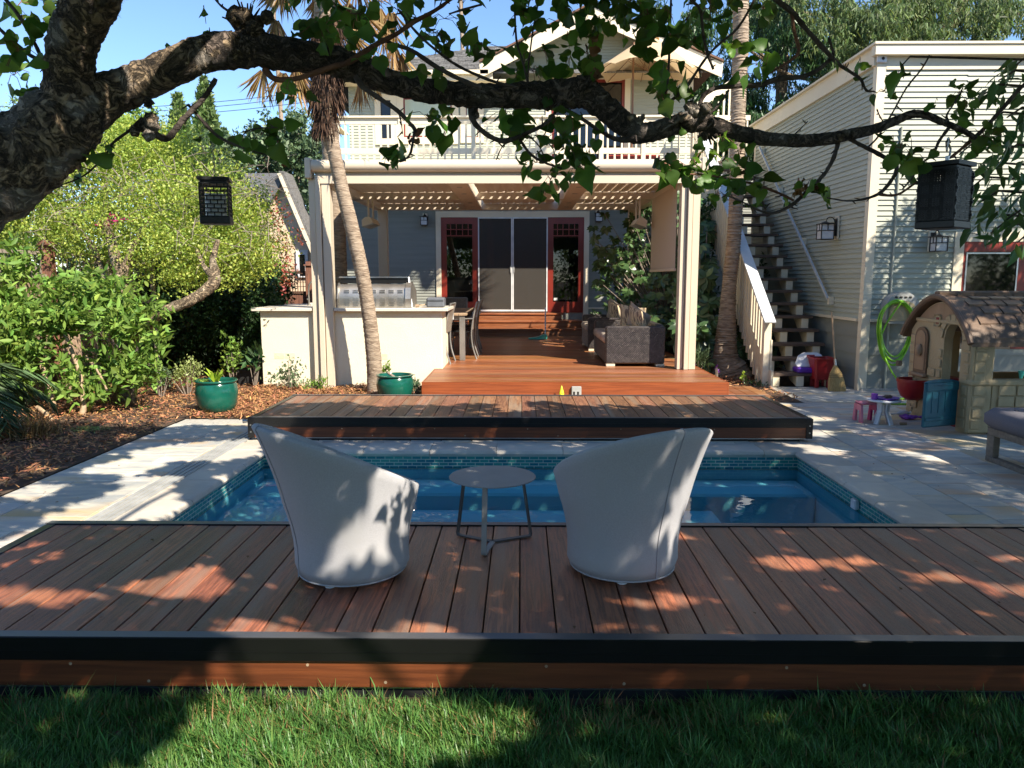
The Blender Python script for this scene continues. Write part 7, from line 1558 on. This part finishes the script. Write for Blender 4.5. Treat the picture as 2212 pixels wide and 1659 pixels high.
# ================================================================ big leaved shrubs beside the terrace
def palmate(name, label, spots, seed, mat='fatsia_leaf', ln=.17, base=(3, 13, 0), nl=8, face=(-.35, -.8, .45)):
    rg = np.random.default_rng(seed); P = []; D = []; t = thing(name, label, 'shrub', base); q = MB(); S = []
    for cx, cy, rx, ry, Y, n in spots:
        for k in range(n):
            p = np.array(at(cx + rg.normal() * rx * .6, cy + rg.normal() * ry * .6, Y=Y + rg.uniform(-.4, .5))); nn = np.array(face) + rg.normal(size=3) * .35; nn /= np.linalg.norm(nn)
            u = np.cross(nn, [0.1, 0, 1]); u /= np.linalg.norm(u); v_ = np.cross(nn, u); v_ = v_ if v_[2] < 0 else -v_; v_ = v_ + rg.normal(size=3) * .3; s = rg.uniform(.7, 1.25)
            for j in range(nl):
                a = (j / (nl - 1) - .5) * 4.4; P.append(p); D.append(v_ * math.cos(a) + u * math.sin(a) - nn * .1); S.append(s * (1 - .25 * abs(a) / 2.2))
            if k % 2 == 0: q.tube([tuple(p), (base[0] + (p[0] - base[0]) * .5, base[1] + (p[1] - base[1]) * .5, p[2] * .6), (base[0] + (p[0] - base[0]) * .25, base[1], 0)], .008, 4)
    P = np.array(P); D = np.array(D); D /= np.linalg.norm(D, axis=1)[:, None]
    T_, F_ = LEAF['lance']; T_ = np.array(T_) * np.array([1.5, 1, .4]); n = len(P); Nn = rg.normal(size=(n, 3)) * .12 + np.array(face); Nn -= (Nn * D).sum(1)[:, None] * D; Nn /= np.linalg.norm(Nn, axis=1)[:, None]; Sd = np.cross(D, Nn); sz = (ln * np.array(S))[:, None, None]
    V = P[:, None] + sz * (T_[None, :, 0:1] * Sd[:, None] + T_[None, :, 1:2] * D[:, None] + T_[None, :, 2:3] * Nn[:, None]); npmesh('leaves', V.reshape(-1, 3), F_, n, len(T_), M[mat], t); build('stems', q, M['grey_wood'], t)
palmate('fatsia_shrub', 'tall shrub with large hand shaped leaves between the house wall and the pergola post', [(1330, 560, 50, 80, 15.2, 34), (1400, 500, 50, 80, 15.0, 44), (1430, 600, 50, 80, 14.4, 40), (1360, 620, 40, 60, 14.8, 22), (1310, 590, 30, 40, 14.6, 14), (1420, 680, 50, 50, 13.8, 34), (1370, 470, 50, 40, 15.8, 16), (1450, 450, 30, 60, 15.0, 20)], 101, base=(2.9, 14.4, 0))
palmate('philodendron', 'dark split leaved shrub right of the terrace between pergola post and palm', [(1500, 560, 22, 90, 14.2, 34), (1522, 650, 22, 80, 13.6, 36), (1510, 720, 24, 60, 12.8, 34), (1495, 480, 16, 50, 14.6, 14), (1640, 700, 12, 80, 14.5, 14), (1600, 760, 40, 30, 13.0, 18), (1480, 690, 30, 60, 13.4, 20)], 102, ln=.24, base=(3.1, 13.3, 0), nl=9)
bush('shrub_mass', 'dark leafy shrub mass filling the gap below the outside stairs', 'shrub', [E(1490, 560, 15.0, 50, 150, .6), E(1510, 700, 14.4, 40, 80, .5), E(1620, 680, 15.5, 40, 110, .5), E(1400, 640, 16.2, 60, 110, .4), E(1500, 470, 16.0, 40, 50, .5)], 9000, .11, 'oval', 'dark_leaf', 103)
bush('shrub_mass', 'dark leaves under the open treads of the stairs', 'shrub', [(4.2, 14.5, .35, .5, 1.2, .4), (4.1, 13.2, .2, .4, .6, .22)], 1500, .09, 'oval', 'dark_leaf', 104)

# ================================================================ weeping conifers beyond the garage
def cedar(label, spots, trunks, seed, mat, base, size=.15):
    t = thing('weeping_cedar', label, 'tree', base, 'weeping conifers behind the garage'); rg = np.random.default_rng(seed); P = []
    for cx, cy, rx, ry, Y, n in spots:
        for k in range(int(n * .82)):
            if k % 6 == 0: bx_, by_, bY = cx + rg.uniform(-1, 1) * rx, cy + rg.uniform(-1, 1) * ry, Y + rg.uniform(-2, 2); sl_ = rg.choice((-1, 1)) * rg.uniform(7, 13)
            j_ = k % 6; x, y = bx_ + sl_ * (j_ - 2.5) + rg.normal() * 2, by_ + .35 * (j_ - 2.5) ** 2 + rg.normal() * 2; yy = bY + rg.uniform(-.3, .3); c = np.array(at(x, y, Y=yy)); L_ = rg.uniform(.4, 1.2); w_ = rg.uniform(.12, .35); m_ = int(75 * L_ + 14)
            o = rg.random(m_); P.append(c + np.stack([rg.normal(size=m_) * w_ * .5 * (1 - .5 * o), rg.normal(size=m_) * w_ * .5, -o * L_], 1))
    P = np.concatenate(P); leafmesh('foliage', P, size, 'spray', M[mat], t, seed=seed, droop=2.0, svar=.5)
    q = MB()
    for L_ in trunks: trunk_path(q, L_, 8, .06)
    build('trunk', q, M['gnarled_bark'], t, smooth=True)
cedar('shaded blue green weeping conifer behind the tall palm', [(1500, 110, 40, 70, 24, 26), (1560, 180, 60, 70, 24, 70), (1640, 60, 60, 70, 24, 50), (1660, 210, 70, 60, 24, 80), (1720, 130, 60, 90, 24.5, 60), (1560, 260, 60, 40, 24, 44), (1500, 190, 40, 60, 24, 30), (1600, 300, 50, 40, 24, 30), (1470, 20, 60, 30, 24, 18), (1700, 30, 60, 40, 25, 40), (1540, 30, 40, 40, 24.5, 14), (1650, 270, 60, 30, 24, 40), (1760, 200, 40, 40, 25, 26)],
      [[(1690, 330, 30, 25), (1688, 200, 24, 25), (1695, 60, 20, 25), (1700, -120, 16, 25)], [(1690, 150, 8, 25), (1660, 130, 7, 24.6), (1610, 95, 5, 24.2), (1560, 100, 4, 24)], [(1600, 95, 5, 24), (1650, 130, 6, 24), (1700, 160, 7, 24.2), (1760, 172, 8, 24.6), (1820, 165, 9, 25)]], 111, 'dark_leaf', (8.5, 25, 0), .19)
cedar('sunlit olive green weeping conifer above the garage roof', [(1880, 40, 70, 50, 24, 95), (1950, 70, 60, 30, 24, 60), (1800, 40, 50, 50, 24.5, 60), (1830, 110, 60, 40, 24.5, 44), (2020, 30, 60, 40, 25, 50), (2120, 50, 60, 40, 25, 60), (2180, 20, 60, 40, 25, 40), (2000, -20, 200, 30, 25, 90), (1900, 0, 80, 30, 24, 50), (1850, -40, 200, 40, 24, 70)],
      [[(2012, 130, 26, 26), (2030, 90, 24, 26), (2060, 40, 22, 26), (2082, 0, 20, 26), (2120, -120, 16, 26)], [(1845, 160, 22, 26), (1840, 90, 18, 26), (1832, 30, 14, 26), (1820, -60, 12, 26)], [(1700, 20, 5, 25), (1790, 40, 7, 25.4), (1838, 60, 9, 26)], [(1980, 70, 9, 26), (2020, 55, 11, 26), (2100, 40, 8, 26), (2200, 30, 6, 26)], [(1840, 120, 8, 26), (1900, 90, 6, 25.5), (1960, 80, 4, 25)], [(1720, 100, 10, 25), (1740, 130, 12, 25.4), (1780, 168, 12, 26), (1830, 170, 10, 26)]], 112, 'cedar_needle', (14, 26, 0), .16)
bush('shrub_mass', 'dark green treetops between the garage roof and the weeping conifers', 'shrub', [E(1640, 300, 26, 70, 40, 1), E(1570, 330, 26, 60, 60, 1)], 5000, .2, 'oval', 'dark_leaf', 105)
# ================================================================ crowns above and behind the viewer that shade the pool
def in_view(x, y, z):
    """does the point fall inside the photographed frame (with a margin)?"""
    c = _R.transposed() @ (Vector((x, y, z)) - CAM)
    if c.z > -.05: return False
    px_, py_ = 1106 + FOC * c.x / -c.z, 829.5 - FOC * c.y / -c.z
    return -60 < px_ < 2272 and -45 < py_ < 1720
RT = np.array(_R.transposed())
def views(P):
    c = (P - np.array(CAM)) @ RT.T; zz = np.where(c[:, 2] > -.05, -1e9, c[:, 2]); px_ = 1106 + FOC * c[:, 0] / -zz; py_ = 829.5 - FOC * c[:, 1] / -zz
    return (c[:, 2] < -.05) & (px_ > -70) & (px_ < 2285) & (py_ > -60) & (py_ < 1720)
def g(u0, w0, ru, rw): return lambda u, w_: np.exp(-(((u - u0) / ru) ** 2 + ((w_ - w0) / rw) ** 2))
# how open the crown is, told by where its gaps let the sun reach the ground (u across, w away)
LIT = [(g(-.66, 2.40, .36, .30), 2.2), (g(-.15, 2.6, .3, .2), .7), (g(-.6, 2.95, .5, .12), .8), (g(.35, 2.9, .25, .12), .5), (g(-1.55, 3.45, .6, .36), .62), (g(-1.0, 3.25, .45, .3), .5), (g(-1.0, 3.8, .22, .26), 1.3), (g(.2, 3.95, .16, .3), .7), (g(-.3, 3.85, .25, .2), .7),
       (g(.55, 4.15, .2, .2), .6), (g(.2, 3.2, .5, .2), .35), (g(1.3, 3.78, .3, .12), .8), (g(1.75, 3.6, .3, .12), .9), (g(2.1, 3.42, .3, .12), .8), (g(2.25, 3.86, .35, .1), .8), (g(4.2, 6.0, .7, .3), .4), (g(-2.5, 3.9, .3, .3), .35), (g(-3.2, 6.2, .8, 1.6), .78), (g(-2.75, 4.9, .3, .7), .5), (g(3.4, 9.4, 1.2, .6), .42), (g(3.6, 7.6, 1.2, 1.3), .36), (g(1.6, 8.9, 1.3, .5), .45), (g(-.8, 8.95, 2.2, .5), 1.2), (g(2.2, 6.6, .6, .5), .12), (g(4.5, 11.6, 2.5, 1.6), .30), (g(-3.0, 3.9, .5, .35), .6), (g(-1.2, 5.6, .6, .7), .4),
       (g(-5.5, 9.2, 1.8, .7), 1.2), (g(-4.2, 8.9, 1.2, .5), 1.2), (g(1.5, 10.1, 1.2, .4), .5)]
def openness(u, w_):
    o = np.full_like(u, .015)
    for f_, a in LIT: o = o + a * f_(u, w_)
    return np.clip(o, 0, 1)
def fnoise(u, w_, seed):
    rg = np.random.default_rng(seed); s = np.zeros_like(u)
    for k, (fr, am) in enumerate(((2.2, .6), (4.5, .9), (8.5, .6), (15, .25))):
        for _ in range(5): a = rg.uniform(0, 6.28); p = rg.uniform(0, 6.28); f_ = fr * rg.uniform(.7, 1.3); s += am * np.sin((u * math.cos(a) + w_ * math.sin(a)) * f_ + p) / 2.2
    return s
def crown(n, u0, u1, w0, w1, h0, h1, seed, keep=None):
    rg = np.random.default_rng(seed); u = rg.uniform(u0, u1, n); w_ = rg.uniform(w0, w1, n); z = rg.uniform(h0, h1, n) 
    nz = fnoise(u, w_, 77) / 1.15        # roughly unit normal
    from_ = np.array([0.5 * (1 + math.erf(v / 1.41)) for v in nz])
    ok = from_ > openness(u, w_); 
    if keep is not None: ok &= keep(u, w_)
    P = np.stack([u + z / 1.3, w_ - z / 1.3, z], 1)[ok]; P = P[~views(P)]; return P
P = crown(85000, -5.6, 3.4, .6, 9.4, 3.0, 4.8, 201, keep=lambda u, w_: (w_ < 8.75 + .25 * np.sin(u * 3)) & ~((u < -2.9) & (w_ > 8.2 - .1 * (u + 2.9))))
leafmesh('crown_leaves', P, .085, 'heart', M['apricot_leaf'], tree, seed=202, droop=.3, svar=.3)
q = MB(); rgk = random.Random(15); S0 = Vector(at(500, -800, Y=1.5))
idx = np.random.default_rng(3).choice(len(P), 18, replace=False)
for k in idx:
    e_ = Vector(P[k]); m1 = S0.lerp(e_, .45) + Vector((0, 0, .5)); pts = [tuple(S0), tuple(m1), tuple(e_)]; Sx = smooth_path(pts, 4)
    if not any(in_view(*s) for s in Sx): q.tube(Sx, [.03 - .003 * j for j in range(len(Sx))], 6)
build('crown_limbs', q, M['bark'], tree)
# the tree at the right edge: visible sprays of narrow leaves, and the rest of its crown out to the right
lt = thing('laurel_tree', 'tree with narrow glossy leaves reaching into the picture at the right edge', 'tree', (7.2, 4.6, 0))
P2 = crown(105000, 2.2, 9.5, 2.5, 13.0, 3.6, 6.4, 203, keep=lambda u, w_: (u > 3.0 + .35 * np.sin(w_ * 2)) & ((w_ < 9.6) | (u > 3.3)))
leafmesh('crown_leaves', P2, .12, 'lance', M['laurel_leaf'], lt, seed=204, droop=.4, svar=.3)
q = MB(); q.tube([(7.2, 4.6, 0), (7.1, 4.6, 1.5), (7.3, 4.7, 3), (7.6, 4.6, 4.6)], [.2, .17, .14, .08], 12)
for k in np.random.default_rng(4).choice(len(P2), 26, replace=False):
    e_ = Vector(P2[k]); Sx = smooth_path([(7.2, 4.65, 2.6), tuple(Vector((7.2, 4.65, 2.6)).lerp(e_, .5) + Vector((0, 0, .4))), tuple(e_)], 4)
    if not any(in_view(*s) for s in Sx): q.tube(Sx, [.06 - .006 * j for j in range(len(Sx))], 6)
build('trunk', q, M['bark'], lt, smooth=True)
rgl = np.random.default_rng(205); V = []; q = MB(); D = []
for cx, cy, rx, ry, n, Y in ((2175, 170, 36, 30, 14, 3.3), (2140, 200, 30, 30, 10, 3.4), (2190, 250, 30, 40, 16, 3.2), (2150, 260, 30, 30, 10, 3.6), (2180, 330, 36, 40, 20, 3.1), (2200, 400, 26, 40, 16, 3.0), (2150, 370, 34, 30, 12, 3.4), (2140, 430, 36, 30, 16, 3.2), (2190, 470, 30, 30, 12, 3.0), (2120, 480, 24, 26, 9, 3.3), (2150, 500, 20, 24, 7, 3.2), (2110, 400, 20, 20, 5, 3.5), (2080, 330, 16, 16, 3, 3.5), (1948, 140, 4, 10, 3, 3.6), (2200, 140, 20, 20, 6, 3.6), (2205, 520, 14, 16, 4, 3.0)):
    c0 = at(cx + 18, cy - 18, Y=Y)
    q.tube([tuple(at(2270, cy - 10, Y=Y)), tuple(c0), tuple(at(cx - rx * .5, cy + 4, Y=Y))], [.006, .005, .003], 5)
    for k in range(n): p = at(cx + rgl.normal() * rx * .6, cy + rgl.normal() * ry * .6, Y=Y + rgl.normal() * .12); V.append(tuple(p)); D.append((rgl.normal() * .5 - .3, rgl.normal() * .5, -1.0 + rgl.normal() * .6))
leafmesh('leaves', V, .085, 'lance', M['laurel_leaf'], lt, seed=206, dirs=np.array(D) * 2, svar=.25); stuff(build('twigs', q, M['bark_dark'], lt))
# hedge behind the viewer, seen only in the panes
bush('rear_hedge', 'green hedge on the far side of the lawn behind the viewer', 'hedge', [(x, -9 - (x % 3), 2.2, 1.9, 1.2, 2.6) for x in range(-16, 24, 2)], 26000, .24, 'oval', 'citrus_leaf', 301)
